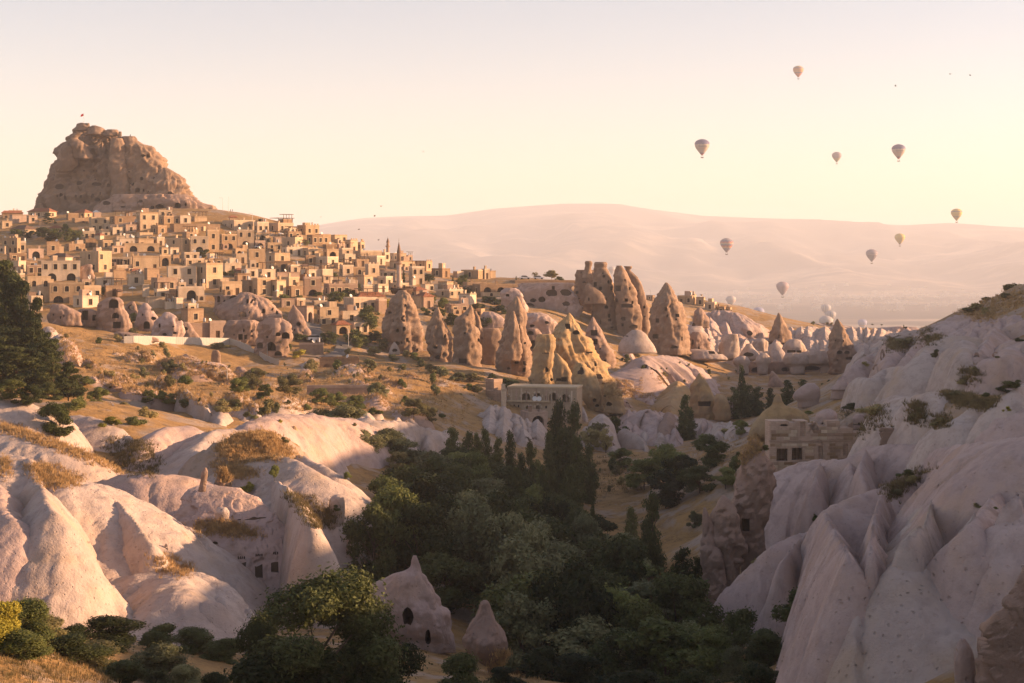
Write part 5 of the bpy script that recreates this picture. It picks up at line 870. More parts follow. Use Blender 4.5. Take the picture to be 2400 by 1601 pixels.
def win_mesh(kind, w_, h_):
    k = (kind, round(w_, 1), round(h_, 1))
    if k not in WIN:
        w2, h2 = k[1], k[2]; pl = shape('a' if kind in 'aA' else 'r', w2 - .02, h2 - .02); n = len(pl)
        V = [(x, 0, z) for x, z in pl] + [(x, .06, z) for x, z in pl]; F = [tuple(range(n))[::1], tuple(range(2 * n - 1, n - 1, -1))] + [(i, n + i, n + (i + 1) % n, (i + 1) % n) for i in range(n)]
        mb = MB(); mb.add(V, F); ng = len(mb.f)
        t = .05
        mb.box(-t, t, -.05, -.005, -h2 / 2 + .03, h2 / 2 - .06); mb.box(-w2 / 2 + .03, -t - .005, -.045, -.005, .1 - t, .1 + t); mb.box(t + .005, w2 / 2 - .03, -.045, -.005, .1 - t, .1 + t)
        mb.box(-w2 / 2 + .01, -w2 / 2 + .07, -.05, -.005, -h2 / 2 + .02, h2 / 2 - (.4 * w2 if kind in 'aA' else .02)); mb.box(w2 / 2 - .07, w2 / 2 - .01, -.05, -.005, -h2 / 2 + .02, h2 / 2 - (.4 * w2 if kind in 'aA' else .02))
        nw = len(mb.f); y0, y1 = -.16 - .06, -.16 - .004
        if kind != 'A': mb.box(-w2 / 2 - .16, -w2 / 2 - .01, y0, y1, -h2 / 2, h2 / 2); mb.box(w2 / 2 + .01, w2 / 2 + .16, y0, y1, -h2 / 2, h2 / 2); mb.box(-w2 / 2 - .2, w2 / 2 + .2, y0 - .06, y1, -h2 / 2 - .15, -h2 / 2 - .003)
        if kind == 'r': mb.box(-w2 / 2 - .2, w2 / 2 + .2, y0 - .02, y1, h2 / 2 + .003, h2 / 2 + .18)
        me = mb.mesh('window'); me.materials.append(M['glass']); me.materials.append(M['wood']); me.materials.append(M['trim'])
        mi = np.zeros(len(me.polygons), np.int32); mi[ng:] = 1; mi[nw:] = 2; me.polygons.foreach_set('material_index', mi); WIN[k] = me
    return WIN[k]
DOOR = {}
def door_mesh(w_, h_):
    k = (round(w_, 1), round(h_, 1))
    if k not in DOOR:
        mb = MB(); w2, h2 = k; mb.box(-w2 / 2, w2 / 2, 0, .08, 0, h2)
        for i in range(3): mb.box(-w2 / 2 + .06 + i * w2 / 3, -w2 / 2 + w2 / 3 * (i + 1) - .06, -.03, -.003, .1, h2 - .1)
        DOOR[k] = mb.mesh('door')
    return DOOR[k]
HOUSES = []
def house(v, x0, x1, y0, y1, p=.25, st='', Y=None, label=None, name='house', th=None, deep=None):
    (a0, b0), (a1, b1) = vw(v, x0, y0), vw(v, x1, y1); E = a1 - a0
    rs = random.Random(int(a0 * 31 + b0 * 17))
    ap = abs(p); Y = Y or hit((a0 + a1) / 2, b1 + 1)
    m = Y / FPX
    t = R(th) if th is not None else R(14 + 58 * ap + rs.uniform(-3, 3)); t = min(t, R(72))
    W = (1 - ap) * E * m / math.cos(t); D = ap * E * m / math.sin(t)
    if ap < .08: D = deep or max(4.0, min(8, W * .7)); W = E * m / math.cos(t)
    if p < 0: t = -t
    Hh = (b1 - b0) * m
    px = a0 + ap * E if p >= 0 else a1 - ap * E
    if ap < .08: px = a0
    o0 = at(px, b1, Y); o = empty(name, o0, t)
    # local frame: x along the front, y into the house; the near corner sits at the origin for p >= 0
    xs = 0.0 if p >= 0 or ap < .08 else -W
    tone = next((k for k in 'wbg' if k in st), None) or ('w' if rs.random() < .3 else 'c'); mat = HM[tone]
    walls = MB(); walls.box(xs, xs + W, 0, D, -4.0, Hh)
    cut = MB(); wins = []
    nf = max(1, round(Hh / 3.1)); fh = Hh / nf
    def face(x_at, width, side):                  # windows on one face, x_at(s) -> local point and rotation
        if 'n' in st or width < 1.6: return
        for f in range(nf):
            zc = f * fh + fh * .52; arch = 'A' in st and f == 0 and side == 'f'
            if fh < 1.9: continue
            if arch:
                n = max(1, int(width / 4.2)); w_, h_ = min(2.6, width / n * .62), min(fh * .82, 3.0); dp = 1.0; kind = 'a'
            else:
                n = max(1, int(width / rs.choice((2.1, 2.5, 3.0)))); w_, h_ = 1.05, min(1.65, fh * .56); dp = .24; kind = 'a' if 'a' in st else 'r'
                if side == 's': n = max(1, n // 2)
            off = rs.uniform(-.25, .25)
            for i in range(n):
                if not arch and rs.random() < (.08 if side == 'f' else .25): continue
                s_ = (i + .5) * width / n + (off if n > 1 else 0); s_ = min(max(s_, w_ / 2 + .3), width - w_ / 2 - .3)
                if width < w_ + .5: continue
                door = f == 0 and not arch and side == 'f' and rs.random() < .2
                hh_ = 2.1 if door else h_; z_ = 1.06 if door else (h_ / 2 + .02 if arch else zc)
                tmp = MB(); tmp.prism(shape('r' if door else kind, w_, hh_), -.4, dp)
                q = x_at(s_); ca, sa = math.cos(q[2]), math.sin(q[2])
                cut.add([(q[0] + a * ca - b * sa, q[1] + a * sa + b * ca, z_ + c) for a, b, c in tmp.v], tmp.f)
                wins.append((q, z_, w_, hh_, 'door' if door else kind, dp))
    face(lambda s_: (xs + s_, 0, 0), W, 'f')
    if p >= 0: face(lambda s_: (xs, D - s_, -math.pi / 2), D, 's')
    else: face(lambda s_: (xs + W, s_, math.pi / 2), D, 's')
    wo = walls.build('wall', mat, o)
    if cut.v: CUT.append((wo, cut.mesh('cutter')))
    for q, z_, w_, h_, kind, dp in wins:
        ca, sa = math.cos(q[2]), math.sin(q[2]); px_, py_ = q[0] - (dp - .08) * sa, q[1] + (dp - .08) * ca
        if kind == 'door': link('door', door_mesh(w_ - .04, h_ - .04), M['wood'], o, (px_, py_, z_ - h_ / 2 + .01), q[2])
        else: link('window', win_mesh('A' if dp > .5 else kind, w_, h_), None, o, (px_, py_, z_), q[2])
    # roof line
    if 'T' in st or 'd' in st:
        e = .35; hr = min(2.2, .22 * min(W, D) + .5); x_0, x_1, y_0, y_1 = xs - e, xs + W + e, -e, D + e; z = Hh + .004
        if W >= D: r0, r1 = (x_0 + (y_1 - y_0) / 2 * .8, (y_0 + y_1) / 2), (x_1 - (y_1 - y_0) / 2 * .8, (y_0 + y_1) / 2)
        else: r0, r1 = ((x_0 + x_1) / 2, y_0 + (x_1 - x_0) / 2 * .8), ((x_0 + x_1) / 2, y_1 - (x_1 - x_0) / 2 * .8)
        V = [(x_0, y_0, z), (x_1, y_0, z), (x_1, y_1, z), (x_0, y_1, z), (x_0, y_0, z + .12), (x_1, y_0, z + .12), (x_1, y_1, z + .12), (x_0, y_1, z + .12), (*r0, z + hr), (*r1, z + hr)]
        F = [(3, 2, 1, 0), (0, 1, 5, 4), (1, 2, 6, 5), (2, 3, 7, 6), (3, 0, 4, 7)] + ([(4, 5, 9, 8), (6, 7, 8, 9), (5, 6, 9), (7, 4, 8)] if W >= D else [(4, 5, 8), (5, 6, 9, 8), (6, 7, 9), (7, 4, 8, 9)])
        mb = MB(); mb.add(V, F); mb.build('roof', M['tile'] if 'T' in st else M['tiled'], o)
    else:
        mb = MB(); t_ = .22; g_ = .04; hp = rs.uniform(.25, .55); z0, z1 = Hh - .12, Hh + hp
        mb.box(xs - g_, xs + W + g_, -g_, t_, z0, z1); mb.box(xs - g_, xs + W + g_, D - t_, D + g_, z0, z1)
        mb.box(xs - g_, xs + t_, t_, D - t_, z0, z1 - .003); mb.box(xs + W - t_, xs + W + g_, t_, D - t_, z0, z1 - .003)
        mb.build('parapet', mat, o)
        if 'C' in st:
            n = max(2, int(W / 1.1))
            for i in range(n):
                mb = MB(); mb.box(xs + (i + .25) * W / n, xs + (i + .7) * W / n, -g_ - .01, t_ - .02, z1 + .002, z1 + .5); mb.build('merlon', mat, o)
        r = rs.random()
        if r < .45 and 'n' not in st:
            mb = MB(); cx, cy = xs + W * rs.uniform(.15, .85), D * rs.uniform(.3, .8); mb.box(cx - .3, cx + .3, cy - .3, cy + .3, Hh - .1, Hh + 1.2); mb.box(cx - .38, cx + .38, cy - .38, cy + .38, Hh + 1.202, Hh + 1.36); mb.build('chimney', mat, o)
        if r > .62 and W > 4 and 'n' not in st:
            mb = MB(); cx, cy = xs + W * rs.uniform(.2, .7), D * .45; mb.box(cx, cx + min(2.6, W * .4), cy, cy + 1.8, Hh - .1, Hh + rs.uniform(1.3, 2.2)); mb.build('roof_hut', HM[rs.choice('cwg')], o)
        if r > .8:
            mb = MB(); cx, cy = xs + W * .8, D * .5; mb.lathe([(.34, Hh + .5), (.34, Hh + 1.5), (.2, Hh + 1.62)], 10, cx, cy)
            for a in (-.2, .2): mb.box(cx + a - .03, cx + a + .03, cy - .03, cy + .03, Hh - .1, Hh + .5)
            mb.build('water_tank', M['metal'], o)
    if 'n' not in st and W > 5 and rs.random() < .5:          # a low annex built against the front
        wa, ha, da = W * rs.uniform(.25, .45), Hh * rs.uniform(.3, .5), rs.uniform(1.2, 2.4); xa = xs + rs.choice([.15, W - wa - .15])
        mb = MB(); mb.box(xa, xa + wa, -da, -.004, -4, ha); mb.box(xa - .05, xa + wa + .05, -da - .05, -.005, ha + .003, ha + .22); mb.build('annex', HM[rs.choice('cwgb')], o)
        link('window', win_mesh('A', .9, 1.1), None, o, (xa + wa / 2, -da - .02, ha * .55))
    if rs.random() < .35 and 'T' not in st and 'd' not in st:
        mb = MB(); mb.lathe([(.04, 0), (.45, .12), (.47, .16)], 10); q_ = mb.build('satellite_dish', M['white'], o, loc=(xs + W * rs.random(), D * .4, Hh + .7)); q_.rotation_euler = (R(65), 0, rs.uniform(-1, 1))
    if 'P' in st:                                 # timber pergola over the roof terrace
        hp = 2.2
        for i in range(4):
            mb = MB(); x = xs + .3 + (W - .6) * i / 3
            mb.box(x - .07, x + .07, .15, .29, Hh, Hh + hp); mb.build('pergola_post', M['wood'], o)
        mb = MB(); mb.box(xs - .3, xs + W + .3, -.3, D * .7, Hh + hp + .003, Hh + hp + .18); mb.build('pergola_roof', M['wood'], o)
    if 'L' in st:                                 # a moulded string course between the floors
        mb = MB(); mb.box(xs - .03, xs + W + .05, -.07, -.003, fh - .02, fh + .16); mb.build('string_course', M['trim'], o)
    HOUSES.append(dict(o=o, x=(a0 + a1) / 2, y=b1, st=st, nf=nf, tone=tone, W=W, H=Hh, label=label, wins=len(wins), Y=Y, top=Hh, xs=xs, D=D))
    return o
# x0, x1, y top, y bottom, share of the dark left face, style
for h in [('A', 0, 190, 75, 115, .1, 'Tb'), ('A', 232, 490, 62, 120, -.15, 'Tw'), ('A', 60, 190, 55, 80, .2, 'w'), ('A', 590, 710, 85, 140, .3, 'bn'), ('A', 662, 825, 72, 120, -.3, 'Tc'), ('A', 790, 985, 120, 245, .25, 'cL'), ('A', 640, 800, 130, 175, .3, 'b'),
          ('A', 980, 1225, 110, 175, .3, 'bP'), ('A', 1225, 1435, 75, 245, .3, 'c'), ('A', 1435, 1640, 108, 185, .35, 'c'), ('A', 1640, 1745, 102, 185, .15, 'w'), ('A', 1430, 1570, 55, 105, .2, 'c'), ('A', 1745, 1890, 118, 160, .3, 'cP'),
          ('A', 1530, 1990, 182, 262, .15, 'bn'), ('A', 2010, 2320, 148, 240, .45, 'caL'), ('A', 2165, 2325, 235, 400, .1, 'waA'), ('A', 2005, 2165, 275, 410, .2, 'cA'), ('A', 60, 240, 95, 170, .3, 'gn'), ('A', 230, 330, 105, 170, .35, 'g'), ('A', 0, 100, 155, 215, .2, 'c'), ('A', 60, 300, 225, 280, -.3, 'dw'), ('A', 440, 560, 215, 270, -.3, 'Tw'), ('A', 330, 480, 150, 190, .2, 'b'),
          ('A', 0, 175, 315, 450, -.1, 'caC'), ('A', 170, 232, 345, 445, .1, 'w'), ('A', 30, 222, 452, 530, .3, 'b'), ('A', 0, 212, 520, 630, -.2, 'w'), ('A', 232, 382, 412, 495, .2, 'gA'), ('A', 405, 530, 345, 455, .2, 'b'), ('A', 215, 385, 562, 645, .2, 'g'), ('A', 212, 330, 525, 580, .3, 'b'), ('A', 530, 580, 395, 450, .3, 'c'),
          ('A', 750, 865, 252, 320, .1, 'w'), ('A', 860, 945, 280, 320, -.3, 'Tw'), ('A', 870, 1085, 335, 410, .35, 'c'), ('A', 1080, 1225, 312, 405, .12, 'ca'), ('A', 1225, 1395, 322, 400, .3, 'c'), ('A', 1385, 1500, 302, 385, .5, 'w'), ('A', 1110, 1440, 365, 435, .1, 'cA'), ('A', 990, 1130, 385, 450, .3, 'g'), ('A', 580, 760, 370, 430, .3, 'b'), ('A', 750, 870, 320, 400, .3, 'b'),
          ('A', 1000, 1120, 215, 280, .3, 'w'), ('A', 1120, 1240, 190, 260, .3, 'g'), ('A', 1365, 1520, 200, 275, .55, 'b'), ('A', 880, 1120, 235, 275, .2, 'c'), ('A', 1240, 1390, 265, 310, .3, 'cs'),
          ('A', 1500, 1730, 312, 435, .72, 'c'), ('A', 1735, 1905, 300, 445, .1, 'caAL'), ('A', 1880, 2005, 240, 440, .2, 'c'), ('A', 1660, 1790, 255, 310, .4, 'bP'), ('A', 690, 997, 432, 622, .70, 'c'), ('A', 1000, 1197, 490, 565, .0, 'G'), ('A', 1197, 1442, 482, 608, .1, 'c'), ('A', 1437, 1560, 470, 565, .25, 'cA'), ('A', 1535, 1635, 400, 475, .3, 'w'), ('A', 1640, 1818, 445, 505, .3, 'w'), ('A', 1450, 1540, 400, 460, .4, 'c'), ('A', 1560, 1640, 470, 540, .4, 'b'), ('A', 1640, 1860, 500, 560, .3, 'c'), ('A', 1850, 2015, 500, 560, .4, 'b'),
          ('A', 380, 712, 528, 700, .05, 'wA'), ('A', 435, 642, 480, 530, -.2, 'dw'), ('A', 2120, 2280, 458, 540, .3, 'c'), ('A', 2030, 2205, 545, 620, .2, 'wC'), ('A', 1785, 2026, 548, 765, .45, 'cL'), ('A', 1510, 1785, 568, 755, .12, 'cL'), ('A', 1000, 1140, 605, 690, .3, 'bn'), ('A', 1150, 1310, 645, 745, .2, 'w'), ('A', 1360, 1602, 685, 800, .35, 'g'), ('A', 1310, 1450, 590, 690, .3, 'bn'), ('A', 1040, 1200, 560, 610, .2, 'w'),
          ('A', 1600, 1860, 765, 880, .15, 'cA'), ('A', 2000, 2207, 722, 835, .2, 'c'), ('A', 2205, 2312, 705, 815, .7, 'b'), ('A', 165, 220, 638, 810, .3, 'w'), ('A', 220, 445, 668, 905, .15, 'caA'), ('A', 455, 750, 728, 915, .05, 'caA'), ('A', 735, 832, 695, 765, .2, 'g'), ('A', 740, 912, 758, 880, .2, 'c'), ('A', 640, 875, 848, 945, .5, 'w'), ('A', 240, 377, 848, 980, .35, 'w'), ('A', 60, 170, 640, 700, .2, 'bP'), ('A', 850, 1030, 680, 750, .2, 'w'), ('A', 940, 1110, 755, 840, .2, 'bP'),
          ('A', 1300, 1366, 745, 850, .2, 'wn'), ('A', 1400, 1540, 790, 870, .3, 'cP'), ('A', 1540, 1665, 790, 880, .6, 'bn'), ('A', 1570, 1672, 872, 965, .5, 'wn'), ('A', 1680, 1792, 918, 1085, .45, 'w'), ('A', 1905, 2062, 1085, 1235, .15, 'g'), ('A', 1700, 1912, 1100, 1240, .2, 'gn'), ('A', 2040, 2172, 975, 1045, .4, 'b'), ('A', 1640, 1852, 968, 1095, .4, 'b'), ('A', 2140, 2300, 1005, 1095, .45, 'b'),
          ('A', 1320, 1500, 860, 960, .2, 'cn'), ('A', 1500, 1600, 900, 960, .2, 'wP'),
          ('B', 365, 500, 165, 270, .3, 'w'), ('B', 470, 720, 175, 255, .5, 'cP'), ('B', 590, 720, 140, 180, .4, 'bP'), ('B', 755, 962, 195, 285, .45, 'cC'), ('B', 610, 812, 308, 405, .7, 'c'), ('B', 470, 622, 358, 425, .2, 'c'), ('B', 615, 812, 395, 470, .3, 'wC'), ('B', 365, 505, 265, 345, .2, 'cA'), ('B', 640, 800, 255, 310, .3, 'bP'), ('B', 365, 470, 340, 400, .2, 'gA'), ('B', 540, 660, 300, 360, .2, 'gP'),
          ('B', 850, 1000, 280, 370, .4, 'b'), ('B', 925, 1072, 278, 372, .45, 'c'), ('B', 1060, 1220, 282, 355, .35, 'c'), ('B', 1200, 1322, 328, 435, .5, 'cC'), ('B', 1318, 1387, 348, 425, .5, 'cC'), ('B', 800, 957, 402, 485, .45, 'cC'), ('B', 300, 468, 412, 605, .15, 'c'), ('B', 462, 690, 452, 615, .45, 'cL'), ('B', 560, 722, 528, 618, .0, 'bA'), ('B', 680, 790, 560, 635, .3, 'w'), ('B', 1130, 1210, 370, 420, .3, 'g'), ('B', 1000, 1120, 370, 415, .3, 'b'),
          ('B', 1000, 1147, 418, 490, .3, 'cA'), ('B', 1145, 1277, 408, 540, .3, 'cP'), ('B', 915, 1137, 482, 575, .6, 'c'), ('B', 1270, 1540, 428, 505, .3, 'cn'), ('B', 1340, 1572, 478, 550, .7, 'w'), ('B', 1535, 1617, 442, 520, .5, 'w'), ('B', 1610, 1767, 452, 520, .3, 'c'), ('B', 1610, 1842, 522, 600, .45, 'c'), ('B', 1840, 2007, 524, 605, .7, 'cC'), ('B', 1790, 1937, 578, 735, .25, 'caP'), ('B', 2000, 2172, 592, 665, .6, 'b'), ('B', 1770, 1830, 470, 520, .3, 'gP'),
          ('B', 1270, 1425, 512, 570, .3, 'bP'), ('B', 1150, 1282, 565, 660, .3, 'cP'), ('B', 1280, 1392, 578, 662, .1, 'ca'), ('B', 1385, 1517, 552, 660, .3, 'cC'), ('B', 1525, 1667, 602, 700, .2, 'g'), ('B', 1310, 1462, 658, 750, .5, 'c'), ('B', 1500, 1642, 668, 760, .6, 'w'), ('B', 1430, 1602, 742, 805, .5, 'w'), ('B', 1620, 1792, 725, 795, .5, 'w'), ('B', 1170, 1300, 460, 540, .3, 'wa'), ('B', 960, 1100, 565, 640, .3, 'b'),
          ('B', 790, 1042, 605, 700, .3, 'wP'), ('B', 820, 987, 675, 850, .1, 'gA'), ('B', 945, 1092, 598, 715, .4, 'w'), ('B', 1000, 1312, 735, 850, .2, 'gP'), ('B', 1210, 1322, 702, 830, .15, 'wa'), ('B', 570, 777, 672, 760, .6, 'c'), ('B', 345, 517, 678, 840, .35, 'c'), ('B', 510, 657, 698, 840, .5, 'c'), ('B', 650, 817, 758, 860, .4, 'b'), ('B', 240, 420, 590, 680, .3, 'w'), ('B', 180, 330, 640, 720, .3, 'b'), ('B', 400, 560, 600, 690, .3, 'wP'), ('B', 540, 780, 625, 680, .2, 'gn'),
          ('B', 1180, 1492, 860, 1000, .35, 'w'), ('B', 1280, 1562, 845, 900, .2, 'TwP'), ('B', 735, 912, 938, 1090, .7, 'gA'), ('B', 940, 1142, 952, 1115, .2, 'c'), ('B', 1150, 1345, 985, 1100, .2, 'c'), ('B', 1080, 1250, 1105, 1195, .3, 'TcA'), ('B', 1240, 1422, 1098, 1200, .3, 'w'), ('B', 600, 740, 870, 950, .2, 'g'), ('B', 740, 840, 870, 940, .3, 'w'), ('B', 900, 1040, 895, 955, .2, 'w'), ('B', 1490, 1590, 880, 1000, .3, 'gn'), ('B', 1340, 1480, 745, 800, .3, 'w'),
          ('B', 2060, 2202, 712, 790, .6, 'c'), ('B', 2040, 2290, 785, 850, .5, 'wC'), ('B', 1840, 2022, 845, 950, .5, 'gT'), ('B', 2120, 2345, 925, 1010, .3, 'b'), ('B', 1800, 1960, 790, 850, .4, 'gT'), ('B', 1900, 2060, 735, 800, .3, 'c'),
          ('C', 880, 1042, 432, 525, .65, 'wC'), ('C', 760, 972, 528, 615, .2, 'g'), ('C', 450, 650, 455, 560, .4, 'c'), ('C', 850, 912, 378, 450, .4, 'c'), ('C', 900, 1130, 212, 290, .7, 'c'), ('C', 1090, 1166, 202, 290, .4, 'ca'), ('C', 1160, 1222, 224, 280, .2, 'cn'), ('C', 830, 930, 232, 280, .4, 'c'), ('C', 1080, 1450, 345, 450, .05, 'bA'), ('C', 1400, 1965, 312, 345, .02, 'bn'), ('C', 960, 1140, 330, 420, .05, 'bA'), ('C', 1040, 1120, 575, 640, .6, 'c'),
          ('D', 1330, 1500, 450, 525, -.25, 'c'), ('D', 1440, 1498, 436, 470, -.3, 'c'), ('D', 1498, 1582, 465, 545, -.2, 'c'), ('D', 1580, 1692, 510, 585, -.25, 'w'), ('D', 1690, 1770, 555, 605, -.2, 'b'), ('D', 1760, 1828, 560, 608, -.3, 'c'), ('D', 1040, 1120, 448, 480, -.3, 'b')]:
    house(*h)
rs0 = random.Random(77); VP = [(20, 525), (300, 520), (560, 520), (700, 560), (900, 610), (1060, 665), (1050, 735), (850, 735), (700, 700), (450, 690), (250, 715), (40, 690)]; nh = 0
while nh < 46:                                    # small houses squeezed into the gaps
    x, y = rs0.uniform(20, 1060), rs0.uniform(520, 735); j = len(VP) - 1; r_ = False
    for i in range(len(VP)):
        if (VP[i][1] > y) != (VP[j][1] > y) and x < (VP[j][0] - VP[i][0]) * (y - VP[i][1]) / (VP[j][1] - VP[i][1]) + VP[i][0]: r_ = not r_
        j = i
    if r_: w0 = rs0.uniform(13, 27); house('P', x, x + w0, y - rs0.uniform(9, 19), y, rs0.uniform(.1, .6), rs0.choice(['c', 'w', 'b', 'g', 'ca', 'wC', 'bP', 'cA', 'T', 'gd'])); nh += 1
# the dark glazed terrace among the cream houses
h0 = next(h for h in HOUSES if 'G' in h['st'])
ar = [c for c in h0['o'].children]
for i in range(6):
    mb = MB(); x = h0['xs'] + .5 + i * (h0['W'] - 1) / 6; mb.box(x, x + (h0['W'] - 1) / 6 - .12, -.06, -.004, .5, h0['H'] - .35); mb.build('glass_panel', M['glass'], h0['o'])
TN = {'c': 'cream stone', 'w': 'pale whitewashed', 'b': 'brown rubble-stone', 'g': 'rose-grey stone'}
rowsH = sorted(HOUSES, key=lambda h: h['y']); tiers = []
for k in range(14): tiers.append(sorted(rowsH[k * len(rowsH) // 14:(k + 1) * len(rowsH) // 14], key=lambda h: h['x']))
for t_, tier in enumerate(tiers):
    for i, h in enumerate(tier):
        s_ = h['st']; f = 'red tiled roof' if 'T' in s_ else 'dark pitched roof' if 'd' in s_ else 'roof pergola' if 'P' in s_ else 'ground-floor arches' if 'A' in s_ else 'crenellated parapet' if 'C' in s_ else 'arched windows' if 'a' in s_ else 'glazed terrace front' if 'G' in s_ else 'blank walls' if h['wins'] == 0 else 'small dark windows'
        n = ORD[i] if i < len(ORD) else 'last'
        TI = 'topmost second third fourth fifth sixth seventh eighth ninth tenth eleventh twelfth thirteenth lowest'.split()[t_]
        tag(h['o'], f"{TN[h['tone']]} house with {f}, {n} from left in the {TI} village tier", 'house', 'stone houses of the village')
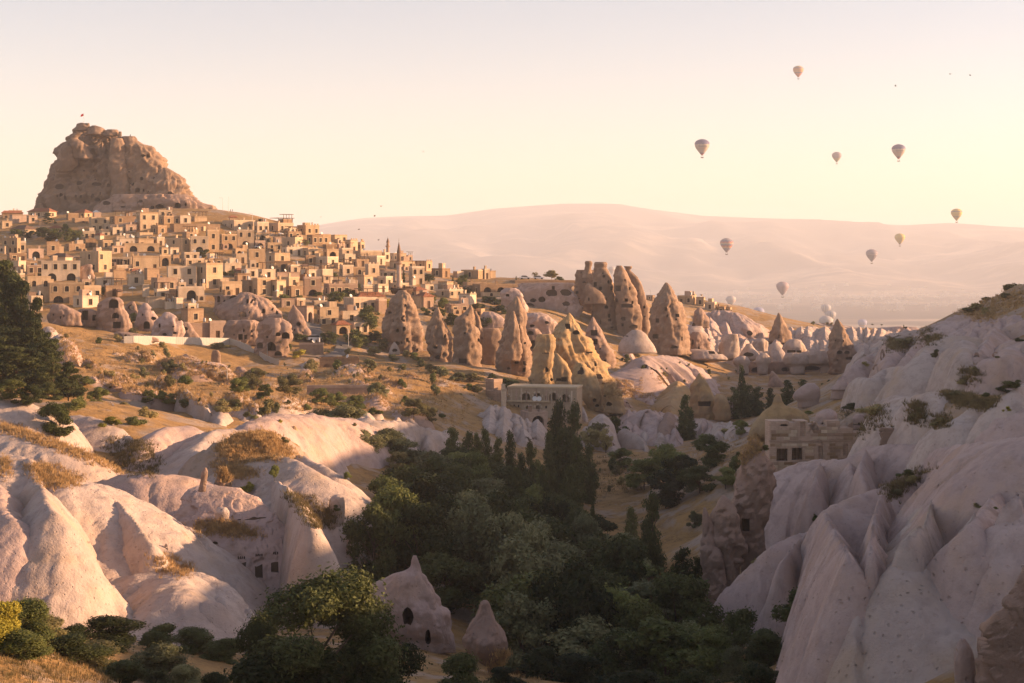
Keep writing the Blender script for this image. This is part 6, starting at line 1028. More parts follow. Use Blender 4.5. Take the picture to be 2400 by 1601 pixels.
# ---------------------------------------------------------------- cave rocks in the lower village
CR = dict(amp=.7, ls=4, bil=.6, bls=2.8, fl=.14, fs=2.6, rough=.2, crg=.35, cs=2.2, sp=3.0, bulge=.55, back=.6, cat='cave dwelling', group='cave dwellings under the village')
for k, (lab, v, rows, mat, ca) in enumerate([
    ('smooth pink rock with small square holes under the arched houses', 'A', [(912, 480, 580), (950, 450, 670), (1000, 440, 735), (1060, 445, 750), (1110, 450, 760)], 'tuffr', [(553, 1035, 20, 26, 'r'), (586, 1022, 12, 16, 'r'), (490, 1010, 15, 20, 'r')]),
    ('cut rock wall with one tall rectangular doorway', 'A', [(955, 735, 840), (985, 705, 890), (1050, 700, 905), (1120, 700, 910)], 'tuffr', [(780, 1015, 54, 88, 'r'), (868, 1038, 40, 52, 'r')]),
    ('pink cave rock with two big arches one above the other', 'A', [(850, 1000, 1085), (890, 940, 1120), (950, 915, 1160), (1040, 900, 1190), (1110, 895, 1200), (1170, 895, 1200)], 'tuffr', [(1042, 905, 86, 86, 'a', 3), (1055, 1018, 62, 52, 'a'), (1065, 1105, 70, 60, 'r')]),
    ('knob of pink rock with a dark hollow right of the double arches', 'A', [(888, 1195, 1235), (920, 1165, 1252), (980, 1160, 1260), (1040, 1160, 1260)], 'tuffr', [(1200, 945, 56, 60)]),
    ('pale pink cone in the middle of the cave quarter', 'A', [(902, 1320, 1350), (950, 1285, 1390), (1010, 1258, 1425), (1060, 1250, 1450), (1120, 1250, 1470)], 'tuffp', [(1400, 962, 32, 36), (1405, 1045, 44, 36), (1310, 1010, 20, 24)]),
    ('rock with a framed round arch in the cave quarter', 'A', [(1040, 1325, 1375), (1075, 1290, 1410), (1120, 1275, 1440), (1165, 1270, 1460)], 'tuffr', [(1347, 1105, 56, 70, 'a', 2), (1272, 1120, 20, 24)]),
    ('long pale pink slope pierced by many small caves', 'A', [(985, 1510, 1560), (1040, 1450, 1650), (1110, 1420, 1690), (1170, 1400, 1690), (1240, 1380, 1660)], 'tuffp', [(1465, 1110, 22, 44), (1510, 1192, 42, 30), (1600, 1178, 32, 26), (1640, 1040, 64, 70, 'o', 1.5), (1590, 1120, 20, 20)]),
    ('shadowed rock with a wide mouth beside the stone stair wall', 'A', [(1075, 1660, 1730), (1120, 1635, 1770), (1180, 1630, 1800), (1240, 1630, 1820)], 'tuffr', [(1700, 1140, 50, 36), (1652, 1168, 40, 36)]),
    ('low row of pink humps behind the white fence', 'A', [(1165, 1060, 1130), (1190, 1050, 1300), (1220, 1100, 1420), (1260, 1120, 1460)], 'tuffr', [(1150, 1200, 30, 22), (1290, 1210, 36, 24)]),
    ('big pink dome with a row of arched holes near its top', 'B', [(803, 255, 325), (840, 215, 440), (885, 120, 520), (940, 30, 575), (1000, 0, 622), (1060, 0, 640)], 'tuffr', [(315, 885, 20, 42, 'a'), (350, 885, 18, 38, 'a'), (377, 868, 15, 30, 'a'), (268, 1005, 72, 46, 'a', 2), (330, 990, 15, 26), (455, 975, 26, 42, 'a'), (540, 960, 22, 32), (585, 985, 26, 60, 'o', .8)]),
    ('arched cave front at the left of the big pink dome', 'B', [(830, 20, 240), (860, 10, 250), (920, 0, 260), (980, 0, 260)], 'tuffr', [(190, 872, 92, 84, 'a', 3), (42, 866, 38, 56, 'a'), (100, 885, 20, 20), (48, 960, 40, 50)]),
    ('pink rock apron with square windows below the big dome', 'B', [(1058, 160, 390), (1095, 125, 430), (1170, 105, 440), (1240, 90, 455), (1290, 90, 460)], 'tuffr', [(250, 1215, 40, 52, 'r'), (296, 1215, 22, 42, 'r'), (350, 1162, 15, 28), (356, 1206, 26, 22), (278, 1155, 22, 40), (190, 1195, 16, 20)]),
    ('rock hood over two great arched mouths at the end of the fence', 'B', [(1040, 490, 640), (1090, 445, 690), (1170, 430, 722), (1250, 420, 715), (1320, 400, 690), (1400, 390, 670)], 'tuffr', [(665, 1200, 72, 62, 'a', 3), (525, 1300, 84, 84, 'a', 3), (595, 1365, 62, 42, 'a'), (495, 1215, 22, 24), (595, 1192, 52, 42), (425, 1292, 60, 56, 'a', 1)]),
    ('sharp pink cone with two openings by the winding road', 'B', [(918, 731, 744), (980, 705, 790), (1060, 688, 832), (1140, 678, 872), (1200, 680, 915), (1240, 680, 940)], 'tuffr', [(782, 1097, 44, 40), (745, 1150, 17, 24), (820, 1172, 16, 20)]),
    ('pink hump left of the sharp cone', 'B', [(1060, 690, 720), (1100, 665, 740), (1150, 655, 745), (1210, 655, 745)], 'tuffr', []),
    ('rounded tawny rock beside the tall pale tower house', 'A', [(545, 790, 840), (580, 730, 860), (630, 700, 870), (690, 690, 870)], 'tuffr', []),
    ('ruined cave mouth in the slope below the fence', 'A', [(1340, 1290, 1350), (1360, 1280, 1380), (1400, 1290, 1390), (1440, 1300, 1390)], 'chim', [(1328, 1372, 70, 40, 'a', 2)]),
    ('broad pale rock with low dark caves below the fence', 'A', [(1400, 1560, 1700), (1430, 1480, 1830), (1470, 1440, 2050), (1520, 1420, 2110), (1570, 1420, 2150)], 'tuffp', [(1545, 1452, 110, 36, 'a', 2), (1920, 1478, 110, 50, 'a', 2), (2045, 1490, 60, 50, 'a', 2)]),
    ('stump of tawny rock standing above the low dark caves', 'A', [(1335, 1955, 2005), (1370, 1942, 2020), (1420, 1940, 2030), (1470, 1940, 2035)], 'chim', []),
    ('pale rock step under the arcaded retaining wall', 'C', [(372, 1310, 1400), (410, 1275, 1450), (470, 1270, 1490), (540, 1280, 1510), (600, 1290, 1520)], 'tuffp', [(1330, 440, 40, 30)]),
    ('white rock bank right of the tall sharp chimney', 'C', [(600, 1520, 1640), (640, 1480, 1720), (700, 1480, 1780), (760, 1490, 1800), (820, 1500, 1800)], 'tuffp', [(1555, 720, 46, 30), (1690, 690, 40, 30)]),
    ('tawny cave bank with a tall arch between two chimneys', 'C', [(745, 1500, 1600), (790, 1495, 1640), (860, 1500, 1650), (940, 1510, 1650), (1000, 1520, 1650)], 'tuffr', [(1540, 785, 60, 36, 'a'), (1562, 890, 46, 80, 'a')]),
    ('brown earth bank behind the blunt yellow-flanked chimney', 'C', [(740, 1100, 1230), (790, 1080, 1270), (880, 1070, 1280), (980, 1070, 1280), (1080, 1070, 1270)], 'chim', []),
    ('low pink bank between the houses and the tall sharp chimney', 'C', [(590, 1110, 1200), (630, 1080, 1270), (690, 1080, 1300), (740, 1090, 1300)], 'tuffp', []),
    ('sloping white rock roof over a cave below the ruined hut', 'A', [(1500, 1860, 1960), (1525, 1840, 2080), (1560, 1850, 2150), (1610, 1880, 2150)], 'tuff', [(1830, 1570, 60, 44, 'a', 1.5)])]):
    rock('cave_dwelling', lab, v, None, rows, mat, caves=ca, seed=600 + k, **CR)
# ---------------------------------------------------------------- white site fence
pts = [(1138, 1280), (1255, 1275), (1480, 1275), (1580, 1280), (1760, 1285), (2110, 1290), (2205, 1322), (2351, 1382), (2450, 1435), (2520, 1465), (2560, 1475)]
fe = tag(empty('site_fence', ground(*vw('A', 1580, 1280))), 'white corrugated metal fence running across the slope below the caves', 'fence')
P3 = [ground(*vw('A', x, y)) for x, y in pts]; fo_ = np.array(fe.location)
dist = np.r_[0, np.cumsum([np.linalg.norm(b - a) for a, b in zip(P3, P3[1:])])]; n = int(dist[-1] / 2.2)
Q = np.stack([np.interp(np.linspace(0, dist[-1], n + 1), dist, [p[c] for p in P3]) for c in range(3)], 1)
M['fence'] = plain('fence_sheet', (.46, .43, .385), .6, var=.15)
for i in range(n):
    a, b = Q[i], Q[i + 1]; L = math.hypot(b[0] - a[0], b[1] - a[1]); an = math.atan2(b[1] - a[1], b[0] - a[0]); dz = b[2] - a[2]
    mb = MB(); hf = 1.75 if i < n * .75 else 1.35
    for j in range(8):
        x0, x1 = L * j / 8, L * (j + 1) / 8; y = .0 if j % 2 else .035
        mb.add([(x0, y, dz * j / 8 - .5), (x1, y, dz * (j + 1) / 8 - .5), (x1, y, dz * (j + 1) / 8 + hf), (x0, y, dz * j / 8 + hf), (x0, y + .02, dz * j / 8 - .5), (x1, y + .02, dz * (j + 1) / 8 - .5), (x1, y + .02, dz * (j + 1) / 8 + hf), (x0, y + .02, dz * j / 8 + hf)], [(0, 1, 2, 3), (7, 6, 5, 4), (3, 2, 6, 7)])
    link('panel', mb.mesh('panel'), M['fence'], fe, tuple(a - fo_), an)
    mb = MB(); mb.box(-.04, .04, .06, .14, -.6, hf + .08); link('post', mb.mesh('post'), M['metal'], fe, tuple(a - fo_), an)
# ---------------------------------------------------------------- minarets
def minaret(px, ptop, pbot, Y, label, wpx):
    m = Y / FPX; o = tag(empty('minaret', at(px, pbot, Y)), label, 'minaret', 'minarets of the village'); Hh = (pbot - ptop) * m; r = wpx * m / 2
    mb = MB(); mb.lathe([(r * 1.25, -3), (r * 1.25, Hh * .08), (r, Hh * .14), (r * .95, Hh * .52)], 14); mb.build('shaft', HM['g'], o, True)
    mb = MB(); mb.lathe([(r * .97, Hh * .52 + .003), (r * 1.5, Hh * .55), (r * 1.5, Hh * .585), (r * 1.4, Hh * .585), (r * 1.4, Hh * .575)], 14); mb.build('balcony', HM['g'], o)
    mb = MB(); mb.lathe([(r * .85, Hh * .56), (r * .82, Hh * .73), (r * 1.0, Hh * .74)], 14); mb.build('upper_shaft', HM['g'], o, True)
    mb = MB(); mb.lathe([(r * 1.02, Hh * .742), (r * .5, Hh * .88), (r * .08, Hh * .975)], 14); mb.build('spire', plain('lead_spire', (.20, .125, .085), .7), o)
    mb = MB(); mb.lathe([(.05, Hh * .97), (.05, Hh * 1.0), (.13, Hh * 1.005), (.05, Hh * 1.01), (.03, Hh * 1.05)], 6); mb.build('finial', M['metal'], o)
minaret(935, 564, 682, 500, 'tall round minaret with a pointed spire rising from the village centre', 11)
minaret(909, 556, 604, 610, 'small lattice-work minaret behind the tall one', 8)
# dark ring of sticks on the broad chimney
ne = tag(empty('stick_ring', at(940, 682, 425)), 'dark ring of sticks and thatch on top of the broad grey chimney', 'nest'); ne.location[1] += 3
rs = random.Random(4)
for k in range(60):
    a = rs.uniform(0, 6.28); r = rs.uniform(1.9, 3.3); z = rs.uniform(-.4, 1.0); b = a + rs.uniform(.5, .9)
    mb = MB(); mb.tube([(r * math.cos(a), r * math.sin(a) * .8, z), (r * math.cos(b), r * math.sin(b) * .8, z + rs.uniform(-.2, .3))], rs.uniform(.08, .16), 5); mb.build('stick', M['wood'], ne)
mb = MB(); mb.lathe([(2.6, -.8), (3.0, .1), (2.9, .6), (2.2, .7)], 16); mb.build('thatch', M['wood'], ne)
# ---------------------------------------------------------------- the arcaded house among the yellow rocks
Yh = 336.0; m = Yh / FPX
o0 = at(*vw('C', 1965, 1500), Yh); ah = tag(empty('arcaded_house', o0, R(-12)), 'long stone house with three arches on its upper terrace below the yellow rocks', 'house')
W = 165 * m; Hh = 52 * m; D = 7.0; k_ = m / 3.918
mb = MB(); mb.box(-W, 0, 0, D, -4, Hh); wl_ = mb.build('wall', HM['w'], ah); cut = MB()
def cx(zx): return (zx - 1965) * k_ / math.cos(R(12))
def cz(zy): return (1500 - zy) * k_
for zx, zy, w_, h_, kd, dp in [(1500, 1377, 82, 64, 'a', 2.2), (1605, 1375, 66, 66, 'a', 2.2), (1752, 1375, 76, 76, 'a', 2.2), (1410, 1388, 16, 40, 'r', .4), (1688, 1388, 22, 40, 'r', .4), (1340, 1390, 30, 40, 'a', .3), (1860, 1385, 70, 70, 'a', 2.2), (1612, 1478, 42, 46, 'a', 1.2), (1522, 1478, 46, 36, 'a', 1.2), (1685, 1472, 20, 26, 'r', .4), (1430, 1470, 16, 30, 'r', .4), (1390, 1465, 20, 22, 'r', .3)]:
    t2 = MB(); t2.prism(shape(kd, w_ * k_, h_ * k_), -.5, dp); cut.add([(a + cx(zx), b, c + cz(zy)) for a, b, c in t2.v], t2.f)
    if kd == 'r': link('window', win_mesh('A', w_ * k_, h_ * k_), None, ah, (cx(zx), dp - .08, cz(zy)))
    else:
        n = 9
        for i in range(n):                        # the arch stones stand proud of the wall
            a0, a1 = math.pi * i / n, math.pi * (i + .93) / n; r0, r1 = w_ * k_ / 2 + .02, w_ * k_ / 2 + .42; e = min(1, h_ * .55 / (w_ / 2)); zc = cz(zy) + h_ * k_ / 2 - min(w_ / 2, h_ * .55) * k_
            mb = MB(); mb.prism([(cx(zx) + r0 * math.cos(a0), zc + e * r0 * math.sin(a0)), (cx(zx) + r1 * math.cos(a0), zc + e * r1 * math.sin(a0)), (cx(zx) + r1 * math.cos(a1), zc + e * r1 * math.sin(a1)), (cx(zx) + r0 * math.cos(a1), zc + e * r0 * math.sin(a1))], -.07, -.003); mb.build('arch_stone', HM['w'], ah)
CUT.append((wl_, cut.mesh('cutter')))
mb = MB(); mb.box(-W - .12, .12, -.12, D + .1, Hh + .003, Hh + .3); mb.build('roof_edge', M['trim'], ah)
mb = MB(); mb.box(cx(1330), cx(1720), -.45, -.004, cz(1425), cz(1412)); mb.build('terrace_edge', M['trim'], ah)
for i in range(14):
    mb = MB(); x = cx(1320) + i * (cx(1920) - cx(1320)) / 13; mb.box(x - .16, x + .16, -.1, -.004, cz(1432), cz(1318) if i % 3 else cz(1300)); mb.build('pilaster', HM['w'] if i % 2 else HM['g'], ah)
for x in (1585, 1625):
    mb = MB(); mb.lathe([(.05, 0), (.5, .12), (.52, .16)], 14); d_ = mb.build('satellite_dish', M['canvas'], ah, loc=(cx(x), -.3, cz(1395))); d_.rotation_euler = (R(80), 0, 0)
house('C', 1272, 1318, 1318, 1450, .3, 'w', Y=332); house('C', 1128, 1282, 1232, 1330, .5, 'gn', Y=345); house('C', 1130, 1275, 1340, 1400, .5, 'gn', Y=338)
house('C', 1450, 1700, 1530, 1640, .3, 'gA', Y=322, th=20)
for h, l in zip(HOUSES[-4:], ['narrow sunlit annex at the left end of the arcaded house', 'small flat-roofed stone hut above the left end of the arcaded house', 'low rubble wall block left of the arcaded house', 'garden terrace wall with an arched niche below the arcaded house']): tag(h['o'], l, 'house')
# ruined arched building on the golden slope (left of the chimneys)
house('B', 975, 1335, 1425, 1600, .03, 'bn', Y=372, th=6, deep=5); hb = HOUSES[-1]; tag(hb['o'], 'roofless brown ruin with three arched niches on the golden slope', 'ruin'); k_ = 372 / FPX / 3.918
cut = MB()
for zx, zy, w_, h_, kd, dp in [(1145, 1480, 90, 90, 'a', 1.2), (1048, 1490, 76, 60, 'a', .6), (1255, 1485, 92, 60, 'a', .6), (1145, 1490, 30, 40, 'a', 9), (1260, 1556, 16, 20, 'r', .6), (1190, 1552, 30, 20, 'a', .6), (1085, 1560, 40, 20, 'a', .6)]:
    t2 = MB(); t2.prism(shape(kd, w_ * k_, h_ * k_), -.5, dp); cut.add([(a + (zx - 975) * k_, b, c + (1600 - zy) * k_) for a, b, c in t2.v], t2.f)
CUT.append(([c for c in hb['o'].children if c.name.startswith('wall')][0], cut.mesh('cutter')))
# garden and field walls of rubble
for v, x0, x1, y0, y1, lab in [('S', 860, 1420, 110, 175, 'long low rubble wall edging the orchard'), ('B', 790, 1010, 1280, 1370, 'rubble retaining wall under the winding road'), ('A', 1790, 2110, 1130 + 0, 1180, None)]:
    if lab: house(v, x0, x1, y0, y1, .0, 'gn', th=5, deep=1.2, name='field_wall'); tag(HOUSES[-1]['o'], lab, 'wall')
# a coarse depth table of everything built so far, to stand plants on visible rock
DB = np.full((330, 490), 1e9)
def splat(V):
    V = V[V[:, 1] > 5]; i = ((HY - V[:, 2] / V[:, 1] * FPX) / 5).astype(int); j = ((HX + V[:, 0] / V[:, 1] * FPX) / 5).astype(int)
    k = (i >= 0) & (i < 330) & (j >= 0) & (j < 490); np.minimum.at(DB, (i[k], j[k]), V[k, 1])
splat(np.stack([_XX, _YY, _ZZ], -1).reshape(-1, 3))
for V, T in BV: splat(V)
def surf(px, py):
    i, j = int(py / 5), int(px / 5); b = DB[max(0, i - 1):i + 2, max(0, j - 1):j + 2]; Y = float(np.median(b[b < 1e8])) if (b < 1e8).any() else hit(px, py)
    return at(px, py, Y)

# ---------------------------------------------------------------- the stone ruin on the right hillside
Yr = 206.0; m = Yr / FPX; kk = m / 2.236; o0 = at(*vw('K', 455, 445), Yr)
ru = tag(empty('stone_ruin', o0, R(4)), 'roofless two-storey stone ruin with two square dark windows on the right hillside', 'ruin')
W = 545 * kk; Hh = 250 * kk
mb = MB(); mb.box(0, W, 0, 2.6, -3, Hh); wl_ = mb.build('wall', HM['g'], ru); cut = MB(); holes = []
def rx(x): return (x - 455) * kk
def rz_(y): return (445 - y) * kk
for x, y, w_, h_, kd, dp in [(523, 372, 60, 66, 'r', 2.0), (603, 368, 58, 64, 'r', 2.0), (728, 362, 26, 72, 'r', .35), (862, 348, 26, 60, 'r', .35), (533, 217, 48, 15, 'o', 1.2), (632, 238, 28, 76, 'r', .3), (700, 216, 24, 40, 'o', .6)]:
    t2 = MB(); t2.prism(shape(kd, w_ * kk, h_ * kk), -.6, dp); cut.add([(a + rx(x), b, c + rz_(y)) for a, b, c in t2.v], t2.f); holes.append((rx(x), rz_(y), w_ * kk / 2 + .05, h_ * kk / 2 + .05))
    if dp > 1.5: mb = MB(); [mb.box(rx(x) - w_ * kk / 2 + .1 + i * .42, rx(x) - w_ * kk / 2 + .16 + i * .42, .5, .56, rz_(y) - h_ * kk / 2, rz_(y) + h_ * kk / 2) for i in range(4)]; mb.build('window_bars', M['wood'], ru)
for x0, x1, hgt in [(700, 760, 26), (830, 900, 40), (900, 1010, 62), (560, 600, 12), (660, 700, 20)]:           # the broken wall top
    t2 = MB(); t2.box(rx(x0), rx(x1), -1, 4, Hh - hgt * kk, Hh + 2); cut.add(t2.v, t2.f)
CUT.append((wl_, cut.mesh('cutter')))
mb = MB(); mb.box(-.08, rx(965), -.12, -.003, rz_(303), rz_(297)); mb.build('string_course', HM['g'], ru)
rs = random.Random(8); ub = MB(); ub.box(-.5, .5, 0, 1, -.5, .5); ubm = [ub.mesh('stone_block') for _ in range(3)]
for mm, t in zip(ubm, 'wgb'): mm.materials.append(HM[t])
z = .1; row = 0
while z < Hh - .3:
    hb_ = rs.uniform(.36, .46); x = rs.uniform(0, .4); row += 1
    while x < W - .4:
        wb = rs.uniform(.6, 1.25); cx_, cz_ = x + wb / 2, z + hb_ / 2
        top = Hh - (62 if cx_ > rx(900) else 40 if cx_ > rx(830) else 26 if rx(700) < cx_ < rx(760) else 20 if rx(660) < cx_ < rx(700) else 12 if rx(560) < cx_ < rx(600) else 0) * kk
        if cz_ + hb_ / 2 < top and cx_ + wb / 2 < W and not any(abs(cx_ - a) < c + wb / 2 and abs(cz_ - b) < d_ + hb_ / 2 for a, b, c, d_ in holes) and abs(cz_ - rz_(300)) > hb_ / 2 + .1 and rs.random() < .86:
            pr_ = rs.uniform(.02, .09); o = link('stone_block', rs.choice(ubm), None, ru, (cx_, -pr_, cz_)); o.scale = (wb - .03, pr_ - .004, hb_ - .03)
        x += wb
    z += hb_
for lab, v, Y, rows, mat, ca in [('low dome with a wide dark mouth on top of the stone ruin', 'K', 209, [(132, 742, 775), (148, 715, 800), (175, 702, 810), (215, 698, 814), (250, 698, 814)], 'tuffp', [(757, 214, 74, 36, 'o', 2.0)]), ('smaller dome with a slit mouth right of the ruin top', 'K', 210, [(158, 905, 948), (178, 888, 962), (205, 882, 968), (240, 880, 970)], 'tuffp', [(914, 210, 50, 18, 'o', 1.5)]), ('grassy rubble heap behind the broken wall top', 'K', 213, [(120, 960, 1060), (150, 900, 1080), (190, 840, 1090), (240, 800, 1090), (300, 790, 1090)], 'ground', [])]:
    rock('tuff_dome', lab, v, Y, rows, mat, caves=ca, seed=len(lab), amp=.25, ls=2, bil=.2, bls=1.2, sp=3.0, bulge=.6, cat='tuff dome')
# overhang with a dovecote, and single windows cut in the ridges
def niche(lab, v, x, y, w_, h_, kind='r', mat='tuffp', holes=None, pad=.45, dep=None):
    px, py = vw(v, x, y); Y = surf(px, py)[1] + .35; a, b = w_ * (.5 + pad), h_ * (.5 + pad)
    rows = [(y - b + 2 * b * t, x - a * math.sin(math.pi * (.12 + .76 * t)), x + a * math.sin(math.pi * (.12 + .76 * t))) for t in np.linspace(0, 1, 7)]
    rock('cave_window', lab, v, Y, rows, mat, caves=holes or [(x, y, w_, h_, kind, dep)], seed=int(x + y), amp=.1, ls=1.5, bil=.06, bls=.8, sp=2.2, bulge=.3, back=1.0, n=(0, -1, .15), cat='cave window', group='windows cut in the tuff')
niche('dovecote overhang with rows of little pigeon holes below the ruin', 'K', 520, 700, 210, 90, mat='tuffr', pad=.12, holes=[(432 + 19 * i + (9 if j % 2 else 0), 672 + 17 * j, 11, 11, 'a', .35) for j in range(4) for i in range(10) if 0 < i + j < 12])
niche('slanted window in the steep face of the great prow', 'K', 928, 1130, 46, 96, 'o', 'tuffr', pad=.3)
niche('square window on the shoulder of the folded mound', 'G', 885, 852, 40, 44, 'r', 'tuff'); niche('narrow window beside the square one on the folded mound', 'G', 938, 822, 15, 44, 'r', 'tuff')
niche('doorway at the foot of the tall pink fin', 'U', 1475, 872, 34, 64, 'r', 'tuffr'); niche('niche with a bush beside the tall pink fin', 'U', 1680, 838, 44, 36, 'r', 'tuffr'); niche('hollow in the leaning pod of rock', 'U', 515, 850, 26, 80, 'o', 'tuffr'); niche('small hollow low in the leaning pod', 'U', 455, 970, 44, 40, 'o', 'tuffr')

for k, (lab, v, rows, ref, kw) in enumerate([('brown undercut face below the smooth pink knee', 'K', [(985, 312, 420), (1040, 300, 500), (1120, 298, 524), (1220, 304, 524), (1330, 310, 520)], [(400, 1060), (420, 1150)], dict(bulge=.2)),
    ('brown broken face at the tip of the overhanging tongue', 'K', [(975, 1282, 1330), (1010, 1300, 1350), (1050, 1325, 1352), (1090, 1335, 1350)], [(1315, 1010)], dict(bulge=.3)),
    ('brown rock sheet standing in for the shaded hollow on the folded mound', 'G', [(860, 330, 400), (910, 290, 440), (980, 270, 490), (1060, 290, 540), (1150, 340, 600), (1230, 420, 640), (1290, 520, 680)], [(400, 1000), (450, 1120)], dict(bulge=.12)),  # brown sheet laid where the mound's hollow only lies in shade
    ('brown scarp under the white double dome, left of the ruin', 'U', [(1580, 480, 700), (1620, 470, 760), (1680, 480, 780), (1760, 500, 780)], [(600, 1640)], dict(bulge=.12))]):
    r0, r1 = rows[1], rows[-3]; Yt = surf(*vw(v, (r0[1] + r0[2]) / 2, r0[0]))[1]; Yb = surf(*vw(v, (r1[1] + r1[2]) / 2, r1[0]))[1]; Y = Yb - .35; kw = dict(kw, tilt=Yt - Yb)
    rock('cliff_face', lab, v, Y, rows, 'tuffr', seed=700 + k, amp=.3, ls=1.6, bil=.22, bls=.9, crg=.16, cs=.8, sp=2.6, back=1.0, n=(-.25, -1, .1), cat='cliff face', group='broken brown cliff faces', **kw)
# ---------------------------------------------------------------- vegetation
def leafmat(name, c1, c2, c3):
    d = Nd(name); n = d.nz(.9, 3, .6); n2 = d.vo(2.2, out=1)
    c = d.mix(c1, c2, d.ramp(n, [(.35, 0), (.65, 1)])); c = d.mix(c, c3, d.math('MULTIPLY', d.rnd(), .55)); c = d.mix(c, d.ramp(d.rnd(), [(0, .9), (1, 2.4)]), 1.0, 'MULTIPLY'); c = d.mix(c, d.mix((.7, .7, .7), (1.3, 1.3, 1.3), d.sep(n2, 0)), .8, 'MULTIPLY')
    d.col(c); d.b.inputs['Roughness'].default_value = .7
    tr = d.t.nodes.new('ShaderNodeBsdfTranslucent'); mx = d.t.nodes.new('ShaderNodeMixShader'); mx.inputs[0].default_value = .28
    d.t.links.new(c, tr.inputs[0]); d.t.links.new(d.b.outputs[0], mx.inputs[1]); d.t.links.new(tr.outputs[0], mx.inputs[2]); d.t.links.new(mx.outputs[0], d.t.nodes['Material Output'].inputs[0]); return d.m
LM = {'green': leafmat('leaf_green', (.085, .10, .03), (.055, .072, .024), (.12, .115, .035)), 'dark': leafmat('leaf_dark', (.040, .050, .018), (.027, .037, .014), (.058, .060, .02)),
      'pop': leafmat('leaf_poplar', (.055, .066, .022), (.038, .048, .017), (.075, .072, .022)), 'silver': leafmat('leaf_silver', (.115, .12, .06), (.075, .085, .04), (.14, .125, .055)),
      'pine': leafmat('leaf_pine', (.040, .050, .016), (.024, .034, .012), (.055, .052, .016)), 'yellow': leafmat('leaf_yellow', (.22, .20, .03), (.14, .15, .025), (.24, .18, .03)), 'olive': leafmat('leaf_olive', (.15, .135, .06), (.10, .10, .045), (.20, .15, .06))}
M['bark'] = plain('bark', (.10, .07, .05), .95, var=.3)
def crown_mesh(kind, n, leaf, seed):              # unit height and unit width
    rs = np.random.RandomState(seed)
    if kind == 'round':
        k = 24; a = rs.uniform(0, 6.28, k); h = rs.uniform(.14, .88, k); r = rs.uniform(.08, .38, k) * np.sin(np.pi * np.clip(h * .95 + .08, 0, 1)) ** .6
        C = np.stack([r * np.cos(a), r * np.sin(a), h], -1); S = rs.uniform(.08, .18, k); zs = .8
    elif kind == 'poplar':
        k = 34; h = np.linspace(.05, .93, k); r = .22 * np.sin(np.pi * np.clip(h * .8 + .14, 0, 1)) * rs.uniform(.2, 1, k); a = rs.uniform(0, 6.28, k)
        C = np.stack([r * np.cos(a), r * np.sin(a), h], -1); S = rs.uniform(.16, .26, k) * (1.1 - .55 * h); zs = .42
    elif kind == 'pine':
        k = 46; h = rs.uniform(.12, .95, k); r = (1 - h) ** .75 * .42 * rs.uniform(.25, 1, k); a = rs.uniform(0, 6.28, k)
        C = np.stack([r * np.cos(a), r * np.sin(a), h], -1); S = rs.uniform(.10, .17, k) * (1.15 - .6 * h); zs = .38
    else:
        k = 13; a = rs.uniform(0, 6.28, k); h = rs.uniform(.08, .75, k); r = rs.uniform(.0, .46, k) * (1.1 - h)
        C = np.stack([r * np.cos(a), r * np.sin(a), h], -1); S = rs.uniform(.08, .22, k); zs = .95
    w = S ** 2 / (S ** 2).sum(); ci = rs.choice(k, n, p=w)
    u = rs.normal(size=(n, 3)); u /= np.linalg.norm(u, axis=1, keepdims=True); rad = rs.uniform(.35, 1.0, n) ** .6 * (1 + .35 * (rs.rand(n) < .12))
    P = C[ci] + u * (rad * S[ci])[:, None] * np.array([1, 1, zs])
    P[:, 2] = np.maximum(P[:, 2], .01)
    N = u * .8 + rs.normal(size=(n, 3)) * .6 + np.array([0, 0, .35]); N /= np.linalg.norm(N, axis=1, keepdims=True)
    T = np.cross(N, rs.normal(size=(n, 3))); T /= np.linalg.norm(T, axis=1, keepdims=True); B = np.cross(N, T)
    s = leaf * rs.uniform(.6, 1.3, n)[:, None]; asp = 1.7 if kind == 'pine' else 1.25
    V = np.stack([P - T * s * asp, P + B * s * .55, P + T * s * asp, P - B * s * .55], 1).reshape(-1, 3)
    return mesh('crown', V, np.arange(4 * n).reshape(-1, 4), smooth=False)
def trunk_mesh(kind, seed):
    rs = random.Random(seed); mb = MB()
    mb.tube([(0, 0, -.12), (rs.uniform(-.01, .01), .0, .2), (rs.uniform(-.02, .02), rs.uniform(-.02, .02), .5), (0, 0, .85 if kind in ('poplar', 'pine') else .6)], [.032, .024, .016, .006] if kind != 'bush' else [.02, .015, .01, .004], 7)
    for i in range(7 if kind != 'poplar' else 3):
        a = rs.uniform(0, 6.28); h = rs.uniform(.15, .5); r = .34 if kind in ('round', 'bush') else .22
        mb.tube([(0, 0, h), (r * .5 * math.cos(a), r * .5 * math.sin(a), h + .14), (r * math.cos(a), r * math.sin(a), h + .26)], [.014, .009, .003], 5)
    return mb.mesh('trunk', True)
CRN = {}
def proto(kind, lod):
    k = (kind, lod)
    if k not in CRN:
        n, leaf = {'round': {0: (42000, .011), 1: (9000, .021), 2: (2600, .036)}, 'poplar': {0: (9000, .018), 1: (7000, .020), 2: (2600, .030)}, 'pine': {0: (9000, .017), 1: (9000, .017), 2: (2600, .03)}, 'bush': {0: (16000, .016), 1: (5000, .030), 2: (1300, .055)}}[kind][lod]
        CRN[k] = [(crown_mesh(kind, n, leaf, 11 * i + lod + len(kind)), trunk_mesh(kind, i + 3)) for i in range({0: 1, 1: 4, 2: 4}[lod] if lod else 2)]
    return CRN[k]
PLANTS = []; COPY = {}
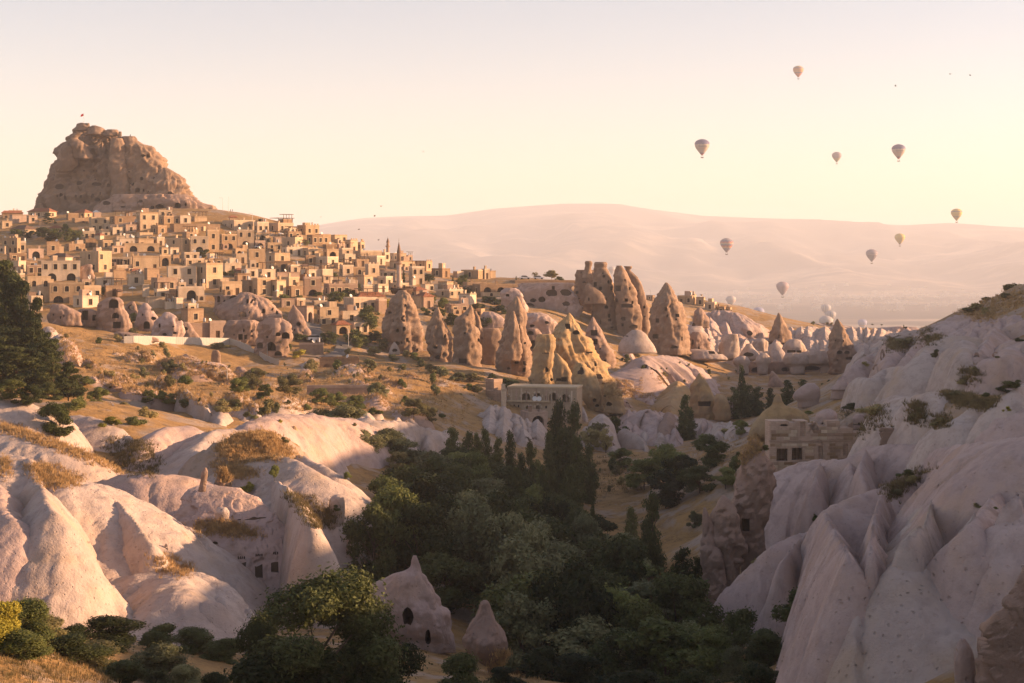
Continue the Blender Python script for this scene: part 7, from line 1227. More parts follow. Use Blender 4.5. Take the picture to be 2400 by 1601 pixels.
def plant(px, ptop, w, kind='round', leaf='green', Y=None, pbase=None, lod=None, label=None, group=None, dz=0, zone=None, sit=None):
    if sit is not None: b = np.array(sit, float); Yb = b[1]
    elif Y is None:
        b = surf(px, pbase); Yb = b[1]
    else: Yb = Y; x = (px - HX) / FPX * Y; b = np.array([x, Y, gz(x, Y)])
    m = Yb / FPX; top = (HY - (ptop or 0)) * m; wid = w * m if ptop is not None else w * .8
    hgt = max(wid * (.5 if kind == 'bush' else .8), top - b[2]) if ptop is not None else w
    lod = lod if lod is not None else (1 if Yb < 300 else 2)
    ps = proto(kind, lod); i = len(PLANTS) % len(ps); cm, tm = ps[i]
    if not cm.materials: cm.materials.append(LM['green'])
    nm = {'round': 'tree', 'poplar': 'poplar_tree', 'pine': 'pine_tree', 'bush': 'shrub'}[kind]
    o = empty(nm, b); rz = random.Random(len(PLANTS)).uniform(0, 6.28)
    c = link('crown', cm, None, o, None, rz); c.material_slots[0].link = 'OBJECT'; c.material_slots[0].material = LM[leaf]; q_ = random.Random(len(PLANTS) + 5); c.scale = (wid * 1.25 * q_.uniform(.85, 1.2), wid * 1.25 * q_.uniform(.85, 1.2), hgt)
    t = link('trunk', tm, M['bark'], o, None, rz); ts = max(.5, min(wid, hgt * .6)); t.scale = (ts, ts, hgt)
    PLANTS.append(dict(o=o, px=px, py=HY - b[2] / b[1] * FPX, kind=kind, leaf=leaf, label=label, group=group, zone=zone, cat='shrub' if kind == 'bush' else 'tree'))
    return o
# foreground
plant(745, 1345, 330, 'round', 'dark', Y=76, lod=0, label='large dark leafy tree in front at the bottom left of centre')
plant(880, 1455, 200, 'round', 'dark', Y=80, lod=0, label='lower dark leafy tree joined to the right of the large one'); plant(610, 1440, 170, 'round', 'dark', Y=79, lod=0, label='lower dark leafy tree at the left of the large one')
plant(700, 1470, 330, 'bush', 'dark', Y=74, lod=0, label='dense dark undergrowth filling the foot of the large tree'); plant(860, 1520, 260, 'bush', 'dark', Y=77, lod=0, label='dense dark undergrowth right of the large tree foot'); plant(580, 1530, 200, 'bush', 'dark', Y=76, lod=0, label='dense dark undergrowth left of the large tree foot')
plant(1085, 1512, 150, 'bush', 'dark', Y=100, lod=0, label='dark bush in front of the small top-shaped cone')
for a in [(10, 1385, 150, 'bush', 'yellow', 66, 'sparse yellow bush at the left edge'), (60, 1395, 150, 'bush', 'green', 72, 'green leafy bush under the yellow one at the left edge'), (170, 1450, 150, 'bush', 'dark', 84, 'dark bush at the foot of the folded mound on the left'), (270, 1475, 170, 'bush', 'dark', 98, 'low dark bush along the base of the folded mound'), (380, 1490, 150, 'bush', 'dark', 104, 'round dark bush below the middle of the folded mound'), (460, 1480, 130, 'bush', 'dark', 108, 'dark bush below the right toe of the folded mound'), (540, 1500, 130, 'bush', 'dark', 106, 'dark bush between the mound and the large tree'),
          (365, 1500, 150, 'bush', 'silver', 86, 'silvery grey shrub in the lower left'), (430, 1545, 120, 'bush', 'silver', 84, 'smaller silvery shrub beside the lower left one'), (100, 1530, 150, 'bush', 'olive', 74, 'olive scrub in the lower left corner'), (20, 1470, 120, 'bush', 'dark', 68, 'dark scrub at the far lower left edge'), (215, 1540, 140, 'bush', 'olive', 82, 'dry olive scrub right of the corner'),
          (40, 1540, 150, 'bush', 'green', 66, 'green weeds bush low in the bottom left corner'), (160, 1575, 150, 'bush', 'dark', 72, 'dark bush at the bottom edge near the left corner'), (300, 1570, 150, 'bush', 'dark', 78, 'dark bush at the bottom edge left of the silvery shrub'), (110, 1470, 120, 'bush', 'green', 76, 'green bush above the corner scrub'), (500, 1560, 140, 'bush', 'dark', 82, 'dark bush at the bottom edge left of the large tree'), (1180, 1565, 90, 'bush', 'dark', 108, 'dark bush right of the top-shaped cone'), (1270, 1500, 140, 'bush', 'dark', 118, 'dark shrub in the shade right of the cone'), (560, 1395, 60, 'bush', 'olive', 140, 'olive bush at the corner of the hollowed facade'),
          (1886, 1368, 150, 'round', 'dark', 124, 'dark tree against the great prow'), (1960, 1430, 130, 'bush', 'dark', 118, 'dark bush right of the tree at the prow'), (2055, 1452, 120, 'bush', 'dark', 108, 'leafy bush at the foot of the buttress'), (1735, 1428, 120, 'round', 'dark', 126, 'dark tree below the pink knee'), (1800, 1460, 150, 'bush', 'dark', 116, 'dark undergrowth left of the prow'), (2000, 1520, 150, 'bush', 'silver', 100, 'grey shrub at the bottom edge near the buttress'), (1900, 1510, 170, 'bush', 'dark', 104, 'dark bush at the bottom edge below the prow'), (1790, 1545, 170, 'bush', 'dark', 100, 'dark bush at the bottom edge right of centre'),
          (1560, 1440, 210, 'round', 'green', 120, 'broad green tree at the bottom right of centre'), (1660, 1470, 170, 'round', 'green', 114, 'green tree touching the bottom edge right of centre'), (1440, 1470, 170, 'round', 'dark', 122, 'dark tree left of the broad green one at the bottom'), (1360, 1540, 160, 'bush', 'dark', 112, 'dark bush at the bottom edge near the centre'), (1500, 1560, 170, 'bush', 'dark', 104, 'dark bush at the bottom below the broad green tree'), (1640, 1560, 160, 'bush', 'green', 102, 'green bush at the bottom edge'),
          (1720, 1500, 110, 'bush', 'silver', 112, 'grey bush behind the bottom bushes')]:
    plant(a[0], a[1], a[2], a[3], a[4], Y=a[5], lod=0 if a[3] == 'bush' else 1, label=a[6])
# poplars of the valley
for a in [(1060, 998, 46, 236), (1098, 1008, 34, 240), (1118, 1010, 34, 243), (1137, 998, 38, 240), (1167, 1022, 36, 238), (1197, 1006, 34, 236), (1222, 1055, 36, 228), (1244, 1030, 34, 240), (1262, 1072, 34, 224), (1288, 1010, 36, 246), (1308, 928, 62, 262), (1345, 934, 50, 262), (1318, 1000, 60, 250), (1350, 1015, 50, 250), (1335, 1085, 52, 222), (1275, 1082, 34, 222), (1212, 1090, 34, 216), (1382, 1040, 40, 256), (1390, 1175, 24, 205), (1528, 1145, 66, 178), (1600, 1280, 70, 158), (1480, 1185, 34, 200), (1640, 1300, 60, 156),
          (1606, 922, 32, 330), (1739, 852, 22, 400), (1722, 905, 40, 392), (1752, 900, 46, 392), (1775, 905, 42, 388), (1806, 908, 28, 372), (1846, 888, 34, 366), (1884, 888, 32, 372), (1928, 898, 22, 380), (1945, 900, 22, 385), (1620, 960, 30, 326)]:
    plant(a[0], a[1], a[2] * 1.3, 'poplar', 'pop', Y=a[3], zone='poplar')
# the grove that fills the valley floor
poly = [(835, 1150), (900, 1110), (1000, 1085), (1080, 1060), (1180, 1100), (1260, 1150), (1340, 1190), (1400, 1240), (1480, 1260), (1560, 1330), (1630, 1420), (1640, 1610), (1230, 1610), (1215, 1470), (1130, 1400), (1000, 1310), (900, 1290), (840, 1250)]
def inside(x, y, pl):
    r = False; j = len(pl) - 1
    for i in range(len(pl)):
        if (pl[i][1] > y) != (pl[j][1] > y) and x < (pl[j][0] - pl[i][0]) * (y - pl[i][1]) / (pl[j][1] - pl[i][1]) + pl[i][0]: r = not r
        j = i
    return r
rs = random.Random(12); got = []
for t_ in range(2600):
    Y = rs.uniform(128, 236); px = rs.uniform(820, 1650); x = (px - HX) / FPX * Y
    if any((x - a) ** 2 + (Y - b) ** 2 < 4.2 ** 2 for a, b in got): continue
    z = gz(x, Y); hgt = rs.uniform(4.5, 11); pt = HY - (z + hgt) / Y * FPX; pm = HY - (z + .5 * hgt) / Y * FPX
    if not inside(px, pt + 18, poly) or (px < 1240 and pt > 1500): continue
    if Y < 150 and px < 1210: continue
    got.append((x, Y)); sil = rs.random() < (.5 if px > 1150 and pt > 1150 else .12)
    plant(px, pt, rs.uniform(5.0, 8.0) / Y * FPX, 'round', 'silver' if sil else rs.choice(['dark', 'dark', 'green', 'pop']), Y=Y, zone='grove')
# trees left and right of the grove
for a in [(1556, 1040, 118, 'round', 'green', 262), (1510, 1075, 80, 'round', 'green', 262), (1600, 1085, 90, 'round', 'dark', 252), (1665, 1060, 100, 'round', 'green', 250), (1640, 1110, 90, 'round', 'dark', 236), (1700, 1095, 60, 'round', 'green', 232), (1453, 1046, 52, 'round', 'green', 292), (1560, 1130, 110, 'round', 'dark', 240), (1725, 1060, 40, 'bush', 'green', 235), (1795, 1035, 34, 'bush', 'green', 215), (1650, 1010, 50, 'bush', 'green', 300), (1730, 985, 46, 'round', 'green', 300), (1700, 1000, 50, 'bush', 'olive', 305),
          (1385, 1000, 44, 'round', 'olive', 310), (1420, 1000, 36, 'round', 'olive', 308), (1445, 968, 50, 'bush', 'green', 330), (1510, 958, 30, 'bush', 'green', 345), (1400, 985, 60, 'round', 'olive', 316)]:
    plant(a[0], a[1], a[2], a[3], a[4], Y=a[5], zone='valley side')
for a in [(760, 1005, 100), (800, 1030, 110), (850, 1040, 90), (720, 1020, 60), (890, 1062, 90), (930, 1055, 80), (970, 1050, 80), (1010, 1060, 70), (865, 1080, 60), (815, 1100, 40), (960, 1095, 70), (900, 1105, 60), (1000, 1100, 60), (780, 1050, 70), (830, 1065, 80), (940, 1085, 60), (895, 1098, 40)]:
    plant(a[0], a[1], a[2], 'round', rs.choice(['olive', 'silver', 'silver', 'green']), Y=rs.uniform(222, 240), zone='thicket')
# pines and bushes on the left slope
for a in [(30, 640, 150, 262), (-40, 600, 170, 268), (85, 690, 110, 256), (115, 770, 90, 248), (20, 760, 150, 250), (70, 820, 130, 240), (-20, 850, 130, 236), (125, 835, 90, 236), (160, 845, 80, 232), (8, 600, 150, 266), (50, 650, 130, 260), (70, 740, 130, 250), (100, 800, 110, 244), (40, 850, 130, 236), (-10, 700, 160, 256)]:
    plant(a[0], a[1], a[2], 'pine', 'pine', Y=a[3], lod=1, zone='pine')
for v, x, yb, yt, w_, kd, lf in [('G', 335, 190, -30, 200, 'round', 'green'), ('F', 900, 1400, 1200, 200, 'round', 'green'), ('F', 1050, 1250, 1155, 130, 'bush', 'green'), ('F', 1370, 1370, 1230, 150, 'round', 'green'), ('F', 1480, 1320, 1210, 130, 'bush', 'green'), ('F', 1600, 1350, 1235, 180, 'bush', 'green'), ('F', 1720, 1420, 1290, 190, 'bush', 'green'), ('F', 1850, 1470, 1340, 170, 'bush', 'green'), ('F', 800, 1180, 1080, 200, 'bush', 'green'), ('F', 1000, 1560, 1450, 170, 'bush', 'yellow'), ('F', 1080, 1570, 1490, 110, 'bush', 'yellow'), ('F', 1240, 1560, 1440, 170, 'bush', 'green'), ('F', 1350, 1500, 1350, 180, 'bush', 'olive'), ('F', 620, 1300, 1150, 250, 'round', 'pop'), ('F', 450, 1350, 1180, 260, 'round', 'pop'), ('F', 700, 1420, 1250, 180, 'bush', 'green'), ('F', 250, 1380, 1200, 260, 'round', 'pine'), ('F', 100, 1330, 1130, 240, 'round', 'pop'), ('F', 560, 1480, 1340, 150, 'bush', 'green'),
                              ('F', 1000, 1110, 1030, 120, 'bush', 'olive'), ('F', 1190, 1030, 940, 110, 'bush', 'olive'), ('F', 1310, 1020, 910, 110, 'bush', 'olive'), ('F', 1550, 1090, 950, 130, 'round', 'silver'), ('F', 1230, 1130, 1060, 90, 'bush', 'olive'), ('F', 820, 1030, 970, 90, 'bush', 'olive'), ('F', 600, 750, 700, 80, 'bush', 'olive'), ('F', 1700, 1200, 1080, 150, 'bush', 'green'), ('F', 2020, 860, 790, 180, 'bush', 'olive'), ('F', 2200, 1260, 1110, 170, 'round', 'green'), ('F', 2290, 1260, 1060, 150, 'round', 'olive'), ('F', 2150, 1400, 1300, 160, 'bush', 'olive'), ('F', 2060, 1360, 1290, 120, 'bush', 'silver'), ('F', 1220, 1290, 1170, 40, 'bush', 'green'), ('F', 1960, 1290, 1220, 120, 'bush', 'olive'), ('F', 1140, 1400, 1330, 120, 'bush', 'olive'),
                              ('S', 480, 230, 100, 190, 'round', 'green'), ('S', 230, 140, 10, 170, 'round', 'green'), ('S', 400, 100, -30, 200, 'round', 'olive'), ('S', 700, 180, 30, 260, 'round', 'olive'), ('S', 840, 190, 130, 120, 'bush', 'yellow'), ('S', 860, 320, 245, 100, 'bush', 'green'), ('S', 990, 260, 165, 180, 'round', 'green'), ('S', 1140, 300, 140, 160, 'round', 'green'), ('S', 1310, 330, 180, 170, 'round', 'green'), ('S', 1480, 360, 280, 120, 'bush', 'green'), ('S', 1500, 280, 60, 170, 'round', 'silver'), ('S', 1720, 100, 30, 70, 'bush', 'green'), ('S', 1840, 400, 210, 220, 'round', 'olive'), ('S', 1960, 450, 260, 200, 'round', 'olive'), ('S', 2040, 190, 90, 110, 'bush', 'silver'), ('S', 2100, 400, 340, 90, 'bush', 'green'), ('S', 560, 330, 240, 80, 'bush', 'green'), ('S', 680, 270, 210, 80, 'bush', 'green'), ('S', 100, 330, 200, 180, 'bush', 'olive'), ('S', 310, 400, 320, 90, 'bush', 'silver'), ('S', 380, 400, 345, 70, 'bush', 'silver'), ('S', 610, 450, 390, 60, 'bush', 'yellow'), ('S', 640, 620, 545, 80, 'bush', 'olive'),
                              ('S', 560, 960, 800, 120, 'bush', 'green'), ('S', 320, 1070, 950, 140, 'bush', 'yellow'), ('S', 890, 1160, 1060, 80, 'bush', 'green'), ('S', 1130, 1240, 1170, 70, 'bush', 'green'), ('S', 1230, 970, 870, 110, 'bush', 'green'), ('S', 1550, 980, 870, 120, 'bush', 'green'), ('S', 1290, 470, 425, 60, 'bush', 'olive')]:
    px, pb = vw(v, x, yb); plant(px, vw(v, 0, yt)[1], w_ / VIEW[v][2], kd, lf, pbase=pb, lod=1, zone='left slope')
# trees in the village
for v, x, yb, yt, w_, kd, lf in [('A', 440, 190, 95, 150, 'pine', 'pine'), ('A', 270, 310, 235, 110, 'round', 'pop'), ('A', 390, 320, 190, 120, 'round', 'pop'), ('A', 520, 330, 225, 150, 'round', 'green'), ('A', 640, 340, 215, 150, 'round', 'pop'), ('A', 710, 330, 225, 100, 'round', 'green'), ('A', 600, 260, 165, 80, 'round', 'green'), ('A', 150, 310, 240, 120, 'round', 'green'), ('A', 460, 340, 260, 100, 'round', 'dark'), ('A', 1870, 490, 425, 120, 'round', 'pop'), ('A', 1230, 1100, 980, 70, 'round', 'green'), ('A', 2060, 650, 605, 80, 'bush', 'green'), ('A', 2135, 655, 598, 80, 'round', 'green'), ('Z', 830, 1010, 935, 80, 'bush', 'green'), ('A', 940, 850, 745, 80, 'bush', 'pop'), ('A', 1590, 510, 450, 70, 'bush', 'pop'), ('A', 350, 665, 635, 90, 'bush', 'green'), ('A', 1200, 1200, 1120, 130, 'bush', 'olive'),
                              ('B', 1130, 920, 780, 160, 'round', 'pop'), ('B', 1240, 880, 780, 140, 'round', 'pop'), ('B', 1420, 1160, 920, 250, 'round', 'pop'), ('B', 1370, 1120, 1000, 160, 'round', 'pop'), ('B', 1060, 1300, 1150, 180, 'round', 'pop'), ('B', 1290, 1300, 1130, 180, 'round', 'green'), ('B', 1360, 1320, 1180, 160, 'round', 'green'), ('B', 1480, 1260, 1170, 110, 'round', 'pop'), ('B', 800, 1400, 1320, 120, 'bush', 'yellow'), ('B', 2105, 960, 845, 120, 'round', 'green'), ('B', 2010, 920, 810, 100, 'round', 'green'), ('B', 850, 390, 310, 60, 'round', 'green'), ('B', 440, 165, 125, 80, 'bush', 'pop'), ('B', 1750, 720, 595, 36, 'poplar', 'pop'), ('B', 2200, 740, 660, 30, 'poplar', 'pop'), ('B', 2255, 760, 660, 40, 'poplar', 'pop'), ('B', 1970, 720, 625, 110, 'round', 'pop'), ('B', 2300, 760, 680, 120, 'round', 'pop'), ('B', 2310, 680, 640, 90, 'bush', 'green'), ('B', 1000, 930, 890, 80, 'bush', 'pop'), ('B', 490, 900, 840, 120, 'bush', 'green'), ('B', 640, 870, 835, 120, 'bush', 'green'), ('B', 780, 870, 835, 90, 'bush', 'green'), ('B', 970, 850, 825, 120, 'bush', 'dark'), ('B', 1340, 800, 720, 50, 'poplar', 'pop'), ('B', 1110, 660, 620, 80, 'bush', 'pop'), ('B', 1600, 960, 850, 60, 'bush', 'yellow'), ('B', 700, 1360, 1260, 80, 'bush', 'pop'), ('B', 790, 1250, 1185, 150, 'bush', 'pop'), ('B', 870, 1350, 1290, 90, 'bush', 'olive'), ('B', 900, 1560, 1410, 170, 'round', 'olive'), ('B', 60, 1330, 1270, 150, 'bush', 'olive'), ('B', 380, 1560, 1490, 110, 'bush', 'olive'),
                              ('C', 830, 460, 370, 60, 'poplar', 'pop'), ('C', 890, 470, 390, 40, 'poplar', 'pop'), ('C', 950, 430, 360, 90, 'round', 'pop'), ('C', 1100, 440, 350, 36, 'poplar', 'pop'), ('C', 1530, 390, 335, 50, 'poplar', 'pop'), ('C', 1610, 410, 345, 120, 'bush', 'pop'), ('C', 1580, 280, 220, 60, 'round', 'olive'), ('C', 1735, 295, 220, 120, 'round', 'olive'), ('C', 1480, 290, 260, 60, 'bush', 'pop'), ('C', 1800, 305, 280, 90, 'bush', 'pop'), ('C', 920, 310, 250, 70, 'round', 'green'), ('C', 1410, 300, 262, 20, 'poplar', 'pop'), ('C', 1140, 750, 630, 150, 'round', 'pop'), ('C', 820, 720, 600, 140, 'round', 'pop'), ('C', 1050, 590, 500, 110, 'round', 'olive'), ('C', 740, 570, 460, 110, 'round', 'green'), ('C', 560, 590, 540, 90, 'bush', 'green'), ('C', 1250, 590, 535, 140, 'bush', 'dark'), ('C', 1190, 520, 470, 160, 'bush', 'dark'), ('C', 1180, 590, 535, 50, 'poplar', 'pop'), ('C', 1100, 960, 900, 90, 'bush', 'pop'),
                              ('C', 1130, 500, 440, 110, 'bush', 'pop'), ('C', 1240, 530, 480, 120, 'bush', 'pop'), ('C', 1300, 620, 560, 100, 'bush', 'green'), ('C', 1090, 560, 510, 90, 'bush', 'dark'), ('C', 1350, 400, 350, 100, 'bush', 'pop'), ('C', 1450, 420, 375, 90, 'bush', 'olive'), ('C', 1230, 690, 640, 110, 'bush', 'olive'), ('C', 1000, 460, 400, 70, 'round', 'pop'), ('C', 700, 640, 560, 120, 'round', 'pop'), ('C', 600, 620, 570, 90, 'bush', 'pop'), ('C', 1700, 740, 690, 90, 'bush', 'olive'), ('C', 1620, 700, 660, 80, 'bush', 'olive'), ('C', 1150, 420, 370, 80, 'bush', 'dark'),
                              ('C', 180, 940, 820, 150, 'round', 'olive'), ('C', 100, 1000, 900, 130, 'round', 'olive'), ('C', 120, 860, 780, 130, 'round', 'pop'), ('C', 20, 900, 800, 110, 'round', 'pop'), ('C', 270, 1040, 970, 120, 'bush', 'silver'), ('C', 370, 1140, 1060, 100, 'bush', 'silver'), ('C', 400, 1010, 930, 110, 'bush', 'olive'), ('C', 480, 1050, 950, 120, 'bush', 'green'), ('C', 530, 1100, 1020, 120, 'bush', 'silver'), ('C', 620, 1160, 1060, 140, 'bush', 'olive'), ('C', 730, 1190, 1070, 150, 'bush', 'silver'), ('C', 40, 1110, 1010, 150, 'bush', 'silver'), ('C', 880, 1230, 1130, 170, 'bush', 'silver'), ('C', 1010, 1240, 1140, 160, 'bush', 'olive'), ('C', 1040, 1330, 1250, 130, 'bush', 'olive'), ('C', 970, 1310, 1240, 90, 'bush', 'green'), ('C', 1190, 1240, 1140, 100, 'bush', 'green'), ('C', 1320, 1290, 1200, 200, 'bush', 'green'), ('C', 1620, 1290, 1220, 120, 'bush', 'green'), ('C', 1720, 1280, 1210, 110, 'bush', 'green'), ('C', 350, 1290, 1190, 90, 'bush', 'green'), ('C', 660, 1360, 1240, 110, 'bush', 'silver'), ('C', 130, 1440, 1230, 200, 'round', 'silver'), ('C', 30, 1300, 1200, 110, 'round', 'green'),
                              ('D', 1060, 1225, 1180, 90, 'bush', 'olive'), ('D', 860, 930, 895, 60, 'bush', 'olive'), ('D', 1010, 960, 895, 80, 'bush', 'olive'), ('D', 850, 1050, 970, 90, 'bush', 'pop'), ('D', 940, 1010, 950, 80, 'bush', 'olive'), ('D', 1300, 1010, 950, 110, 'bush', 'olive'), ('D', 510, 1340, 1270, 80, 'bush', 'olive'), ('D', 660, 1300, 1260, 90, 'bush', 'olive'), ('D', 760, 1560, 1480, 160, 'bush', 'olive'), ('D', 1060, 1540, 1480, 90, 'bush', 'green'), ('D', 2085, 960, 920, 80, 'bush', 'olive'), ('D', 760, 1340, 1300, 70, 'bush', 'olive')]:
    px, pb = vw(v, x, yb); b = ground(px, pb); plant(px, vw(v, 0, yt)[1], w_ / VIEW[v][2], kd, lf, sit=b, lod=2, zone='village' if b[1] > 430 else 'golden hill')
# right hill and plateau
for v, x, yb, yt, w_, kd, lf in [('U', 1830, 240, 90, 170, 'round', 'olive'), ('U', 1920, 250, 115, 190, 'round', 'olive'), ('U', 1760, 260, 190, 140, 'bush', 'olive'), ('U', 1600, 330, 255, 200, 'bush', 'olive'), ('U', 1480, 380, 310, 170, 'bush', 'olive'), ('U', 1380, 410, 355, 130, 'bush', 'olive'), ('U', 1700, 330, 250, 200, 'bush', 'olive'), ('U', 1880, 320, 250, 200, 'bush', 'olive'), ('U', 1560, 420, 360, 170, 'bush', 'olive'), ('U', 680, 730, 670, 140, 'bush', 'olive'), ('U', 780, 720, 650, 140, 'bush', 'olive'), ('U', 1060, 860, 750, 90, 'bush', 'olive'), ('U', 200, 1420, 1320, 220, 'bush', 'pop'), ('U', 430, 1440, 1330, 260, 'bush', 'olive'), ('U', 870, 1540, 1330, 150, 'bush', 'olive'), ('U', 1100, 1560, 1450, 150, 'bush', 'olive'), ('U', 1570, 1280, 1210, 100, 'bush', 'dark'), ('U', 1850, 1180, 1060, 220, 'bush', 'dark'), ('U', 1740, 1220, 1140, 170, 'bush', 'dark'), ('U', 1400, 1130, 1050, 220, 'bush', 'olive'), ('U', 330, 950, 900, 110, 'bush', 'olive'), ('U', 980, 690, 620, 60, 'bush', 'olive'), ('U', 1910, 700, 660, 100, 'bush', 'dark'), ('U', 1790, 1420, 1340, 70, 'bush', 'yellow'), ('U', 1690, 880, 840, 80, 'bush', 'olive'), ('U', 1250, 1260, 1210, 160, 'bush', 'olive'), ('U', 1460, 1000, 940, 120, 'bush', 'olive'),
                              ('K', 1175, 485, 435, 70, 'bush', 'green'), ('K', 1640, 660, 640, 30, 'bush', 'green'), ('K', 1550, 650, 620, 70, 'bush', 'olive'), ('K', 690, 720, 670, 50, 'bush', 'green'), ('K', 430, 350, 310, 60, 'bush', 'green'), ('K', 660, 165, 135, 60, 'bush', 'green'), ('K', 380, 940, 905, 40, 'bush', 'olive'), ('K', 1580, 960, 945, 40, 'bush', 'olive'), ('K', 310, 270, 190, 80, 'round', 'green'), ('K', 60, 760, 660, 80, 'round', 'silver'), ('K', 150, 380, 340, 80, 'bush', 'green'), ('K', 290, 400, 345, 60, 'bush', 'green'), ('K', 1120, 590, 540, 90, 'bush', 'olive'), ('K', 1200, 530, 470, 90, 'bush', 'olive'),
                              ('E', 803, 378, 352, 40, 'bush', 'green'), ('E', 907, 378, 358, 36, 'bush', 'olive'), ('E', 938, 378, 360, 34, 'bush', 'olive'), ('E', 1468, 405, 378, 14, 'poplar', 'pop'), ('E', 1485, 408, 392, 30, 'bush', 'pop'), ('E', 1305, 384, 374, 20, 'bush', 'pop'), ('E', 1235, 382, 372, 18, 'bush', 'pop')]:
    px, pb = vw(v, x, yb); plant(px, vw(v, 0, yt)[1], w_ / VIEW[v][2], kd, lf, pbase=pb, zone='right hill' if v != 'E' else 'plateau rim', lod=None)
# scattered scrub on the open slopes
rs = random.Random(5); Zp = {'golden hill': [(700, 900), (880, 850), (1000, 870), (1100, 880), (1080, 980), (950, 960), (750, 950)], 'far slope': [(1450, 880), (1600, 840), (1750, 860), (1700, 900), (1500, 900)], 'fence slope': [(200, 800), (420, 870), (600, 920), (640, 880), (500, 840), (300, 800)], 'left slope': [(180, 860), (350, 920), (560, 980), (700, 980), (560, 930), (300, 850)], 'valley hollow': [(1350, 1080), (1500, 1080), (1500, 1150), (1380, 1160)], 'village foot': [(640, 800), (860, 830), (900, 900), (760, 900), (660, 870)]}
for zn, pl in Zp.items():
    n = 0; x0, x1 = min(p[0] for p in pl), max(p[0] for p in pl); y0, y1 = min(p[1] for p in pl), max(p[1] for p in pl)
    for _ in range(400):
        if n >= 30: break
        x, y = rs.uniform(x0, x1), rs.uniform(y0, y1)
        if inside(x, y, pl):
            b = surf(x, y); plant(x, None, rs.choice([.5, .7, .9, 1.3, 2.2]) * rs.uniform(.8, 1.2), 'bush', rs.choice(['olive', 'olive', 'silver', 'green', 'olive']), sit=b, lod=2, zone=zn); n += 1
ZL = {'poplar': 'tall narrow poplar in the valley', 'grove': 'leafy tree of the dark valley grove', 'valley side': 'tree on the valley side right of the grove', 'thicket': 'grey-green tree of the thicket behind the white ridges', 'pine': 'dark pine at the left edge', 'left slope': 'plant on the bushy left slope', 'village': 'plant between the village houses', 'golden hill': 'plant on the golden hillside', 'right hill': 'plant on the right hillside', 'plateau rim': 'plant on the plateau rim', 'far slope': 'scrub on the far slope', 'fence slope': 'scrub below the white fence', 'valley hollow': 'scrub in the shaded hollow', 'village foot': 'scrub at the village foot'}
CN = {'green': 'green', 'dark': 'dark green', 'pop': 'deep green', 'silver': 'silvery grey', 'pine': 'dark', 'yellow': 'yellow-green', 'olive': 'olive brown'}; KN = {'round': 'rounded tree', 'poplar': 'columnar tree', 'pine': 'pine', 'bush': 'shrub'}
import collections
seen = collections.defaultdict(list)
for p in PLANTS:
    if p['label']: tag(p['o'], p['label'], p['cat'], 'bushes and trees of the foreground'); continue
    zl = ZL[p['zone']]; where = zl.split(' ', 1)[1] if False else zl
    seen[(p['zone'], p['leaf'], p['kind'])].append(p)
for (zn, lf, kd), L in seen.items():
    L.sort(key=lambda p: p['px']); w_ = ZL[zn]
    w_ = w_[w_.index(' on '):] if ' on ' in w_ else w_[w_.index(' in '):] if ' in ' in w_ else w_[w_.index(' of '):] if ' of ' in w_ else w_[w_.index(' at '):] if ' at ' in w_ else w_[w_.index(' between '):] if ' between ' in w_ else w_[w_.index(' below '):]
    for i, p in enumerate(L):
        n = '' if len(L) == 1 else f", {ORD[i]} from left" if i < 20 else f", {ORD[min(19, len(L) - 1 - i)]} from right"
        tag(p['o'], f"{CN[lf]} {KN[kd]}{w_}{n}", p['cat'], f"{KN[kd]}s{w_}")
# ---------------------------------------------------------------- dry grass and weeds, too many to count
def tufts(name, polys, per, hgt, n_blade, mat, seed, label, base=True):
    rs = np.random.RandomState(seed); PV = []; 
    for pl, cnt in polys:
        a = np.array(pl); lo, hi = a.min(0), a.max(0); k = 0; t = 0
        while k < cnt and t < cnt * 8:
            t += 1; x, y = rs.uniform(lo, hi)
            if inside(x, y, pl):
                i, j = int(y / 5), int(x / 5)
                x, y = x + rs.normal() * 9, y + rs.normal() * 5; i, j = int(y / 5), int(x / 5); k += 1
                if 0 <= i < 330 and 0 <= j < 490 and DB[i, j] < 1e8: PV.append(at(x, y, DB[i, j]))
    P = np.array(PV); n = len(P); sc = np.clip(P[:, 1] / 170.0, .5, 1.5)
    an = rs.uniform(0, 6.28, (n, n_blade)); r = rs.uniform(.05, .35, (n, n_blade)) * sc[:, None]; h = hgt * rs.uniform(.5, 1.3, (n, n_blade)) * sc[:, None] ** .7
    bx = P[:, None, 0] + r * np.cos(an); by = P[:, None, 1] + r * np.sin(an); bz = P[:, None, 2] - .15 + 0 * r
    w_ = .038 * sc[:, None]; tx = bx + rs.uniform(-.25, .25, r.shape) * sc[:, None] + .3 * r * np.cos(an); ty = by + rs.uniform(-.25, .25, r.shape) * sc[:, None]
    pa = rs.uniform(0, 6.28, r.shape)
    V = np.stack([np.stack([bx - w_ * np.cos(pa), by - w_ * np.sin(pa), bz], -1), np.stack([bx + w_ * np.cos(pa), by + w_ * np.sin(pa), bz], -1), np.stack([tx, ty, bz + h + .15], -1)], -2).reshape(-1, 3)
    o = link(name, mesh(name, V, np.arange(len(V)).reshape(-1, 3), smooth=False), mat); o['kind'] = 'stuff'; o['label'] = label
LM['straw'] = leafmat('straw', (.36, .24, .11), (.27, .175, .08), (.40, .27, .13)); LM['weed'] = leafmat('weed', (.13, .10, .045), (.085, .07, .035), (.18, .13, .055))
GP = lambda v, pts: [vw(v, x, y) for x, y in pts]
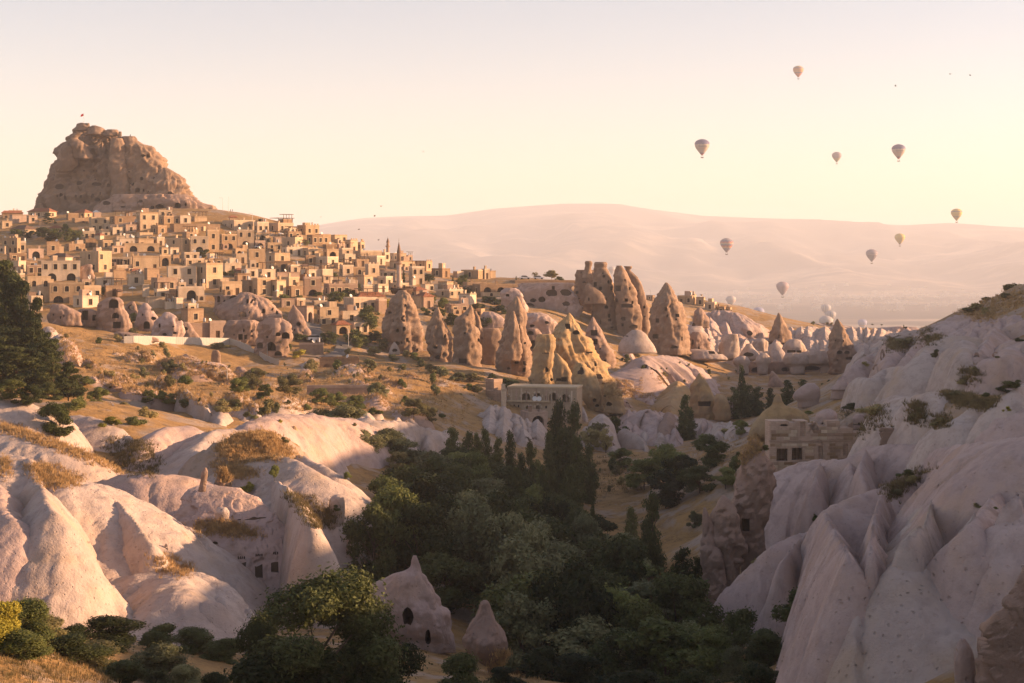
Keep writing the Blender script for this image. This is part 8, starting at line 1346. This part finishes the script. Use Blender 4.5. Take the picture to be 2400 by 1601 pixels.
tufts('dry_grass', [([(130, 770), (300, 800), (600, 880), (900, 850), (1100, 880), (1080, 1000), (900, 960), (700, 960), (560, 960), (300, 920), (150, 850)], 9000), ([(1340, 1090), (1500, 1075), (1500, 1160), (1370, 1160)], 900), ([(1430, 880), (1560, 880), (1540, 930), (1420, 930)], 900),
    (GP('S', [(20, 690), (150, 580), (330, 520), (480, 530), (620, 610), (730, 720), (500, 770), (150, 770)]), 3200), (GP('S', [(0, 780), (140, 780), (440, 900), (100, 960)]), 900), (GP('G', [(150, 330), (260, 325), (450, 400), (440, 440), (300, 465), (180, 390)]), 900), (GP('G', [(0, 290), (60, 300), (60, 380), (0, 400)]), 200), (GP('H', [(0, 710), (200, 730), (290, 790), (240, 860), (60, 820)]), 500), (GP('H', [(320, 490), (560, 490), (740, 560), (700, 590), (330, 560)]), 700),
    (GP('G', [(0, 95), (250, 170), (420, 240), (700, 340), (700, 380), (420, 280), (0, 130)]), 1200), (GP('U', [(1270, 410), (1600, 250), (1960, 180), (1960, 320), (1600, 450), (1480, 470), (1420, 400)]), 2600), (GP('G', [(250, 1330), (500, 1380), (600, 1560), (300, 1560)]), 700), (GP('J', [(950, 960), (1130, 1000), (1230, 1180), (900, 1180)]), 700), (GP('K', [(40, 340), (440, 260), (470, 300), (300, 420), (0, 480)]), 900)], 1, .26, 7, LM['straw'], 3, 'golden dry grass tufts on the open slopes')
tufts('weeds', [(GP('H', [(900, 290), (1050, 320), (1230, 420), (1220, 520), (1090, 520), (1020, 420)]), 900), (GP('U', [(800, 1330), (930, 1330), (960, 1500), (830, 1540)]), 700), (GP('U', [(1040, 1450), (1170, 1460), (1150, 1560), (1050, 1560)]), 400), (GP('U', [(1100, 1210), (1300, 1230), (1560, 1290), (1700, 1290), (1560, 1380), (1300, 1330)]), 1100), (GP('K', [(1060, 530), (1280, 430), (1290, 450), (1130, 580), (1080, 610)]), 500), (GP('U', [(570, 670), (720, 690), (880, 650), (800, 720), (640, 800)]), 500), (GP('G', [(600, 180), (820, 200), (900, 290), (880, 390), (720, 380), (620, 290)]), 1200), (GP('U', [(1330, 950), (1500, 1010), (1520, 1100), (1300, 1130)]), 500), (GP('U', [(940, 580), (1120, 590), (1050, 680), (950, 720)]), 300), (GP('K', [(820, 120), (1080, 110), (1080, 230), (900, 280), (830, 240)]), 600), (GP('P', [(1350, 1080), (1500, 1070), (1510, 1150), (1370, 1160)]), 900), (GP('G', [(0, 1250), (500, 1300), (640, 1560), (0, 1560)]), 3600), (GP('P', [(1100, 870), (1300, 900), (1200, 950), (1100, 930)]), 500)], 1, .26, 7, LM['weed'], 4, 'brown scrubby weeds in the gullies and on the rock')
# ---------------------------------------------------------------- balloons
def balmat(name, stops, zig=0.0, nz=0, gores=None):
    d = Nd(name); d.b.inputs['Roughness'].default_value = .6
    z = d.sep(d.tc.outputs['Generated'], 2); xg = d.math('SUBTRACT', d.sep(d.tc.outputs['Generated'], 0), .5); yg = d.math('SUBTRACT', d.sep(d.tc.outputs['Generated'], 1), .5)
    th = d.math('ARCTAN2', yg, xg)
    if nz:
        t = d.math('PINGPONG', d.math('ADD', d.math('MULTIPLY', th, nz / 6.2832), 10.0), .5); z = d.math('ADD', z, d.math('MULTIPLY', d.math('SUBTRACT', t, .25), zig))
    c = d.ramp(z, stops); n = [x for x in d.t.nodes if x.type == 'VALTORGB'][-1]; n.color_ramp.interpolation = 'CONSTANT'
    if gores: c = d.mix(c, gores, d.math('GREATER_THAN', d.math('PINGPONG', d.math('ADD', d.math('MULTIPLY', th, 12 / 6.2832), 10.0), .5), .25))
    d.col(c); return d.m
NAVY, CREAM, RED, ORG, YEL = (.10, .10, .20), (.46, .38, .32), (.42, .12, .09), (.50, .27, .14), (.55, .40, .12)
BM = {'stripe': balmat('balloon_striped', [(0, (.45, .16, .12)), (.33, NAVY), (.40, ORG), (.72, (.45, .18, .14)), (.76, NAVY), (.82, (.46, .36, .22))]), 'brand': balmat('balloon_scalloped', [(0, RED), (.10, NAVY), (.15, CREAM), (.66, NAVY)], .10, 14),
      'mauve': balmat('balloon_mauve', [(0, (.34, .30, .16)), (.40, (.26, .21, .24))]), 'yellow': balmat('balloon_yellow', [(0, RED), (.06, (.12, .10, .10)), (.10, YEL)]), 'ystripe': balmat('balloon_yellow_striped', [(0, YEL), (.28, NAVY), (.33, YEL), (.72, NAVY), (.78, YEL)]),
      'zig': balmat('balloon_zigzag', [(0, (.20, .14, .16)), (.18, (.16, .14, .22)), (.30, ORG), (.40, RED), (.48, (.18, .17, .24)), (.58, (.46, .34, .26)), (.66, RED), (.74, (.16, .15, .22)), (.86, (.30, .26, .26))], .14, 10), 'grey': balmat('balloon_grey', [(0, (.22, .19, .22)), (.55, (.34, .29, .30)), (.62, (.23, .20, .24))], .12, 2),
      'rose': balmat('balloon_rose', [(0, (.26, .20, .22)), (.2, (.33, .25, .27))]), 'white': balmat('balloon_white', [(0, (.40, .36, .34)), (.5, (.45, .16, .14)), (.53, (.40, .36, .34))]), 'blue': balmat('balloon_blue', [(0, (.30, .30, .42)), (.35, ORG), (.40, (.27, .28, .40))], .1, 8), 'gore': balmat('balloon_gored', [(0, (.42, .38, .35))], gores=(.27, .27, .31))}
BP = [(.045, -.02), (.06, .0), (.14, .10), (.26, .24), (.39, .42), (.47, .58), (.5, .72), (.485, .83), (.42, .93), (.28, 1.02), (.12, 1.065), (.02, 1.075)]
def balloon(px, ptop, w_, style, label, dist=None, text=None, basket=True):
    Y = dist or 20.0 / w_ * FPX; dia = w_ / FPX * Y; s = dia; c = at(px, ptop, Y); z0 = c[2] - 1.075 * s
    o = tag(empty('hot_air_balloon', (c[0], c[1], z0)), label, 'balloon', 'hot air balloons over the valley')
    pr = np.array(BP); q = np.interp(np.linspace(0, len(pr) - 1, 40), np.arange(len(pr)), pr[:, 0]), np.interp(np.linspace(0, len(pr) - 1, 40), np.arange(len(pr)), pr[:, 1])
    k = np.ones(5) / 5; rr = np.convolve(np.r_[[q[0][0]] * 2, q[0], [q[0][-1]] * 2], k, 'valid'); zz = np.convolve(np.r_[[q[1][0]] * 2, q[1], [q[1][-1]] * 2], k, 'valid')
    n = 48; th = np.linspace(0, 2 * np.pi, n, endpoint=False); bulge = 1 + .018 * np.abs(np.cos(th * 12))
    V = np.stack([np.outer(rr, np.cos(th) * bulge) * s, np.outer(rr, np.sin(th) * bulge) * s, np.outer(zz, np.ones(n)) * s], -1).reshape(-1, 3)
    V = np.vstack([V, [0, 0, zz[-1] * s]]); F = [tuple(f) for f in grid_faces(40, n, True)] + [(39 * n + i, 39 * n + (i + 1) % n, 40 * n) for i in range(n)]
    link('envelope', mesh('envelope', V, F), BM[style], o)
    if basket:
        mb = MB(); b = s * .085; mb.box(-b, b, -b * .7, b * .7, -s * .20, -s * .135); mb.build('basket', M['wood'], o)
        for sx in (-1, 1):
            for sy in (-1, 1):
                mb = MB(); mb.tube([(sx * b * .95, sy * b * .65, -s * .135), (sx * s * .045, sy * s * .045, -s * .015)], s * .004, 4); mb.build('rope', M['wood'], o)
    if text:                                      # the lettering is wrapped onto the envelope
        for tx, size, zc, mt in text:
            cu = bpy.data.curves.new('t', 'FONT'); cu.body = tx; cu.size = size * s; cu.align_x = 'CENTER'; cu.resolution_u = 2
            to = bpy.data.objects.new('t', cu); COL.objects.link(to); dg = bpy.context.evaluated_depsgraph_get(); me = bpy.data.meshes.new_from_object(to.evaluated_get(dg)); bpy.data.objects.remove(to)
            bm = bmesh.new(); bm.from_mesh(me); bmesh.ops.triangulate(bm, faces=bm.faces); bmesh.ops.subdivide_edges(bm, edges=bm.edges, cuts=1)
            for v in bm.verts:
                zl = zc + v.co.y / s; r = np.interp(zl, zz, rr) * 1.03; a = -math.pi / 2 + v.co.x / s / max(r, .1)
                v.co = (r * s * math.cos(a), r * s * math.sin(a), zl * s)
            bm.to_mesh(me); bm.free(); link('lettering', me, mt, o)
    return o
LT = plain('letter_navy', (.07, .07, .14), .8); LR = plain('letter_red', (.45, .13, .10), .8)
BT = [('Butterfly', .17, .52, LT), ('BALLOONS', .085, .42, LR)]
balloon(1871, 154, 25, 'stripe', 'orange balloon with two navy bands, highest in the sky'); balloon(1645.5, 326, 35, 'brand', 'large cream balloon with navy scalloped top, left of the sky group', text=BT)
balloon(1961, 356, 22.5, 'mauve', 'plain mauve-grey balloon with an olive lower half'); balloon(2106, 338, 32, 'brand', 'cream balloon with navy scalloped top above the right hill', text=BT)
balloon(2242, 489, 26, 'ystripe', 'yellow balloon with navy bands on the mountain skyline'); balloon(2109, 547, 24, 'yellow', 'plain yellow balloon in front of the mountain'); balloon(2043, 584, 27, 'grey', 'grey-purple balloon with a slanting stripe before the mountain')
balloon(1703, 558, 31, 'zig', 'balloon with red and orange zigzag bands before the mountain'); balloon(1834, 660, 29.5, 'rose', 'dusky mauve balloon low over the plain'); balloon(1713, 693, 23.5, 'white', 'white balloon with a thin red line behind the plateau houses')
balloon(1778, 720, 27, 'blue', 'blue balloon sinking behind the skyline cone'); balloon(1936, 713, 23, 'gore', 'upper white balloon with grey gores rising from the plain', basket=False); balloon(1947, 728, 25, 'gore', 'middle white balloon with grey gores beside the upper one', dist=2700, basket=False)
balloon(1936, 740, 33, 'white', 'white balloon half hidden by the plateau rim', dist=2200, basket=False); balloon(2021, 748, 22, 'blue', 'pale blue balloon top just above the plateau rim', basket=False); balloon(1434, 624, 17, 'white', 'faint pale balloon seen between the fortress turrets', basket=False)
# ---------------------------------------------------------------- birds
bmz = plain('bird_dark', (.05, .045, .04), .8)
for k, (px, py) in enumerate([(752, 509), (893, 484), (878, 507), (841, 538), (887, 563), (992, 356), (2227, 174), (2274, 177), (2099, 202)]):
    Y = 330.0; o = empty('bird', at(px, py, Y), .6 * k); sp = .42 if k != 2 else .5; f = .12 + .05 * (k % 3)
    mb = MB(); mb.tube([(0, -.22, 0), (0, -.1, .01), (0, .1, .0), (0, .25, 0)], [.02, .055, .045, .015], 6); mb.build('body', bmz, o)
    for s_ in (-1, 1):
        mb = MB(); mb.add([(0, -.1, .02), (0, .08, .02), (s_ * sp * .5, .0, .02 + f), (s_ * sp * .5, -.12, .02 + f), (s_ * sp, .08, f * .8), (0, -.1, .035), (0, .08, .035), (s_ * sp * .5, .0, .035 + f), (s_ * sp * .5, -.12, .035 + f)], [(0, 1, 2, 3), (3, 2, 4), (5, 8, 7, 6), (8, 4, 7)]); mb.build('wing', bmz, o)
    lab = ['small bird over the village ridge, leftmost', 'small bird above the mountain, highest over the village', 'dark bird gliding at the mountain crest', 'small bird below the mountain crest beside the houses', 'small bird just above the minarets', 'lone bird high in the middle of the sky', 'left bird of the pair in the upper right sky', 'right bird of the pair in the upper right sky', 'tiny lowest bird in the upper right sky'][k]
    tag(o, lab, 'bird', 'birds in the sky')
# ---------------------------------------------------------------- lamps, cars, people, terrace things
def lamp(v, x, yt, yb, label, arm=True):
    px, pb = vw(v, x, yb); b = surf(px, pb); hgt = (yb - yt) / VIEW[v][2] * b[1] / FPX; o = tag(empty('street_lamp', b), label, 'street lamp', 'lamp posts')
    mb = MB(); mb.tube([(0, 0, -.5), (0, 0, hgt)], [.09, .05], 6); mb.build('post', M['metal'], o)
    if arm:
        mb = MB(); mb.tube([(0, 0, hgt), (-.5, 0, hgt + .15), (-1.0, 0, hgt + .12)], .04, 5); mb.build('arm', M['metal'], o); mb = MB(); mb.box(-1.35, -.95, -.1, .1, hgt + .06, hgt + .16); mb.build('lamp_head', M['metal'], o)
lamp('Z', 2045, 880, 1005, 'left lamp post on the bare ridge beside the castle rock'); lamp('Z', 2097, 865, 1005, 'tall plain pole on the bare ridge beside the castle rock', False); lamp('Z', 2318, 1022, 1085, 'lamp post at the right end of the bare ridge'); lamp('B', 1240, 1140, 1325, 'pole standing by the winding road below the village', False); lamp('B', 495, 1262, 1370, 'thin pole in front of the double-arched rock hood', False); lamp('D', 1077, 392, 470, 'lamp post behind the great pink pyramid'); lamp('F', 2085, 1030, 1190, 'wooden pole at the low wall below the ruined hut', False); lamp('S', 125, -60, 95, 'short pole beside the orchard trees', False)
M['carw'] = plain('car_white', (.70, .68, .66), .35); M['tyre'] = plain('tyre', (.02, .02, .02), .9)
def car(v, x, yb, rz, label, s=.8):
    px, pb = vw(v, x, yb); b = surf(px, pb); b[2] += .25; b[1] -= .5; o = tag(empty('parked_car', b, rz), label, 'car', 'parked cars')
    mb = MB(); mb.prism([(-2.1 * s, .35 * s), (2.1 * s, .35 * s), (2.15 * s, .75 * s), (1.3 * s, .95 * s), (-1.9 * s, 1.0 * s), (-2.15 * s, .8 * s)], -.85 * s, .85 * s); mb.build('body', M['carw'], o)
    mb = MB(); mb.prism([(-1.6 * s, .98 * s), (1.1 * s, .96 * s), (.5 * s, 1.45 * s), (-1.1 * s, 1.47 * s)], -.75 * s, .75 * s); mb.build('cabin', M['glass'], o)
    mb = MB(); mb.box(-1.1 * s, .5 * s, -.73 * s, .73 * s, 1.472 * s, 1.52 * s); mb.build('roof', M['carw'], o)
    for sx in (-1.3, 1.3):
        for sy in (-1, 1):
            mb = MB(); mb.tube([(sx * s, sy * .72 * s, .33 * s), (sx * s, sy * .9 * s, .33 * s)], .33 * s, 12); mb.build('wheel', M['tyre'], o)
car('A', 2045, 445, .1, 'white car parked below the bracketed cream house'); car('A', 2195, 440, -.1, 'white car parked in front of the white arched house'); car('B', 935, 1258, .5, 'white van parked by the winding road', 1.0); car('C', 1490, 300, .1, 'white car on the terrace road left of the olive tree'); car('C', 1615, 300, 0, 'white car on the terrace road between two olive trees'); car('B', 425, 405, .1, 'silver-white car under the arch by the steps')
def person(px, pb, hgt, label, shirt):
    b = surf(px, pb); o = tag(empty('person', b), label, 'person', 'people on the ridge'); k = hgt
    bm = bmesh.new(); me = bpy.data.meshes.new('body'); me.from_pydata([(0, 0, .53 * k), (0, 0, .68 * k), (0, 0, .80 * k), (0, 0, .86 * k), (0, 0, .95 * k), (-.06 * k, 0, .5 * k), (-.07 * k, .01, .27 * k), (-.07 * k, 0, .03 * k), (.06 * k, 0, .5 * k), (.07 * k, -.02, .27 * k), (.08 * k, 0, .03 * k), (-.12 * k, 0, .80 * k), (-.15 * k, 0, .64 * k), (-.14 * k, -.03, .48 * k), (.12 * k, 0, .80 * k), (.15 * k, 0, .64 * k), (.13 * k, -.04, .48 * k)], [(0, 1), (1, 2), (2, 3), (3, 4), (0, 5), (5, 6), (6, 7), (0, 8), (8, 9), (9, 10), (2, 11), (11, 12), (12, 13), (2, 14), (14, 15), (15, 16)], [])
    bo = link('body', me, shirt, o); sk = bo.modifiers.new('s', 'SKIN'); bo.modifiers.new('u', 'SUBSURF').levels = 1
    for i, r in enumerate([.085, .09, .085, .035, .062, .06, .045, .03, .06, .045, .03, .04, .032, .022, .04, .032, .022]): me.skin_vertices[0].data[i].radius = (r * k, r * k * .8)
    me.skin_vertices[0].data[0].use_root = True
    dg = bpy.context.evaluated_depsgraph_get(); m2 = bpy.data.meshes.new_from_object(bo.evaluated_get(dg)); bo.modifiers.clear(); bo.data = m2
    mb = MB(); mb.lathe([(.03 * k, .93 * k), (.062 * k, .96 * k), (.05 * k, 1.01 * k), (.01 * k, 1.025 * k)], 8); mb.build('hair', M['wood'], o)
person(540.5, 497, 1.15, 'person in dark clothes standing on the ridge, left of two', plain('clothes_dark', (.05, .045, .05), .9)); person(545, 497, 1.15, 'person in dark clothes standing on the ridge, right of two', plain('clothes_blue', (.06, .06, .09), .9)); person(305.5, 321.5, 1.3, 'person in dark clothes on the upper shoulder of the castle rock', plain('clothes_black', (.04, .04, .04), .9))
# white pavilion, umbrellas, red-and-white board
px, pb = vw('A', 888, 130); b = surf(px, pb); b[1] -= 1; pv_ = tag(empty('pavilion', b), 'white pointed canopy tent on a terrace below the castle rock', 'tent'); s = 115 / 3.918 / FPX * b[1] / 2
mb = MB(); mb.lathe([(s, .75 * s), (s * .98, .82 * s), (s * .5, 1.15 * s), (.06 * s, 1.4 * s)], 10); mb.build('canopy', M['canvas'], pv_)
for i in range(8):
    a = i * math.pi / 4; mb = MB(); mb.tube([(s * .93 * math.cos(a), s * .93 * math.sin(a), -.5), (s * .93 * math.cos(a), s * .93 * math.sin(a), .77 * s)], .05, 5); mb.build('post', M['white'], pv_)
for k, (v, x, y, w_, lab) in enumerate([('A', 1228, 820, 75, 'white parasol on the terrace above the cave quarter'), ('B', 625, 305, 60, 'white parasol among the upper houses'), ('B', 590, 845, 40, 'closed pale parasol near the grey arched house'), ('A', 1840, 130, 60, 'white parasol beside the long stone wall')]):
    px, pb = vw(v, x, y + 14); b = surf(px, pb); b[1] -= 1.5; s = w_ / 3.918 / FPX * b[1] / 2; o = tag(empty('parasol', b), lab, 'parasol', 'parasols')
    mb = MB(); mb.lathe([(s, 2.0), (s * .6, 2.25), (.04, 2.5)], 10); mb.build('canopy', M['canvas'], o); mb = MB(); mb.tube([(0, 0, -.3), (0, 0, 2.3)], .04, 6); mb.build('pole', M['metal'], o)
px, pb = vw('Z', 1632, 1020); b = at(px, pb, 668); sg = tag(empty('board', b), 'white board with a red round emblem below the castle caves', 'sign'); k_ = 668 / FPX / 3.918
mb = MB(); mb.box(-19 * k_, 19 * k_, 0, .1, 0, 28 * k_); mb.build('panel', M['white'], sg); mb = MB(); mb.prism([(14 * k_ * math.cos(a), 8 * k_ + 15 * k_ * math.sin(a)) for a in np.linspace(0, math.pi, 14)] + [(-14 * k_, 3 * k_), (-8 * k_, 0.1 * k_), (0, 2 * k_)], -.04, -.004); mb.build('emblem', plain('sign_red', (.42, .04, .05), .7), sg)
# ---------------------------------------------------------------- winding road
pts = [(930, 1100), (915, 1140), (950, 1190), (990, 1230), (1090, 1270), (1200, 1300), (1190, 1340), (1110, 1390), (1010, 1425)]
Q = np.array([ground(*vw('B', x, y)) for x, y in pts]); Q = cubic(np.c_[Q, Q[:, :1]], 70)[:, :3]; T = np.gradient(Q[:, :2], axis=0); T /= np.linalg.norm(T, axis=1, keepdims=True); N = np.stack([-T[:, 1], T[:, 0]], 1)
wdt = np.linspace(-2.0, 2.0, 5); V = np.stack([np.concatenate([Q[:, :2] + N * w_, np.zeros((len(Q), 1))], 1) for w_ in wdt], 1); V[..., 2] = H(V[..., 0], V[..., 1]) + .25
rd = link('road', mesh('road', V.reshape(-1, 3), grid_faces(len(Q), 5)), plain('asphalt', (.16, .145, .13), .9, var=.2)); rd['kind'] = 'structure'
carve()
# ---------------------------------------------------------------- haze: one closed box of even, pale air round everything
mb = MB(); mb.box(-26000, 27500, -300, 23000, -420, 530)
hm = bpy.data.materials.new('haze_air'); hm.use_nodes = True
ht = hm.node_tree; ht.nodes.clear(); ho = ht.nodes.new('ShaderNodeOutputMaterial'); pv = ht.nodes.new('ShaderNodeVolumePrincipled')
pv.inputs['Color'].default_value = (.90, .92, .99, 1); pv.inputs['Density'].default_value = HAZE_D; pv.inputs['Anisotropy'].default_value = HAZE_G
pv.inputs['Density Attribute'].default_value = ''; pv.inputs['Temperature Attribute'].default_value = ''; pv.inputs['Color Attribute'].default_value = ''
ht.links.new(pv.outputs[0], ho.inputs['Volume'])
hz = mb.build('haze', hm); hz['kind'] = 'stuff'; hz['label'] = 'warm morning haze filling the valley'
